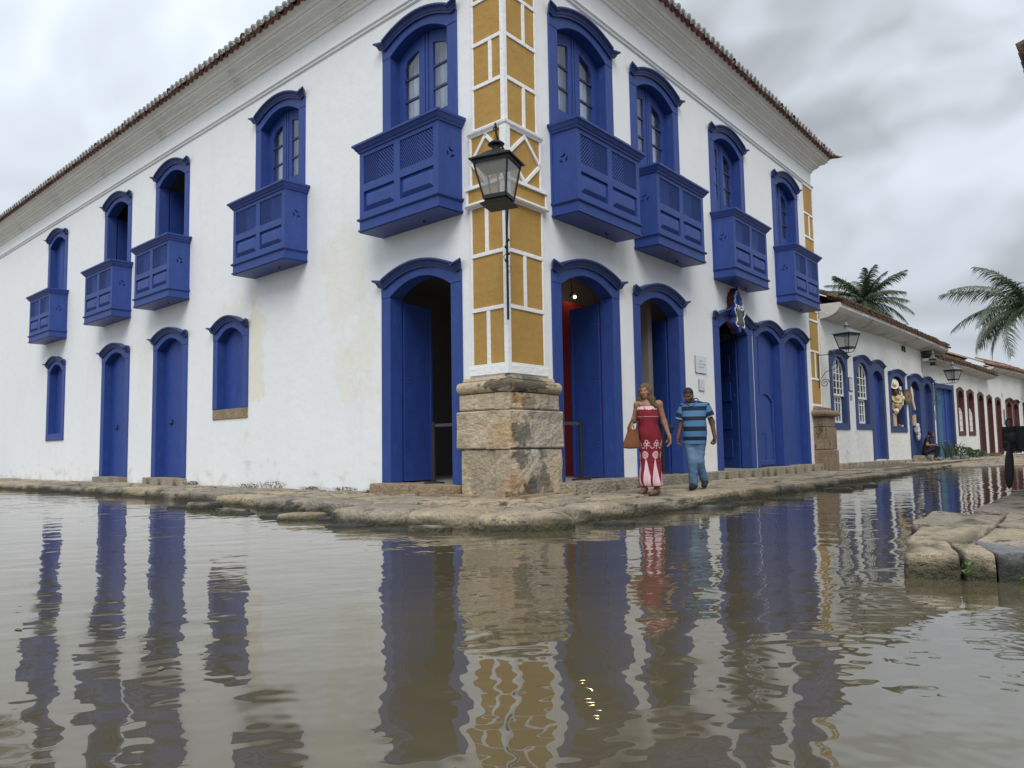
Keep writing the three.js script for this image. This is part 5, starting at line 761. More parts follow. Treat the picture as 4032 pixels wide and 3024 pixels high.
// ---------------------------------------------------------------- hats and goods of the shop
{
  const hat = (s, y, n, r, tiltx, tilty, m, label, band) => {
    const g = thing('straw_hat', label, 'hat', at(FB, s, y, n).toArray(), FB.turn + tilty, 'hats hung in the shop window');
    const q = new THREE.LatheGeometry([[0, 0.1], [0.05, 0.102], [0.08, 0.085], [0.092, 0.01], [r * 0.7, 0.0], [r, 0.02], [r - 0.004, 0.012], [r * 0.7, -0.008], [0.088, -0.006]].map((p) => new THREE.Vector2(...p)), 24); q.rotateX(Math.PI / 2 - tiltx); part('crown_and_brim', q, m, g);
    if (band) { const b = new THREE.CylinderGeometry(0.094, 0.096, 0.03, 20, 1, true).translate(0, 0.03, 0); b.rotateX(Math.PI / 2 - tiltx); part('hat_band', b, M.dark, g); }
  };
  hat(0.62, 3.1, 0.06, 0.2, 0.2, -0.6, M.strawPale, 'pale green-white hat highest in the shop window'); hat(0.98, 2.93, 0.1, 0.2, 0.1, 0.2, M.strawPale, 'white hat with a dark band in the shop window', true); hat(0.72, 2.78, 0.05, 0.15, 0.3, -0.5, M.brown, 'dark maroon hat tucked among the pale hats');
  hat(0.68, 2.55, 0.12, 0.2, 0.5, -0.8, M.straw, 'upturned cream straw hat showing its hollow'); hat(1.28, 2.58, 0.1, 0.27, 0.05, 0.15, M.strawPale, 'widest pale straw hat with a broad brim', true); hat(0.68, 2.3, 0.1, 0.22, -0.3, -0.7, M.straw, 'peach straw hat at the lower edge of the cluster');
  hat(0.66, 2.08, 0.06, 0.12, 0.3, -0.4, M.strawPale, 'little doll-sized hat above the wicker column');
  const wk = (f, x0, x1, y0, y1, n0, n1, m, name, label, cat) => { const g = solo(name, bx(x0, x1, y0, y1, n0, n1, 0.012), m, label, cat); g.position.copy(at(f, 0, 0)); g.rotation.y = f.turn; return g; };
  wk(FB, 0.55, 0.82, 1.5, 2.0, -0.1, 0.03, M.straw, 'wicker_column', 'tall woven wicker box standing on the hat window sill', 'basket');
  const bz = thing('sill_trinkets', 'red and white trinkets lined on the hat window sill', 'trinkets', at(FB, 1.25, 1.49, -0.05).toArray(), FB.turn); [[0.1, 0.02, [0.4, 0.03, 0.03]], [0.2, -0.05, [0.7, 0.7, 0.7]], [-0.05, 0.03, [0.1, 0.1, 0.12]], [0.3, 0.02, [0.6, 0.6, 0.62]]].forEach(([x, z, c]) => part('trinket', bx(x - 0.05, x + 0.05, 0, 0.06 + 0.05 * Math.abs(z) * 10, z - 0.04, z + 0.04, 0.015), std(...c), bz));
  const ds = thing('round_sign', 'oval carved wooden shop sign with ringed pattern between hat window and shop doorway', 'sign', at(FB, 1.96, 2.66, 0.1).toArray(), FB.turn - 0.2); [[0.3, 0, [0.06, 0.07, 0.06]], [0.26, 0.012, [0.13, 0.085, 0.05]], [0.17, 0.02, [0.25, 0.17, 0.075]], [0.08, 0.03, [0.11, 0.08, 0.05]]].forEach(([r, z, c]) => part('carved_ring', new THREE.CylinderGeometry(r, r, 0.03, 24).rotateX(Math.PI / 2).translate(0, 0, z), std(...c, { rough: 0.8 }), ds));
  const goods = [[3.3, 2.9, 0.32, 0.3, [0.2, 0.05, 0.1], 'framed_print', 'small red and grey print on the blue panel in the shop doorway', 'picture'], [3.42, 2.28, 0.2, 0.22, [0.2, 0.15, 0.09], 'tile_picture', 'brown square tile on the blue panel in the shop doorway', 'picture'], [3.4, 1.9, 0.22, 0.22, [0.35, 0.36, 0.4], 'photo_print', 'grey photo print lowest on the blue panel in the shop doorway', 'picture']];
  for (const [s, y, w, h, c, nm, lb, ct] of goods) wk(FB, s - w / 2, s + w / 2, y - h / 2, y + h / 2, -0.13, -0.1, std(...c, { rough: 0.7 }), nm, lb, ct);
  wk(FB, 3.05, 3.68, 0.25, 3.05, -0.2, -0.15, M.blueStreet, 'display_board', 'blue display board standing in the first shop doorway', 'display board');
  wk(FB, 2.74, 3.02, 1.55, 1.95, -0.1, 0.05, M.straw, 'woven_bag', 'beige woven bag hung in the first shop doorway', 'bag');
  const hm = tube([[0, 0.55, 0], [0.04, 0.3, 0.03], [0.1, 0, 0.02], [0.3, -0.35, 0.02]], 0.06, 20, 8); const hk = solo('hammock_cord', hm, M.strawPale, 'cream hammock cords hanging at the edge of the shop doorway', 'hammock'); hk.position.copy(at(FB, 2.72, 2.55, -0.02)); hk.rotation.y = FB.turn;
  const r = rng(9), cl = []; for (let i = 0; i < 26; i++) { const s = new THREE.IcosahedronGeometry(0.07 + r() * 0.05, 0); s.scale(1, 1.3, 0.5); s.translate((r() - 0.5) * 0.3, (r() - 0.5) * 0.5, (r() - 0.5) * 0.1); cl.push(s); }
  const ct = solo('hanging_cloths', merge(cl), std(0.5, 0.5, 0.55, { rough: 0.9 }), 'bunch of white and violet cloths hanging behind the seated reader', 'cloths'); ct.position.copy(at(FB, 3.25, 1.3, 0.0)); ct.rotation.y = FB.turn;
}
// ---------------------------------------------------------------- the bicycle with its crate, the umbrella
{
  const g = thing('cargo_bicycle', 'bicycle carrying a black plastic crate, parked on the near pavement', 'bicycle', [7.2, 0.19, -10.62], -0.2);
  const wheel = (x, z, nm) => { const w = new THREE.Group(); w.name = nm; w.position.set(x, 0.33, z); w.rotation.y = 0.1; g.add(w); part('tyre', new THREE.TorusGeometry(0.31, 0.024, 8, 40), M.dark, w); part('rim', new THREE.TorusGeometry(0.285, 0.008, 6, 40), M.zinc, w); const sp = []; for (let i = 0; i < 16; i++) { const a = i / 16 * 6.283; sp.push(rod([0, 0, 0.02 * (i % 2 ? 1 : -1)], [Math.cos(a) * 0.28, Math.sin(a) * 0.28, 0], 0.002, 0.002, 4)); } part('spokes', merge(sp), M.zinc, w); part('hub', rod([0, 0, -0.05], [0, 0, 0.05], 0.02), M.zinc, w); };
  wheel(0, 0, 'wheel'); wheel(1.05, -0.05, 'wheel');
  part('frame', merge([rod([0, 0.33, 0], [0.2, 0.82, -0.01], 0.016), rod([0.2, 0.82, -0.01], [0.55, 0.33, -0.03], 0.018), rod([0.2, 0.78, -0.01], [0.8, 0.8, -0.04], 0.018), rod([0.8, 0.8, -0.04], [0.55, 0.33, -0.03], 0.016), rod([0.55, 0.33, -0.03], [0, 0.33, 0], 0.012), rod([0.78, 0.95, -0.04], [1.05, 0.33, -0.05], 0.018)]), M.iron, g);
  part('rack', merge([rod([-0.28, 0.58, 0.1], [0.25, 0.6, 0.1], 0.008), rod([-0.28, 0.58, -0.1], [0.25, 0.6, -0.1], 0.008), rod([-0.1, 0.58, 0.1], [0, 0.33, 0.06], 0.008), rod([-0.1, 0.58, -0.1], [0, 0.33, -0.06], 0.008)]), M.iron, g);
  part('saddle', new THREE.SphereGeometry(0.1, 12, 8).scale(1.3, 0.4, 0.9).translate(0.2, 0.93, 0), M.dark, g); part('handlebar', tube([[0.8, 1.0, -0.3], [0.78, 1.02, -0.05], [0.8, 1.0, 0.25]], 0.012, 16, 6), M.zinc, g);
  const cr = [], x0 = -0.47, x1 = 0.16, y0 = 0.58, y1 = 0.89, z0 = -0.2, z1 = 0.2, wall = (a, b, c, d) => { for (let k = 0; k < 4; k++) { const y = mix(y0, y1 - 0.02, k / 3); cr.push(bx(Math.min(a, c) - 0.01, Math.max(a, c) + 0.01, y, y + 0.03, Math.min(b, d) - 0.01, Math.max(b, d) + 0.01)); } const n = 12; for (let k = 0; k <= n; k++) { const x = mix(a, c, k / n), z = mix(b, d, k / n); cr.push(bx(x - 0.012, x + 0.012, y0, y1, z - 0.006, z + 0.006)); } cr.push(bx(Math.min(a, c) - 0.003, Math.max(a, c) + 0.003, y0, y1 - 0.02, Math.min(b, d) - 0.003, Math.max(b, d) + 0.003)); };
  wall(x0, z1, x1, z1); wall(x0, z0, x1, z0); wall(x0, z0, x0, z1); wall(x1, z0, x1, z1); cr.push(bx(x0, x1, y0 - 0.02, y0 + 0.01, z0, z1)); part('crate', merge(cr), M.crate, g);
  const u = thing('folded_umbrella', 'folded black umbrella hooked on the bicycle crate', 'umbrella', [6.6, 0, -10.5], 0);
  const rows = []; for (let i = 0; i <= 14; i++) { const t = i / 14, y = 0.86 - t * 0.6, rad = 0.052 * Math.pow(Math.sin(Math.PI * Math.pow(1 - t, 0.7) * 0.93 + 0.1), 0.8) * (t < 0.98 ? 1 : 0.2) + 0.004, row = []; for (let j = 0; j < 16; j++) { const a = j / 16 * 6.283; row.push([-0.045 * t + Math.cos(a) * rad * (1 + 0.16 * Math.sin(a * 4 + t * 3)), y, Math.sin(a) * rad * (1 + 0.16 * Math.sin(a * 4 + t * 3))]); } rows.push(row); }
  part('canopy', skin(rows), M.dark, u); part('shaft', rod([0.01, 0.84, 0], [0.045, 1.17, 0], 0.007), M.dark, u); part('handle', tube([[0.045, 1.15, 0], [0.04, 1.185, 0], [0.0, 1.185, 0], [-0.02, 1.16, 0], [-0.018, 1.08, 0], [0.01, 1.05, 0]], 0.011, 24, 6), M.dark, u);
  const bp = solo('black_pouch', new THREE.SphereGeometry(0.065, 12, 9).scale(0.9, 1.2, 0.8), M.dark, 'round black pouch dangling at the corner of the crate', 'pouch'); bp.position.set(6.6, 0.93, -10.42);
}
// ---------------------------------------------------------------- palms, hill, plants, the house across the way
M.frond = phys(0.05, 0.085, 0.032, { roughness: 0.55, transmission: 0.25, thickness: 0, side: THREE.DoubleSide });
M.frond2 = phys(0.1, 0.125, 0.065, { roughness: 0.6, transmission: 0.25, thickness: 0, side: THREE.DoubleSide });
M.trunk = std(0.16, 0.14, 0.12, { rough: 0.95, bumpMap: rep(rough, 3), bumpScale: 0.03 });
function palm(label, pos, h, nF, len, seed, droop, up) {
  const g = thing('palm_tree', label, 'palm', pos), r = rng(seed), rows = [];
  for (let i = 0; i <= 12; i++) { const t = i / 12, rad = mix(0.22, 0.13, t) * (1 + 0.05 * Math.sin(i * 9)), row = []; for (let j = 0; j < 9; j++) { const a = j / 9 * 6.283; row.push([Math.cos(a) * rad + 0.3 * Math.sin(t * 2), t * h, Math.sin(a) * rad]); } rows.push(row); } part('trunk', skin(rows), M.trunk, g);
  const ox = 0.3 * Math.sin(2);
  for (let k = 0; k < nF; k++) {
    const az = k * 2.399 + r() * 0.5, el = mix(up[0], up[1], (k + r() * 0.8) / nF), L = len * (0.8 + 0.35 * r()), dp = droop * (0.7 + 0.6 * r()), P = (t) => { const e = el - dp * t * t, x = L * t; return [x * Math.cos(el - dp * t * 0.6), x * Math.sin(el - dp * t * 0.6), 0]; };
    const tri = [], quad = (a, b, c, d) => tri.push(...a, ...b, ...c, ...a, ...c, ...d);
    for (let i = 0; i < 9; i++) { const a = P(i / 9), b = P((i + 1) / 9), w = 0.03 * (1 - i / 10); quad([a[0], a[1], -w], [a[0], a[1], w], [b[0], b[1], w], [b[0], b[1], -w]); }
    const n = 54, twist = (r() - 0.5) * 0.8; for (let i = 3; i < n; i++) for (const sd of [-1, 1]) {
      const t = i / n, a = P(t), b = P(Math.min(1, t + 0.02)), dx = b[0] - a[0], dy = b[1] - a[1], l = Math.hypot(dx, dy) || 1, tx = dx / l, ty = dy / l, q = len * 0.24 * Math.pow(Math.sin(Math.PI * Math.min(0.97, t * 0.85 + 0.12)), 0.7) * (0.8 + 0.4 * r()), sw = 0.55 + 0.25 * r(), hang = -(0.35 + 0.5 * r()) * q, w = 0.027 + 0.012 * r();
      const m = [a[0] + tx * q * 0.35, a[1] + ty * q * 0.35 + hang * 0.25, sd * q * sw * 0.55], e = [a[0] + tx * q * 0.7, a[1] + ty * q * 0.7 + hang, sd * q * sw];
      quad([a[0] - tx * w, a[1] - ty * w, 0], [a[0] + tx * w, a[1] + ty * w, 0], [m[0] + tx * w, m[1] + ty * w, m[2]], [m[0] - tx * w, m[1] - ty * w, m[2]]); tri.push(m[0] - tx * w, m[1] - ty * w, m[2], m[0] + tx * w, m[1] + ty * w, m[2], ...e);
    }
    const s = new THREE.BufferGeometry(); s.setAttribute('position', new THREE.BufferAttribute(new Float32Array(tri), 3)); s.rotateX(twist); s.computeVertexNormals(); const f = part('frond', boxUV(s), k % 3 ? M.frond : M.frond2, g, [ox, h, 0], 0); f.rotation.y = az;
  }
}
palm('stiff-fronded palm rising behind the low blue-trimmed house', [27.0, 0, -60], 11.7, 34, 3.5, 4, 0.85, [-0.25, 1.5]);
palm('drooping feathery palm cut by the edge of the photo', [29.6, 0, -45], 8.5, 32, 4.1, 8, 1.35, [-0.25, 1.35]);
{
  const N = 60, rows = []; for (let i = 0; i <= N; i++) { const x = mix(60, 420, i / N), row = []; for (let j = 0; j <= 8; j++) { const z = mix(-240, -420, j / 8), e = Math.sin(Math.PI * j / 8) * (30 + 16 * Math.sin(x * 0.021 + 0.4) + 9 * Math.sin(x * 0.06)) * sst(60, 150, x); row.push([x, e - 0.5, z]); } rows.push(row); }
  const hg = skin(rows, false, false); structure('hill', hg, M.hill);
  // far wood on the hill
  const r = rng(21), leaf = new THREE.IcosahedronGeometry(1, 1), im = new THREE.InstancedMesh(leaf, M.wood, 5000), mm = new THREE.Matrix4(), c = new THREE.Color(); for (let i = 0; i < 5000; i++) { const x = 70 + r() * 340, j = 0.15 + r() * 0.7, z = mix(-240, -420, j), e = Math.sin(Math.PI * j) * (30 + 16 * Math.sin(x * 0.021 + 0.4) + 9 * Math.sin(x * 0.06)) * sst(60, 150, x), s = 1.5 + r() * 2.2; mm.compose(new THREE.Vector3(x, e + s * 0.6, z), new THREE.Quaternion().setFromEuler(new THREE.Euler(r() * 3, r() * 3, r() * 3)), new THREE.Vector3(s * (0.8 + r() * 0.5), s * (0.8 + r() * 0.6), s)); im.setMatrixAt(i, mm); c.setRGB(0.6 + r() * 0.6, 0.7 + r() * 0.5, 0.6 + r() * 0.5); im.setColorAt(i, c); }
  im.name = 'hillside_wood'; shade(im); Object.assign(im.userData, { kind: 'stuff', label: 'dark wooded hillside far behind the street roofs', category: 'wood' }); scene.add(im);
}
// leafy plants by the blue plank door
function blades(n, h, w, spread, seed, lean) { const r = rng(seed), tri = []; for (let i = 0; i < n; i++) { const a = r() * 6.283, d = spread * Math.sqrt(r()), x = Math.cos(a) * d, z = Math.sin(a) * d, H = h * (0.6 + 0.4 * r()), lx = lean * (r() - 0.5) + x * 0.4, lz = lean * (r() - 0.5) + z * 0.4, ca = Math.cos(a * 3) * w, sa = Math.sin(a * 3) * w, p = (t, k) => [x + lx * t * t + ca * k, H * t, z + lz * t * t + sa * k]; for (const [t0, t1, w0, w1] of [[0, 0.35, 0.6, 1], [0.35, 0.75, 1, 0.8], [0.75, 1, 0.8, 0.02]]) { tri.push(...p(t0, -w0), ...p(t0, w0), ...p(t1, w1), ...p(t0, -w0), ...p(t1, w1), ...p(t1, -w1)); } } const g = new THREE.BufferGeometry(); g.setAttribute('position', new THREE.BufferAttribute(new Float32Array(tri), 3)); g.computeVertexNormals(); return boxUV(g); }
function leafBush(n, rx, ry, rz, s, seed) { const r = rng(seed), tri = []; for (let i = 0; i < n; i++) { const u = r() * 6.283, v = Math.acos(2 * r() - 1), q = 0.5 + 0.5 * Math.cbrt(r()), c = [Math.sin(v) * Math.cos(u) * rx * q, ry + Math.cos(v) * ry * q, Math.sin(v) * Math.sin(u) * rz * q], e = new THREE.Euler(r() * 6, r() * 6, r() * 6), l = s * (0.6 + 0.8 * r()); for (const t of [[[-0.5, 0, 0], [0, 0.28, 0.05], [0.6, 0, 0]], [[-0.5, 0, 0], [0.6, 0, 0], [0, -0.28, 0.05]]]) for (const p of t) { const w = new THREE.Vector3(...p).multiplyScalar(l).applyEuler(e); tri.push(c[0] + w.x, Math.max(0, c[1] + w.y), c[2] + w.z); } } const g = new THREE.BufferGeometry(); g.setAttribute('position', new THREE.BufferAttribute(new Float32Array(tri), 3)); g.computeVertexNormals(); return boxUV(g); }
M.leaf = phys(0.06, 0.1, 0.04, { roughness: 0.6, transmission: 0.3, thickness: 0, side: THREE.DoubleSide }); M.leafDry = phys(0.13, 0.12, 0.045, { roughness: 0.8, transmission: 0.2, thickness: 0, side: THREE.DoubleSide });
{
  const sp = thing('sword_plant', 'clump of upright sword-leaved plants beside the blue plank door', 'plant', at(FB, 5.75, 0.18, 0.5).toArray(), 0); part('leaves', blades(22, 0.85, 0.03, 0.25, 3, 0.35), M.leaf, sp);
  const bu = thing('leafy_shrub', 'low leafy shrub with pale pink flowers below the blue plank door', 'shrub', at(FB, 7.3, 0.16, 0.55).toArray(), FB.turn); part('foliage', leafBush(420, 0.85, 0.26, 0.35, 0.1, 5), M.leaf, bu); const r = rng(2); part('flowers', merge(Array.from({ length: 9 }, () => new THREE.IcosahedronGeometry(0.035, 0).translate((r() - 0.5) * 1.4, 0.42 + r() * 0.2, (r() - 0.5) * 0.4))), std(0.55, 0.35, 0.45), bu); part('stems', merge(Array.from({ length: 8 }, (_, i) => rod([(i - 4) * 0.15, 0, 0], [(i - 4) * 0.2, 0.4, 0.05], 0.008, 0.005, 4))), M.leafDry, bu);
  const b2 = thing('leafy_shrub', 'dark weedy shrub growing at the wall under the maroon windows', 'shrub', at(FB, 10.2, 0.16, 0.35).toArray(), FB.turn); part('foliage', leafBush(420, 1.3, 0.17, 0.25, 0.1, 6), M.leaf, b2);
  for (const [s, n, w, lb] of [[5.3, 0.62, 0.3, 'flat grey stone at the foot of the sword-leaved plants'], [6.0, 0.75, 0.42, 'pale block stone in front of the leafy shrub']]) solo('edging_stone', worn(outline(FB, s, s + w, n, n + 0.25, rng(7), 0.04), 0, 0.3, 0.04, s), M.greyStone, lb, 'stone');
  const ms = solo('footing_moss', leafBush(300, 2.2, 0.1, 0.12, 0.08, 12), M.leafDry, 'weeds along the footing beside the far maroon doorway', 'weeds'); ms.position.copy(at(FB, 13.6, 0.12, 0.2)); ms.rotation.y = FB.turn;
  const tuft = (f, s, n, y, w, h, seed, label, dry) => { const t = solo('weed_tuft', merge([leafBush(110, w, h * 0.8, 0.07, 0.028, seed), blades(46, h * 2.2, 0.004, w, seed + 1, 0.16)]), dry ? M.leafDry : M.leaf, label, 'weeds', 'weeds sprouting along the wall foot and kerb'); t.position.copy(at(f, s, y, n)); t.rotation.y = f.turn; };
  tuft(FL, 9.9, 0.07, 0.19, 0.22, 0.06, 31, 'green weed tuft just beside the second blue door on the long side'); tuft(FL, 7.3, 0.08, 0.19, 0.35, 0.055, 33, 'wide scraggly weeds at the wall foot below the stone-silled shutter', true); tuft(FL, 6.3, 0.09, 0.2, 0.4, 0.09, 35, 'tallest dry weeds along the bare stretch of white wall', true); tuft(FL, 5.0, 0.08, 0.2, 0.2, 0.04, 36, 'thin weeds at the wall foot left of the brown litter', true); tuft(FL, 3.9, 0.1, 0.2, 0.3, 0.05, 37, 'brown dead weeds near the corner doorstep', true); tuft(FL, 3.1, 0.12, 0.2, 0.12, 0.04, 39, 'small dark green weeds touching the corner doorstep');
  const kt = (p, seed, label) => { const t = solo('weed_tuft', leafBush(26, 0.06, 0.045, 0.04, 0.03, seed), M.weed, label, 'weeds', 'weeds sprouting along the wall foot and kerb'); t.position.set(...p); };
  kt([-0.42, 0.0, -8.82], 41, 'bright green sprig at the waterline of the great corner stone'); kt([2.86, 0.05, -5.06], 43, 'leafy sprig on the face of the opposite kerb corner'); kt([3.18, 0.0, -4.98], 44, 'grassy sprig at the waterline under the grey kerb stone');
  const cup = solo('foam_cup', new THREE.CylinderGeometry(0.032, 0.025, 0.05, 10).rotateZ(1.2), std(0.85, 0.86, 0.88, { rough: 0.5 }), 'crumpled white cup wedged on the opposite kerb face', 'litter'); cup.position.set(3.3, 0.13, -4.97);
  // house across the way: its eave corner pokes into the picture
  const Q = new THREE.Vector3(5.4, 0, -7.02), o = thing('opposite_house', 'tile-eaved house across the way, only its mossy eave corner showing', 'house', Q.toArray()), d1 = FR.d, n1 = [-FR.n[0], -FR.n[1]], d2 = [0.985, -0.17], n2 = [0.17, 0.985];
  const pl = (pts, y0, y1) => { const g = new THREE.ExtrudeGeometry(shapeOf(pts.map(([x, z]) => [x, -z])), { depth: y1 - y0, bevelEnabled: false }); g.rotateX(-Math.PI / 2); g.translate(0, y0, 0); return boxUV(g); };
  part('wall', pl([[0, 0], [d1[0] * 12, d1[1] * 12], [d1[0] * 12 + d2[0] * 6, d1[1] * 12 + d2[1] * 6], [d2[0] * 8, d2[1] * 8]], -0.3, 4.62), M.wallStreet, o);
  const E = (k) => [[n1[0] * k + n2[0] * k * 1.0, n1[1] * k + n2[1] * k * 1.0], [d1[0] * 12 + n1[0] * k, d1[1] * 12 + n1[1] * k], [d1[0] * 12 + d2[0] * 6, d1[1] * 12 + d2[1] * 6], [d2[0] * 8 + n2[0] * k, d2[1] * 8 + n2[1] * k]];
  part('eave_board', pl(E(0.3), 4.62, 4.68), M.brown, o);
  const rf = [], tl = new THREE.CylinderGeometry(0.1, 0.11, 0.5, 10, 1, false, 0, Math.PI); tl.rotateZ(Math.PI / 2); tl.rotateX(-Math.PI / 2);
  const lay = (k, y, dirv, nv, L, nm) => { for (let s = 0.0; s < L; s += 0.24) { const g = new THREE.CylinderGeometry(0.1, 0.09, 0.45, 8); g.rotateX(Math.PI / 2 + 0.3); g.rotateY(Math.atan2(nv[0], nv[1])); g.translate(n1[0] * (dirv === d1 ? k : 0) + n2[0] * (dirv === d2 ? k : 0) + dirv[0] * s + (s === 0 ? (dirv === d1 ? n2[0] : n1[0]) * k : 0), y, n1[1] * (dirv === d1 ? k : 0) + n2[1] * (dirv === d2 ? k : 0) + dirv[1] * s + (s === 0 ? (dirv === d1 ? n2[1] : n1[1]) * k : 0)); rf.push(g); } };
  lay(0.22, 4.68, d1, n1, 4, 0); lay(0.22, 4.68, d2, n2, 3, 0); lay(0.34, 4.82, d1, n1, 4, 0); lay(0.34, 4.82, d2, n2, 3, 0); part('eave_tiles', merge(rf), M.tileMoss, o).userData.kind = 'stuff';
  const c0 = E(0.42)[0]; part('corner_tile', new THREE.CylinderGeometry(0.1, 0.12, 0.5, 10).rotateX(Math.PI / 2 + 0.2).rotateY(-0.6).translate(c0[0] * 0.95, 4.82, c0[1] * 0.95), M.tileMoss, o);
  const apex = [2.5, 6.5, -4]; const e = E(0.45), tri = []; for (let i = 0; i < 4; i++) { const a = e[i], b = e[(i + 1) % 4]; tri.push(a[0], 4.87, a[1], b[0], 4.87, b[1], ...apex); } const rg = new THREE.BufferGeometry(); rg.setAttribute('position', new THREE.BufferAttribute(new Float32Array(tri), 3)); rg.computeVertexNormals(); part('roof_deck', boxUV(rg), M.tileMoss, o);
}

{ // scraps afloat
  const r = rng(64), lf = (k) => { const p = []; for (let i = 0; i < 10; i++) { const t = i / 10 * 6.283; p.push([Math.cos(t) * 0.028 * k, Math.sin(t) * 0.012 * k * (1 + 0.2 * Math.cos(t))]); } const g = new THREE.ExtrudeGeometry(shapeOf(p), { depth: 0.0015, bevelEnabled: false }); g.rotateX(-Math.PI / 2); return boxUV(g); };
  [[-2.6, -4.2, 0, 'yellow-green leaf afloat in the door reflections of the long side'], [-1.5, -3.4, 1, 'pale scrap afloat in the door reflections of the long side'], [0.9, -6.6, 1, 'pale scrap afloat before the reflection of the woman in red'], [3.3, -7.9, 1, 'pale scrap afloat in the reflection of the blue gates']].forEach(([x, z, c, lb]) => { const m = solo('floating_leaf', lf(0.6 + r() * 0.6), [M.weed, M.leafDry, M.leafDry][c], lb, 'leaf', 'leaves and scraps afloat on the water'); m.position.set(x, 0.003, z); m.rotation.y = r() * 6; });
}
// ---------------------------------------------------------------- people
const V = (x, y, z) => [x, y, z];
function cap(p, a, b, ra, rb) { const bx_ = b[0] - a[0], by = b[1] - a[1], bz = b[2] - a[2], px = p[0] - a[0], py = p[1] - a[1], pz = p[2] - a[2], h = clamp((px * bx_ + py * by + pz * bz) / (bx_ * bx_ + by * by + bz * bz + 1e-9)), x = px - bx_ * h, y = py - by * h, z = pz - bz * h; return Math.sqrt(x * x + y * y + z * z) - mix(ra, rb, h); }
function ell(p, c, r) { const x = (p[0] - c[0]) / r[0], y = (p[1] - c[1]) / r[1], z = (p[2] - c[2]) / r[2], l = Math.sqrt(x * x + y * y + z * z); return (l - 1) * Math.min(r[0], r[1], r[2]); }
const smin = (a, b, k) => { const h = Math.max(k - Math.abs(a - b), 0) / k; return Math.min(a, b) - h * h * k * 0.25; };
function surf(fn, lo, hi, c, color) {   // naive surface nets
  const n = [0, 1, 2].map((i) => Math.ceil((hi[i] - lo[i]) / c) + 1), [nx, ny, nz] = n, v = new Float32Array(nx * ny * nz), id = new Int32Array(nx * ny * nz).fill(-1), pos = [], idx = [], I = (i, j, k) => (k * ny + j) * nx + i;
  for (let k = 0; k < nz; k++) for (let j = 0; j < ny; j++) for (let i = 0; i < nx; i++) v[I(i, j, k)] = fn([lo[0] + i * c, lo[1] + j * c, lo[2] + k * c]);
  const E = [[0, 1], [2, 3], [4, 5], [6, 7], [0, 2], [1, 3], [4, 6], [5, 7], [0, 4], [1, 5], [2, 6], [3, 7]];
  for (let k = 0; k < nz - 1; k++) for (let j = 0; j < ny - 1; j++) for (let i = 0; i < nx - 1; i++) {
    const q = []; let m = 0; for (let t = 0; t < 8; t++) { q[t] = v[I(i + (t & 1), j + ((t >> 1) & 1), k + (t >> 2))]; if (q[t] < 0) m++; } if (!m || m === 8) continue;
    let x = 0, y = 0, z = 0, cnt = 0; for (const [a, b] of E) if ((q[a] < 0) !== (q[b] < 0)) { const t = q[a] / (q[a] - q[b]); x += mix(a & 1, b & 1, t); y += mix((a >> 1) & 1, (b >> 1) & 1, t); z += mix(a >> 2, b >> 2, t); cnt++; }
    id[I(i, j, k)] = pos.length / 3; pos.push(lo[0] + (i + x / cnt) * c, lo[1] + (j + y / cnt) * c, lo[2] + (k + z / cnt) * c);
  }
  const quad = (a, b, d, e, f) => { if (a < 0 || b < 0 || d < 0 || e < 0) return; f ? idx.push(a, b, d, a, d, e) : idx.push(a, d, b, a, e, d); };
  for (let k = 1; k < nz - 1; k++) for (let j = 1; j < ny - 1; j++) for (let i = 1; i < nx - 1; i++) {
    const s = v[I(i, j, k)] < 0; if (s !== v[I(i + 1, j, k)] < 0) quad(id[I(i, j - 1, k - 1)], id[I(i, j, k - 1)], id[I(i, j, k)], id[I(i, j - 1, k)], s);
    if (s !== v[I(i, j + 1, k)] < 0) quad(id[I(i - 1, j, k - 1)], id[I(i - 1, j, k)], id[I(i, j, k)], id[I(i, j, k - 1)], s); if (s !== v[I(i, j, k + 1)] < 0) quad(id[I(i - 1, j - 1, k)], id[I(i, j - 1, k)], id[I(i, j, k)], id[I(i - 1, j, k)], s);
  }
  const g = new THREE.BufferGeometry(), P = new Float32Array(pos); g.setAttribute('position', new THREE.BufferAttribute(P, 3)); g.setIndex(idx);
  const N = new Float32Array(P.length), C = new Float32Array(P.length), e = c * 0.5; for (let i = 0; i < P.length; i += 3) { const p = [P[i], P[i + 1], P[i + 2]], d = [0, 1, 2].map((k) => { const a = p.slice(), b = p.slice(); a[k] += e; b[k] -= e; return fn(a) - fn(b); }), l = Math.hypot(...d) || 1; N.set(d.map((x) => x / l), i); C.set(color ? color(p) : [1, 1, 1], i); }
  g.setAttribute('normal', new THREE.BufferAttribute(N, 3)); g.setAttribute('color', new THREE.BufferAttribute(C, 3)); return g;
}
const mergeC = (l) => mergeGeometries(l.map((g) => { g.deleteAttribute('uv'); return g; }), false);
const vcol = (q) => new THREE.MeshStandardMaterial({ roughness: q, vertexColors: true });
M.skin = new THREE.MeshPhysicalMaterial({ roughness: 0.55, vertexColors: true, specularIntensity: 0.6 }); M.vc = vcol(0.85); M.hairC = vcol(0.7);
// limbs: list of [a, b, ra, rb]
const limbs = (L, k = 0.03) => (p) => { let d = 9; for (const [a, b, ra, rb] of L) d = smin(d, cap(p, a, b, ra, rb), k); return d; };
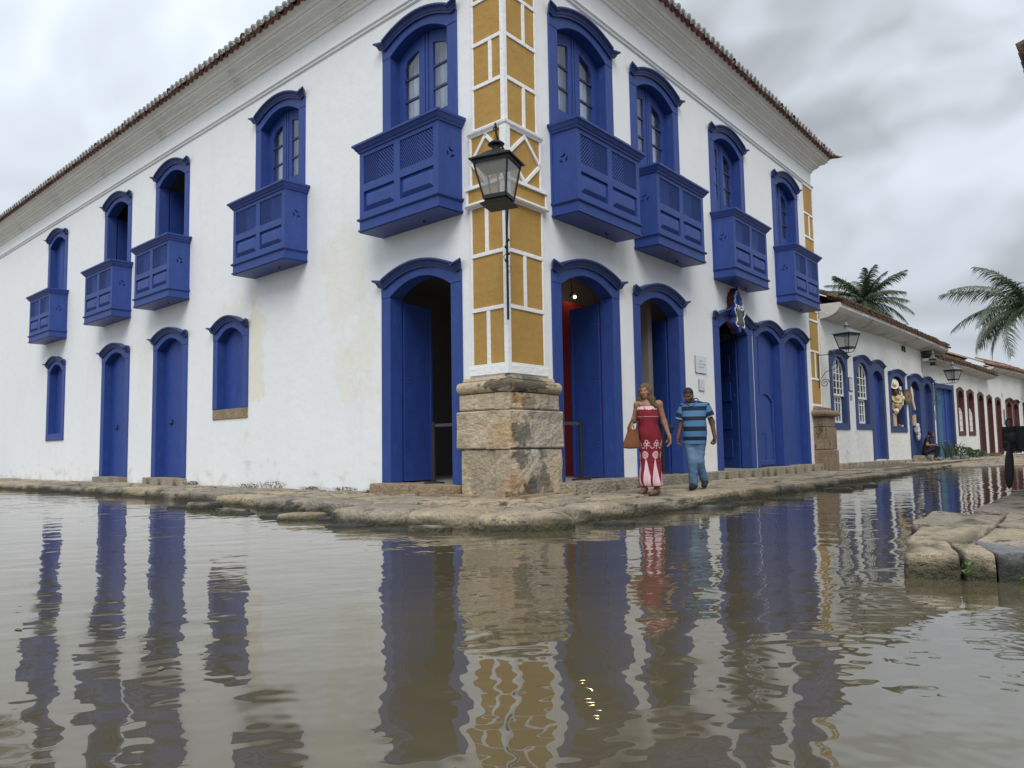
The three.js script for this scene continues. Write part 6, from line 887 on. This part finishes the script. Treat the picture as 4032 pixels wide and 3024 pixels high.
// a hand: wrist w, pointing along dir, palm normal nrm, finger curl, thumb side
function hand(w, dir, nrm, side, curl, s, col) {
  const D = new THREE.Vector3(...dir).normalize(), Nn = new THREE.Vector3(...nrm).normalize(), S = new THREE.Vector3().crossVectors(D, Nn).multiplyScalar(side), W = new THREE.Vector3(...w), at3 = (a, b, c) => W.clone().addScaledVector(D, a * s).addScaledVector(S, b * s).addScaledVector(Nn, c * s).toArray();
  const L = [[at3(-0.03, 0, 0), at3(0.01, 0, 0), 0.027 * s, 0.026 * s]], F = []; for (let i = 0; i < 4; i++) { const b = (i - 1.5) * 0.021; L.push([at3(0.01, b * 0.7, 0), at3(0.078, b, 0), 0.016 * s, 0.012 * s]); const len = [0.068, 0.078, 0.072, 0.055][3 - i], ch = [at3(0.078, b, 0)]; let ang = 0, x = 0.078, z = 0; for (let j = 0; j < 3; j++) { ang += curl * [0.55, 0.75, 0.5][j]; x += Math.cos(ang) * len * [0.42, 0.33, 0.25][j]; z += Math.sin(ang) * len * [0.42, 0.33, 0.25][j]; ch.push(at3(x, b * 1.15, z)); } F.push(ch); }
  const T = [at3(0.015, 0.028, 0.005), at3(0.045, 0.05, 0.02), at3(0.075, 0.05, 0.035 + 0.01 * curl)];
  const fn = (p) => { let d = 9; for (const [a, b, ra, rb] of L) d = smin(d, cap(p, a, b, ra, rb), 0.012); for (const c of F) for (let j = 0; j < 3; j++) d = smin(d, cap(p, c[j], c[j + 1], (0.0105 - j * 0.001) * s, (0.0098 - j * 0.0012) * s), 0.004); d = smin(d, cap(p, T[0], T[1], 0.014 * s, 0.012 * s), 0.012); return smin(d, cap(p, T[1], T[2], 0.012 * s, 0.0095 * s), 0.004); };
  const c = W.clone().addScaledVector(D, 0.07 * s), r = 0.135 * s; return surf(fn, [c.x - r, c.y - r, c.z - r], [c.x + r, c.y + r, c.z + r], 0.0048, col);
}
// a head in its own axes (y up, z to the face), turned and set at c
function headGeo(c, rot, s, skin, lip, brow, fem, extra) {
  const m = new THREE.Matrix4().makeRotationFromEuler(new THREE.Euler(...rot, 'YXZ')), inv = m.clone().invert(), q = new THREE.Vector3();
  const fl = (p) => {
    let d = ell(p, [0, 0.025, -0.012], [0.074, 0.092, 0.092]); d = smin(d, ell(p, [0, -0.045, 0.028], [0.052, 0.062, 0.058]), 0.05); d = smin(d, ell(p, [0, -0.092, 0.052], [0.026, 0.018, 0.02]), 0.03);
    d = smin(d, cap(p, [-0.035, 0.022, 0.072], [0.035, 0.022, 0.072], 0.013, 0.013), 0.02); for (const k of [-1, 1]) { d = smin(d, ell(p, [k * 0.042, -0.02, 0.05], [0.026, 0.022, 0.024]), 0.025); d = Math.max(d, -ell(p, [k * 0.032, 0.002, 0.088], [0.017, 0.01, 0.012])); d = Math.min(d, ell(p, [k * 0.031, 0.002, 0.071], [0.0125, 0.0125, 0.0125])); d = smin(d, ell(p, [k * 0.078, -0.008, -0.012], [0.01, 0.03, 0.018]), 0.01); }
    d = smin(d, cap(p, [0, 0.01, 0.083], [0, -0.03, 0.103], 0.008, 0.013), 0.014); for (const k of [-1, 1]) d = smin(d, ell(p, [k * 0.011, -0.032, 0.094], [0.009, 0.008, 0.01]), 0.008);
    d = smin(d, cap(p, [-0.018, -0.062, 0.083], [0.018, -0.062, 0.083], 0.007, 0.007), 0.008); d = smin(d, cap(p, [-0.014, -0.073, 0.082], [0.014, -0.073, 0.082], 0.0075, 0.0075), 0.006); return smin(d, cap(p, [0, -0.05, -0.02], [0, -0.15, -0.025], 0.054, 0.056), 0.03);
  };
  const fn = (w) => { q.set((w[0] - c[0]) / s, (w[1] - c[1]) / s, (w[2] - c[2]) / s).applyMatrix4(inv); return fl([q.x, q.y, q.z]) * s; };
  const colr = (w) => { q.set((w[0] - c[0]) / s, (w[1] - c[1]) / s, (w[2] - c[2]) / s).applyMatrix4(inv); const x = Math.abs(q.x), y = q.y, z = q.z; let k = skin; if (z > 0.06 && Math.hypot((x - 0.031) / 0.013, (y - 0.002) / 0.008) < 1) k = Math.hypot(x - 0.031, y - 0.002) < 0.0065 ? [0.02, 0.012, 0.008] : [0.32, 0.28, 0.25]; else if (z > 0.06 && y > 0.016 && y < 0.03 && x > 0.012 && x < 0.05) k = brow; else if (z > 0.07 && x < 0.022 && y > -0.079 && y < -0.058) k = lip; if (extra) k = extra(x, y, z, k) || k; return k; };
  return { geo: surf(fn, [c[0] - 0.15 * s, c[1] - 0.19 * s, c[2] - 0.15 * s], [c[0] + 0.15 * s, c[1] + 0.14 * s, c[2] + 0.15 * s], 0.0055, colr), map: (p) => { q.set(...p).applyMatrix4(m).multiplyScalar(s); return [c[0] + q.x, c[1] + q.y, c[2] + q.z]; }, inv: (w) => { q.set((w[0] - c[0]) / s, (w[1] - c[1]) / s, (w[2] - c[2]) / s).applyMatrix4(inv); return [q.x, q.y, q.z]; } };
}
// a garment lofted through rings [y, xc, half width, half depth, zc]
function loft(rings, n, wob, cap = false) {
  const pos = [], uv = [], idx = [], m = rings.length, y0 = rings[0][0], y1 = rings[m - 1][0];
  rings.forEach(([y, xc, hw, hd, zc = 0], i) => { for (let j = 0; j <= n; j++) { const a = (j / n) * 2 * Math.PI - Math.PI / 2 - Math.PI, c = Math.cos(a), s = Math.sin(a), k = 1 + (wob ? wob(j / n, (y - y0) / (y1 - y0)) : 0), e = 0.86; pos.push(xc + Math.sign(c) * Math.pow(Math.abs(c), e) * hw * k, y, zc + Math.sign(s) * Math.pow(Math.abs(s), e) * hd * k); uv.push(j / n, (y - y0) / (y1 - y0)); } });
  for (let i = 0; i + 1 < m; i++) for (let j = 0; j < n; j++) { const a = i * (n + 1) + j, b = a + 1, c = a + n + 2, d = a + n + 1; idx.push(a, c, b, a, d, c); }
  const g = new THREE.BufferGeometry(); g.setAttribute('position', new THREE.BufferAttribute(new Float32Array(pos), 3)); g.setAttribute('uv', new THREE.BufferAttribute(new Float32Array(uv), 2)); g.setIndex(idx); g.computeVertexNormals(); return g;
}
const smooth = (rs, k) => { const o = []; for (let i = 0; i + 1 < rs.length; i++) for (let j = 0; j < k; j++) { const t = j / k, p = (q) => { const a = rs[Math.max(0, i - 1)], b = rs[i], c = rs[i + 1], d = rs[Math.min(rs.length - 1, i + 2)]; return [0, 1, 2, 3, 4].map((z) => { const A = a[z] || 0, B = b[z] || 0, C = c[z] || 0, D = d[z] || 0; return 0.5 * (2 * B + (C - A) * t + (2 * A - 5 * B + 4 * C - D) * t * t + (3 * B - A - 3 * C + D) * t * t * t); }); }; o.push(p()); } o.push([...rs[rs.length - 1], 0].slice(0, 5)); return o; };
function personAt(x, z, y, label) { return thing('person', label, 'person', [x, y, -z], Math.atan2(-x, z)); }

{ // ---- the woman in the long red dress
  const k = 0.00123, w = (x, y, z = 0) => [(x - 440) * k, (1500 - y) * k, z];
  const g = personAt(2.0, 11.62, 0.2, 'woman with long brown hair in a red and white batik maxi dress, walking');
  const sk = [0.3, 0.165, 0.105], skin = (p) => { const n = 1 + 0.1 * perlin.noise(p[0] * 30, p[1] * 30, p[2] * 30); return sk.map((c) => c * n); };
  const sR = w(572, 425, -0.01), eR = w(628, 645, -0.05), wR = w(685, 822, 0.0), sL = w(320, 428, 0.0), eL = w(272, 612, -0.07), wL = w(238, 652, 0.1);
  const L = [[w(440, 520), w(440, 470), 0.1, 0.09], [sR, w(440, 440), 0.052, 0.07], [sL, w(440, 440), 0.05, 0.07], [w(440, 520), w(450, 760), 0.1, 0.12], [w(437, 440), w(428, 350, -0.005), 0.058, 0.052], [sR, eR, 0.05, 0.04], [eR, wR, 0.039, 0.026], [sL, eL, 0.048, 0.04], [eL, wL, 0.039, 0.026], [w(400, 800), w(385, 1150, 0.03), 0.075, 0.05], [w(385, 1150, 0.03), w(372, 1425, 0.05), 0.048, 0.034], [w(490, 800), w(505, 1150, 0.02), 0.075, 0.05], [w(505, 1150, 0.02), w(520, 1440, 0.0), 0.048, 0.034], [w(375, 1430, 0.03), w(335, 1462, 0.15), 0.036, 0.026], [w(520, 1440, 0), w(470, 1478, 0.12), 0.036, 0.026]];
  const body = surf(limbs(L, 0.04), [-0.36, -0.02, -0.2], [0.4, 1.5, 0.24], 0.012, skin);
  const hd = headGeo(w(415, 272, 0.02), [0.02, -0.32, 0.03], 0.93, sk, [0.27, 0.115, 0.085], [0.13, 0.08, 0.05], true);
  part('body', mergeC([body, hd.geo, hand(wR, [0.03, -1, 0.12], [-0.9, 0, 0.35], 1, 0.5, 0.98, skin), hand(wL, [-0.3, -0.75, 0.5], [0.5, -0.4, -0.6], 1, 0.9, 0.98, skin)]), M.skin, g);
  // hair: wavy mass falling over the shoulders, parted off the face
  const hf = (p) => {
    const q = hd.inv(p), nz = 0.016 * perlin.noise(p[0] * 38, p[1] * 14, p[2] * 38) + 0.008 * perlin.noise(p[0] * 90, p[1] * 22, p[2] * 90); let d = ell(q, [0, 0.032, -0.025], [0.094, 0.108, 0.105]); for (const s of [-1, 1]) { d = smin(d, cap(q, [s * 0.07, 0.02, 0.0], [s * 0.098, -0.14, -0.01], 0.036, 0.05), 0.05); d = smin(d, cap(q, [s * 0.092, -0.14, -0.01], [s * 0.125 + (s > 0 ? 0.02 : -0.005), -0.24, 0.01], 0.05, 0.036), 0.04); } d = smin(d, cap(q, [0, 0, -0.06], [0, -0.2, -0.06], 0.08, 0.07), 0.05);
    return Math.max(d + nz, -ell(q, [0.0, -0.045, 0.115], [0.062, 0.115, 0.09]));
  };
  const hc = hd.map([0, 0, 0]); part('hair', surf(hf, [hc[0] - 0.2, hc[1] - 0.32, hc[2] - 0.2], [hc[0] + 0.2, hc[1] + 0.16, hc[2] + 0.17], 0.0065, (p) => { const n = 0.7 + 0.75 * Math.abs(perlin.noise(p[0] * 70, p[1] * 8, p[2] * 70)) + 0.35 * sst(hc[1] - 0.05, hc[1] + 0.12, p[1]); return [0.105 * n, 0.068 * n, 0.036 * n]; }), M.hairC, g);
  // dress
  const cv = document.createElement('canvas'); cv.width = 1024; cv.height = 1024; const x = cv.getContext('2d'); x.fillStyle = '#740f22'; x.fillRect(0, 0, 1024, 1024); const rr = rng(3), Y = (zy) => ((zy - 452) / (1400 - 452)) * 1024, pale = '#d9bfc4';
  x.fillStyle = pale; for (let i = 0; i < 90; i++) { const u = i / 90 * 1024; x.fillRect(u, 0, 10, Y(486) - 3 + rr() * 14); } for (let i = 0; i < 24; i++) { x.beginPath(); x.arc(470 + (rr() - 0.5) * 90, Y(490 + rr() * 65), 5 + rr() * 7, 0, 7); x.fill(); } x.fillStyle = '#740f22'; x.fillRect(500, 0, 16, Y(600)); x.fillStyle = pale; x.fillRect(0, Y(573), 1024, 4); x.fillStyle = '#f0e4e0'; for (const [a, b] of [[498, 605], [494, 622], [486, 645]]) { x.beginPath(); x.arc(a, Y(b), 5, 0, 7); x.fill(); }
  x.lineWidth = 9; x.strokeStyle = pale; for (let u = 40; u < 1024; u += 128) { for (const [dx, dy] of [[0, -34], [-26, 0], [26, 0]]) { x.beginPath(); x.arc(u + dx, Y(905) + dy, 19, 0, 7); x.stroke(); } x.beginPath(); x.arc(u + 64, Y(930), 22, 0.2, 3); x.stroke(); x.beginPath(); x.moveTo(u, Y(905)); x.lineTo(u + 8, Y(960)); x.stroke(); }
  for (let u = 0; u < 1024; u += 146) { const cy = Y(1028); for (const r of [46, 30, 10]) { x.lineWidth = r === 46 ? 7 : 9; x.beginPath(); x.ellipse(u + 73, cy, r, r * 0.95, 0, 0, 7); x.stroke(); } for (let a = 0; a < 18; a++) { const t = a / 18 * 6.283; x.lineWidth = 4; x.beginPath(); x.moveTo(u + 73 + 30 * Math.cos(t), cy + 30 * Math.sin(t)); x.lineTo(u + 73 + 44 * Math.cos(t), cy + 44 * Math.sin(t)); x.stroke(); } }
  x.fillStyle = '#d3b6bf'; for (let u = -20; u < 1024; u += 150) { x.beginPath(); x.moveTo(u + 82, Y(1062)); x.quadraticCurveTo(u + 40, Y(1190), u - 6, Y(1392)); x.lineTo(u + 122, Y(1392)); x.quadraticCurveTo(u + 124, Y(1200), u + 82, Y(1062)); x.fill(); x.strokeStyle = 'rgba(140,40,70,0.45)'; x.lineWidth = 2; for (let i = 0; i < 14; i++) { let px = u + 70 + (rr() - 0.5) * 60, py = Y(1200 + rr() * 170); x.beginPath(); x.moveTo(px, py); x.lineTo(px + (rr() - 0.5) * 50, py + (rr() - 0.5) * 50); x.stroke(); } } x.fillStyle = '#7a0f26'; x.fillRect(0, Y(1390), 1024, 20);
  const dt = new THREE.CanvasTexture(cv); dt.colorSpace = THREE.SRGBColorSpace; dt.wrapS = THREE.RepeatWrapping; const dm = new THREE.MeshStandardMaterial({ roughness: 0.85, map: dt, side: THREE.DoubleSide });
  const ring = (zy, x0, x1, d, zc = 0) => [(1500 - zy) * k, ((x0 + x1) / 2 - 440) * k, ((x1 - x0) / 2) * k, d, zc];
  const rings = smooth([ring(1402, 338, 580, 0.125, 0.03), ring(1350, 312, 582, 0.15, 0.03), ring(1250, 320, 582, 0.15, 0.02), ring(1150, 328, 580, 0.14, 0.01), ring(1040, 325, 580, 0.14), ring(940, 322, 590, 0.145), ring(840, 310, 594, 0.158, 0.005), ring(760, 304, 582, 0.15, 0.015), ring(660, 324, 552, 0.13, 0.02), ring(570, 306, 572, 0.13, 0.02), ring(500, 306, 552, 0.12, 0.015), ring(452, 318, 532, 0.1, 0.01)], 4);
  part('dress', loft(rings, 56, (u, v) => (1 - sst(0, 0.55, v)) * 0.085 * Math.sin(u * 2 * Math.PI * 7 + 1.2 + v * 6) + 0.014 * Math.sin(u * 37.7 + v * 30) + 0.01 * Math.sin(u * 18.85 - v * 47)), dm, g);
  part('straps', merge([tube([w(352, 452, 0.1), w(338, 420, 0.07), w(345, 395, 0.0), w(350, 430, -0.08)], 0.005, 12, 5), tube([w(498, 450, 0.1), w(515, 418, 0.07), w(530, 398, 0.0), w(520, 430, -0.08)], 0.005, 12, 5), tube([w(398, 455, 0.118), w(395, 500, 0.135), w(382, 560, 0.15), w(350, 640, 0.16)], 0.005, 12, 5)]), std(0.2, 0.012, 0.035), g);
  part('necklace', tube([w(390, 395, 0.05), w(415, 425, 0.085), w(440, 440, 0.095), w(468, 415, 0.075)], 0.0022, 14, 4), std(0.5, 0.36, 0.14, { rough: 0.3, metalness: 0.8 }), g);
  const shoe = (a, b, n) => surf((p) => smin(cap(p, a, b, 0.043, 0.034), cap(p, [a[0], a[1] - 0.016, a[2]], [b[0], b[1] - 0.008, b[2]], 0.036, 0.032), 0.02) + (p[1] > a[1] + 0.012 + 0.3 * Math.max(0, 0.03 - Math.abs(p[2] - a[2])) ? 0.03 : 0), [Math.min(a[0], b[0]) - 0.06, Math.min(a[1], b[1]) - 0.07, Math.min(a[2], b[2]) - 0.06], [Math.max(a[0], b[0]) + 0.06, Math.max(a[1], b[1]) + 0.05, Math.max(a[2], b[2]) + 0.06], 0.007, () => [0.14, 0.08, 0.05]);
  part('shoe', shoe(w(380, 1432, 0.0), w(330, 1466, 0.16)), M.vc, g); part('shoe', shoe(w(525, 1462, -0.02), w(455, 1478, 0.13)), M.vc, g);
  // the handbag hung on her forearm
  const bag = thing('handbag', 'tan leather handbag carried by the woman in red', 'bag', [0, 0, 0]); bag.position.copy(g.position); bag.rotation.copy(g.rotation); const lm = std(0.24, 0.085, 0.03, { rough: 0.45, bumpMap: rep(rough, 6), bumpScale: 0.01 });
  const br = []; for (let i = 0; i <= 8; i++) { const t = i / 8, y = (1500 - mix(938, 722, t)) * k, hw = mix(0.128, 0.07, Math.pow(t, 1.2)) * (i === 0 ? 0.93 : 1), hz = mix(0.07, 0.025, t) * (i === 0 ? 0.8 : 1); br.push([y + (i > 0 ? 0 : 0), (mix(232, 258, t) - 440) * k, hw, hz, 0.14]); } const bg = loft(br, 32, (u, v) => 0.02 * Math.sin(u * 19 + v * 8)); part('bag_body', bg, lm, bag); part('bag_bottom', new THREE.SphereGeometry(1, 20, 8).scale(0.118, 0.02, 0.056).translate((232 - 440) * k, (1500 - 938) * k, 0.14), lm, bag);
  for (const zz of [0.105, 0.165]) part('strap_handle', tube([w(205, 740, zz), w(225, 660, zz), w(270, 600, zz - 0.03), w(305, 650, zz - 0.02), w(290, 745, zz)], 0.0085, 24, 6), lm, bag);
}
{ // ---- the man in the striped polo shirt
  const k = 0.00139, w = (x, y, z = 0) => [(x - 1040) * k, (1432 - y) * k, z];
  const g = personAt(2.99, 12.85, 0.2, 'man with glasses in a blue striped polo and jeans, walking head down');
  const sk = [0.125, 0.058, 0.034], skin = (p) => { const n = 1 + 0.12 * perlin.noise(p[0] * 30, p[1] * 30, p[2] * 30); return sk.map((c) => c * n); };
  const sR = w(1156, 475, -0.02), eR = w(1222, 650, -0.06), wR = w(1248, 838, 0.0), sL = w(898, 480, 0.0), eL = w(868, 672, -0.02), wL = w(830, 828, 0.08);
  const L = [[w(1030, 500), w(1030, 800), 0.12, 0.12], [sR, w(1020, 480), 0.042, 0.06], [sL, w(1020, 480), 0.042, 0.06], [w(1015, 460), w(990, 385, 0.04), 0.058, 0.056], [sR, eR, 0.05, 0.041], [eR, wR, 0.041, 0.029], [sL, eL, 0.05, 0.041], [eL, wL, 0.041, 0.029], [w(970, 880), w(990, 1120, 0.06), 0.07, 0.05], [w(990, 1120, 0.06), w(990, 1385, 0.05), 0.045, 0.035], [w(1075, 880), w(1065, 1120, 0.0), 0.07, 0.05], [w(1065, 1120, 0), w(1110, 1370, -0.12), 0.045, 0.035]];
  const hd = headGeo(w(965, 338, 0.09), [0.5, -0.3, 0.0], 0.97, sk, [0.12, 0.045, 0.035], [0.02, 0.015, 0.012], false, (x, y, z) => (z > 0.07 && x < 0.026 && y > -0.056 && y < -0.046 ? [0.22, 0.2, 0.19] : null));
  part('body', mergeC([surf(limbs(L, 0.04), [-0.4, -0.02, -0.24], [0.4, 1.5, 0.26], 0.012, skin), hd.geo, hand(wR, [0.0, -1, 0.1], [-0.95, 0, 0.3], 1, 1.5, 1.05, skin), hand(wL, [0.02, -1, 0.15], [0.9, 0, 0.4], -1, 0.7, 1.05, skin)]), M.skin, g);
  const hc = hd.map([0, 0, 0]); part('hair', surf((p) => { const q = hd.inv(p); return Math.max(ell(q, [0, 0.03, -0.018], [0.082, 0.098, 0.098]) + 0.002 * perlin.noise(p[0] * 160, p[1] * 160, p[2] * 160), Math.max(q[2] * 0.75 - q[1] + 0.012 + 0.02 * Math.abs(q[0]) / 0.08, -(q[1] + 0.035))); }, [hc[0] - 0.13, hc[1] - 0.12, hc[2] - 0.15], [hc[0] + 0.13, hc[1] + 0.16, hc[2] + 0.14], 0.006, (p) => { const n = 0.6 + 0.9 * Math.abs(perlin.noise(p[0] * 120, p[1] * 120, p[2] * 120)); return [0.022 * n, 0.02 * n, 0.019 * n]; }), M.hairC, g);
  const gl = []; for (const s of [-1, 1]) { const t = []; for (let i = 0; i <= 14; i++) { const a = i / 14 * 6.283; t.push(hd.map([s * 0.033 + Math.cos(a) * 0.024, -0.006 + Math.sin(a) * 0.015, 0.104])); } gl.push(tube(t, 0.0022, 24, 4), tube([hd.map([s * 0.056, 0.0, 0.1]), hd.map([s * 0.078, 0.004, 0.06]), hd.map([s * 0.084, 0.006, -0.01])], 0.003, 8, 4)); } gl.push(tube([hd.map([-0.01, 0, 0.107]), hd.map([0, 0.003, 0.109]), hd.map([0.01, 0, 0.107])], 0.0022, 6, 4)); part('glasses', merge(gl), std(0.5, 0.5, 0.5, { rough: 0.25, metalness: 0.7 }), g);
  // shirt
  const y0 = (1432 - 905) * k, y1 = (1432 - 400) * k, mkS = (f) => { const c = document.createElement('canvas'); c.width = 256; c.height = 512; const q = c.getContext('2d'); q.fillStyle = '#4b78a3'; q.fillRect(0, 0, 256, 512); q.fillStyle = '#1b2036'; f(q); const t = new THREE.CanvasTexture(c); t.colorSpace = THREE.SRGBColorSpace; return new THREE.MeshStandardMaterial({ roughness: 0.9, map: t, side: THREE.DoubleSide }); }, P = (zy) => ((zy - 400) / (905 - 400)) * 512;
  const sm = mkS((q) => { for (const [a, b] of [[402, 432], [470, 520], [588, 636], [705, 758], [822, 866]]) q.fillRect(0, P(a), 256, P(b) - P(a)); q.strokeStyle = '#1b2036'; });
  const ring = (zy, x0, x1, d, zc = 0) => [(1432 - zy) * k, ((x0 + x1) / 2 - 1040) * k, ((x1 - x0) / 2) * k, d, zc];
  part('shirt', loft(smooth([ring(905, 890, 1148, 0.135, 0.01), ring(860, 888, 1155, 0.138, 0.01), ring(760, 890, 1162, 0.15, 0.02), ring(660, 888, 1160, 0.155, 0.02), ring(570, 876, 1158, 0.145, 0.01), ring(500, 866, 1172, 0.125), ring(455, 868, 1182, 0.11), ring(428, 895, 1160, 0.092), ring(400, 965, 1078, 0.07, 0.01)], 4), 48, (u, v) => 0.02 * Math.sin(u * 31.4 + v * 12) * (1 - v) + 0.018 * Math.sin(u * 12.57 - v * 31)), sm, g);
  const sleeve = (a, b, r0, r1, nm) => { const A = new THREE.Vector3(...a), B = new THREE.Vector3(...b), d = B.clone().sub(A), l = d.length(), ge = loft([[0, 0, r1, r1], [l * 0.3, 0, mix(r1, r0, 0.3), mix(r1, r0, 0.3)], [l * 0.7, 0, r0 * 1.02, r0 * 1.02], [l, 0, r0 * 0.92, r0 * 0.92], [l * 1.13, 0, r0 * 0.5, r0 * 0.5]], 24); ge.applyQuaternion(new THREE.Quaternion().setFromUnitVectors(new THREE.Vector3(0, 1, 0), d.clone().normalize().negate())); ge.translate(B.x, B.y, B.z); return part('sleeve', ge, slm, g); };
  const slm = mkS((q) => { q.fillRect(0, 330, 256, 140); q.fillRect(0, 60, 256, 60); q.fillStyle = '#b9cbd8'; q.fillRect(0, 498, 256, 14); });
  sleeve(w(1150, 445, -0.02), w(1202, 588, -0.05), 0.075, 0.082); sleeve(w(905, 450, 0), w(858, 612, -0.012), 0.072, 0.076);
  part('collar', merge([tube([w(985, 470, 0.12), w(950, 430, 0.1), w(945, 398, 0.05), w(990, 382, -0.03), w(1055, 372, -0.02), w(1075, 398, 0.04), w(1040, 435, 0.1), w(995, 470, 0.12)], 0.01, 40, 6).scale(1, 1, 1)]), std(0.06, 0.16, 0.32, { rough: 0.9 }), g);
  // jeans
  const jl = [[w(975, 880, 0), w(1065, 880, 0), 0.125, 0.12], [w(965, 900, 0.01), w(990, 1115, 0.07), 0.1, 0.078], [w(990, 1115, 0.07), w(988, 1365, 0.05), 0.077, 0.072], [w(1072, 900, 0), w(1062, 1115, 0.01), 0.1, 0.076], [w(1062, 1115, 0.01), w(1108, 1318, -0.11), 0.074, 0.068]];
  const jf = limbs(jl, 0.035); part('jeans', surf((p) => Math.max(jf(p) + 0.009 * perlin.noise(p[0] * 10, p[1] * 17, p[2] * 10) + 0.0015 * perlin.noise(p[0] * 30 + 4, p[1] * 70, p[2] * 30), p[1] - 0.8, 0.055 - p[1] + (p[0] > 0.04 ? 0.07 : 0)), [-0.3, 0.02, -0.26], [0.26, 0.86, 0.24], 0.009, (p) => { const n = 0.5 * perlin.noise(p[0] * 9, p[1] * 7, p[2] * 9) + 0.35 * perlin.noise(p[0] * 32, p[1] * 30, p[2] * 32), t = clamp(0.45 + 0.5 * n), f = sst(0.3, 0.55, p[1]) * sst(-0.02, 0.1, p[2]); return [mix(0.05, 0.2, t * (0.4 + 0.6 * f)), mix(0.12, 0.29, t * (0.4 + 0.6 * f)), mix(0.25, 0.4, t * (0.4 + 0.6 * f))]; }), M.vc, g);
  const shoe = (a, b) => surf((p) => smin(smin(cap(p, a, b, 0.052, 0.042), cap(p, [a[0], a[1] - 0.02, a[2]], [b[0], b[1] - 0.012, b[2]], 0.045, 0.042), 0.02), cap(p, a, [a[0], a[1] + 0.06, a[2] - 0.02], 0.05, 0.048), 0.03), [Math.min(a[0], b[0]) - 0.08, Math.min(a[1], b[1]) - 0.09, Math.min(a[2], b[2]) - 0.09], [Math.max(a[0], b[0]) + 0.08, Math.max(a[1], b[1]) + 0.13, Math.max(a[2], b[2]) + 0.08], 0.008, (p) => (p[1] < Math.min(a[1], b[1]) - 0.038 ? [0.006, 0.006, 0.007] : [0.013, 0.013, 0.016]));
  part('shoe', shoe(w(995, 1382, 0.02), w(965, 1400, 0.17)), M.vc, g); part('shoe', shoe(w(1118, 1350, -0.14), w(1108, 1385, 0.0)), M.vc, g);
}
{ // ---- the reader sitting on the shop step
  const g = thing('person', 'person in black with long dark hair, sitting on the shop step reading', 'person', at(FB, 2.75, 0.12, 0.62).toArray(), 0); { const p = g.position; g.rotation.y = Math.atan2(-p.x, -p.z); }
  const sk = [0.26, 0.13, 0.085], blk = [0.012, 0.012, 0.014], hp = V(-0.23, 0.36, -0.05), kn = V(0.2, 0.56, 0.02), kn2 = V(0.24, 0.53, -0.16), an = V(0.09, 0.12, 0.05), an2 = V(0.14, 0.12, -0.18), sh = V(-0.12, 0.9, 0.13), sh2 = V(-0.08, 0.9, -0.17), el = V(-0.14, 0.66, 0.22), el2 = V(0.0, 0.66, -0.2), wr = V(0.14, 0.66, 0.12), wr2 = V(0.2, 0.68, -0.1);
  const L = [[hp, V(-0.12, 0.86, -0.02), 0.13, 0.11], [sh, sh2, 0.06, 0.06], [sh, el, 0.05, 0.04], [el, wr, 0.038, 0.027], [sh2, el2, 0.05, 0.04], [el2, wr2, 0.038, 0.027], [V(-0.2, 0.36, 0.06), kn, 0.088, 0.065], [kn, an, 0.062, 0.045], [V(-0.2, 0.36, -0.14), kn2, 0.088, 0.065], [kn2, an2, 0.062, 0.045], [an, V(0.27, 0.05, 0.07), 0.045, 0.035], [an2, V(0.3, 0.05, -0.18), 0.045, 0.035], [V(-0.1, 0.94, -0.02), V(-0.02, 1.03, 0.0), 0.055, 0.055]];
  const hd = headGeo(V(0.03, 1.1, 0.0), [0.55, 1.25, 0], 0.93, sk, [0.2, 0.08, 0.06], blk, true), sleeveY = 0.77;
  part('body', mergeC([surf(limbs(L, 0.04), [-0.42, -0.02, -0.32], [0.4, 1.12, 0.34], 0.013, (p) => (p[0] > -0.26 && p[1] < sleeveY && p[1] > 0.58 && p[2] > 0.09 && p[0] < 0.17 ? sk : p[1] > 0.985 ? sk : (p[1] < 0.15 && p[1] > 0.1 && p[0] < 0.2) ? sk : blk)), hd.geo, hand(wr, V(1, 0.05, -0.1), V(0, 1, 0), 1, 0.5, 0.95, () => sk), hand(wr2, V(1, 0.05, 0.1), V(0, 1, 0), -1, 0.5, 0.95, () => sk)]), M.skin, g);
  part('hair', surf((p) => { const q = hd.inv(p), nz = 0.008 * perlin.noise(p[0] * 40, p[1] * 10, p[2] * 40); let d = ell(q, [0, 0.03, -0.025], [0.092, 0.104, 0.1]); for (const s of [-1, 1]) d = smin(d, cap(q, [s * 0.075, 0.02, 0.01], [s * 0.085, -0.16, 0.06], 0.035, 0.03), 0.04); d = smin(d, cap(q, [0, 0, -0.06], [0, -0.2, -0.03], 0.08, 0.06), 0.05); return Math.max(d + nz, -ell(q, [0, -0.05, 0.125], [0.055, 0.11, 0.09])); }, [-0.2, 0.8, -0.22], [0.28, 1.28, 0.22], 0.008, () => [0.012, 0.01, 0.009]), M.hairC, g);
  const bk = thing('open_book', 'dark open book in the hands of the seated reader', 'book'); bk.position.copy(g.position); bk.rotation.copy(g.rotation); const b = bx(0.22, 0.56, 0, 0.022, -0.14, 0.14, 0.004); b.rotateZ(0.28); b.translate(0.06, 0.66, 0.0); part('cover', b, std(0.03, 0.032, 0.035, { rough: 0.6 }), bk); const b2 = bx(0.23, 0.55, 0.0225, 0.03, -0.13, 0.13); b2.rotateZ(0.28); b2.translate(0.06, 0.66, 0); part('pages', b2, std(0.3, 0.28, 0.24), bk);
  const st = solo('shop_step', worn(outline(FB, 2.4, 4.1, -0.1, 0.42, rng(3), 0.03), 0.0, 0.37, 0.02, 6), M.stones[1], 'stone step under the seated reader at the shop doorway', 'step');
}
renderer.render(scene, camera);
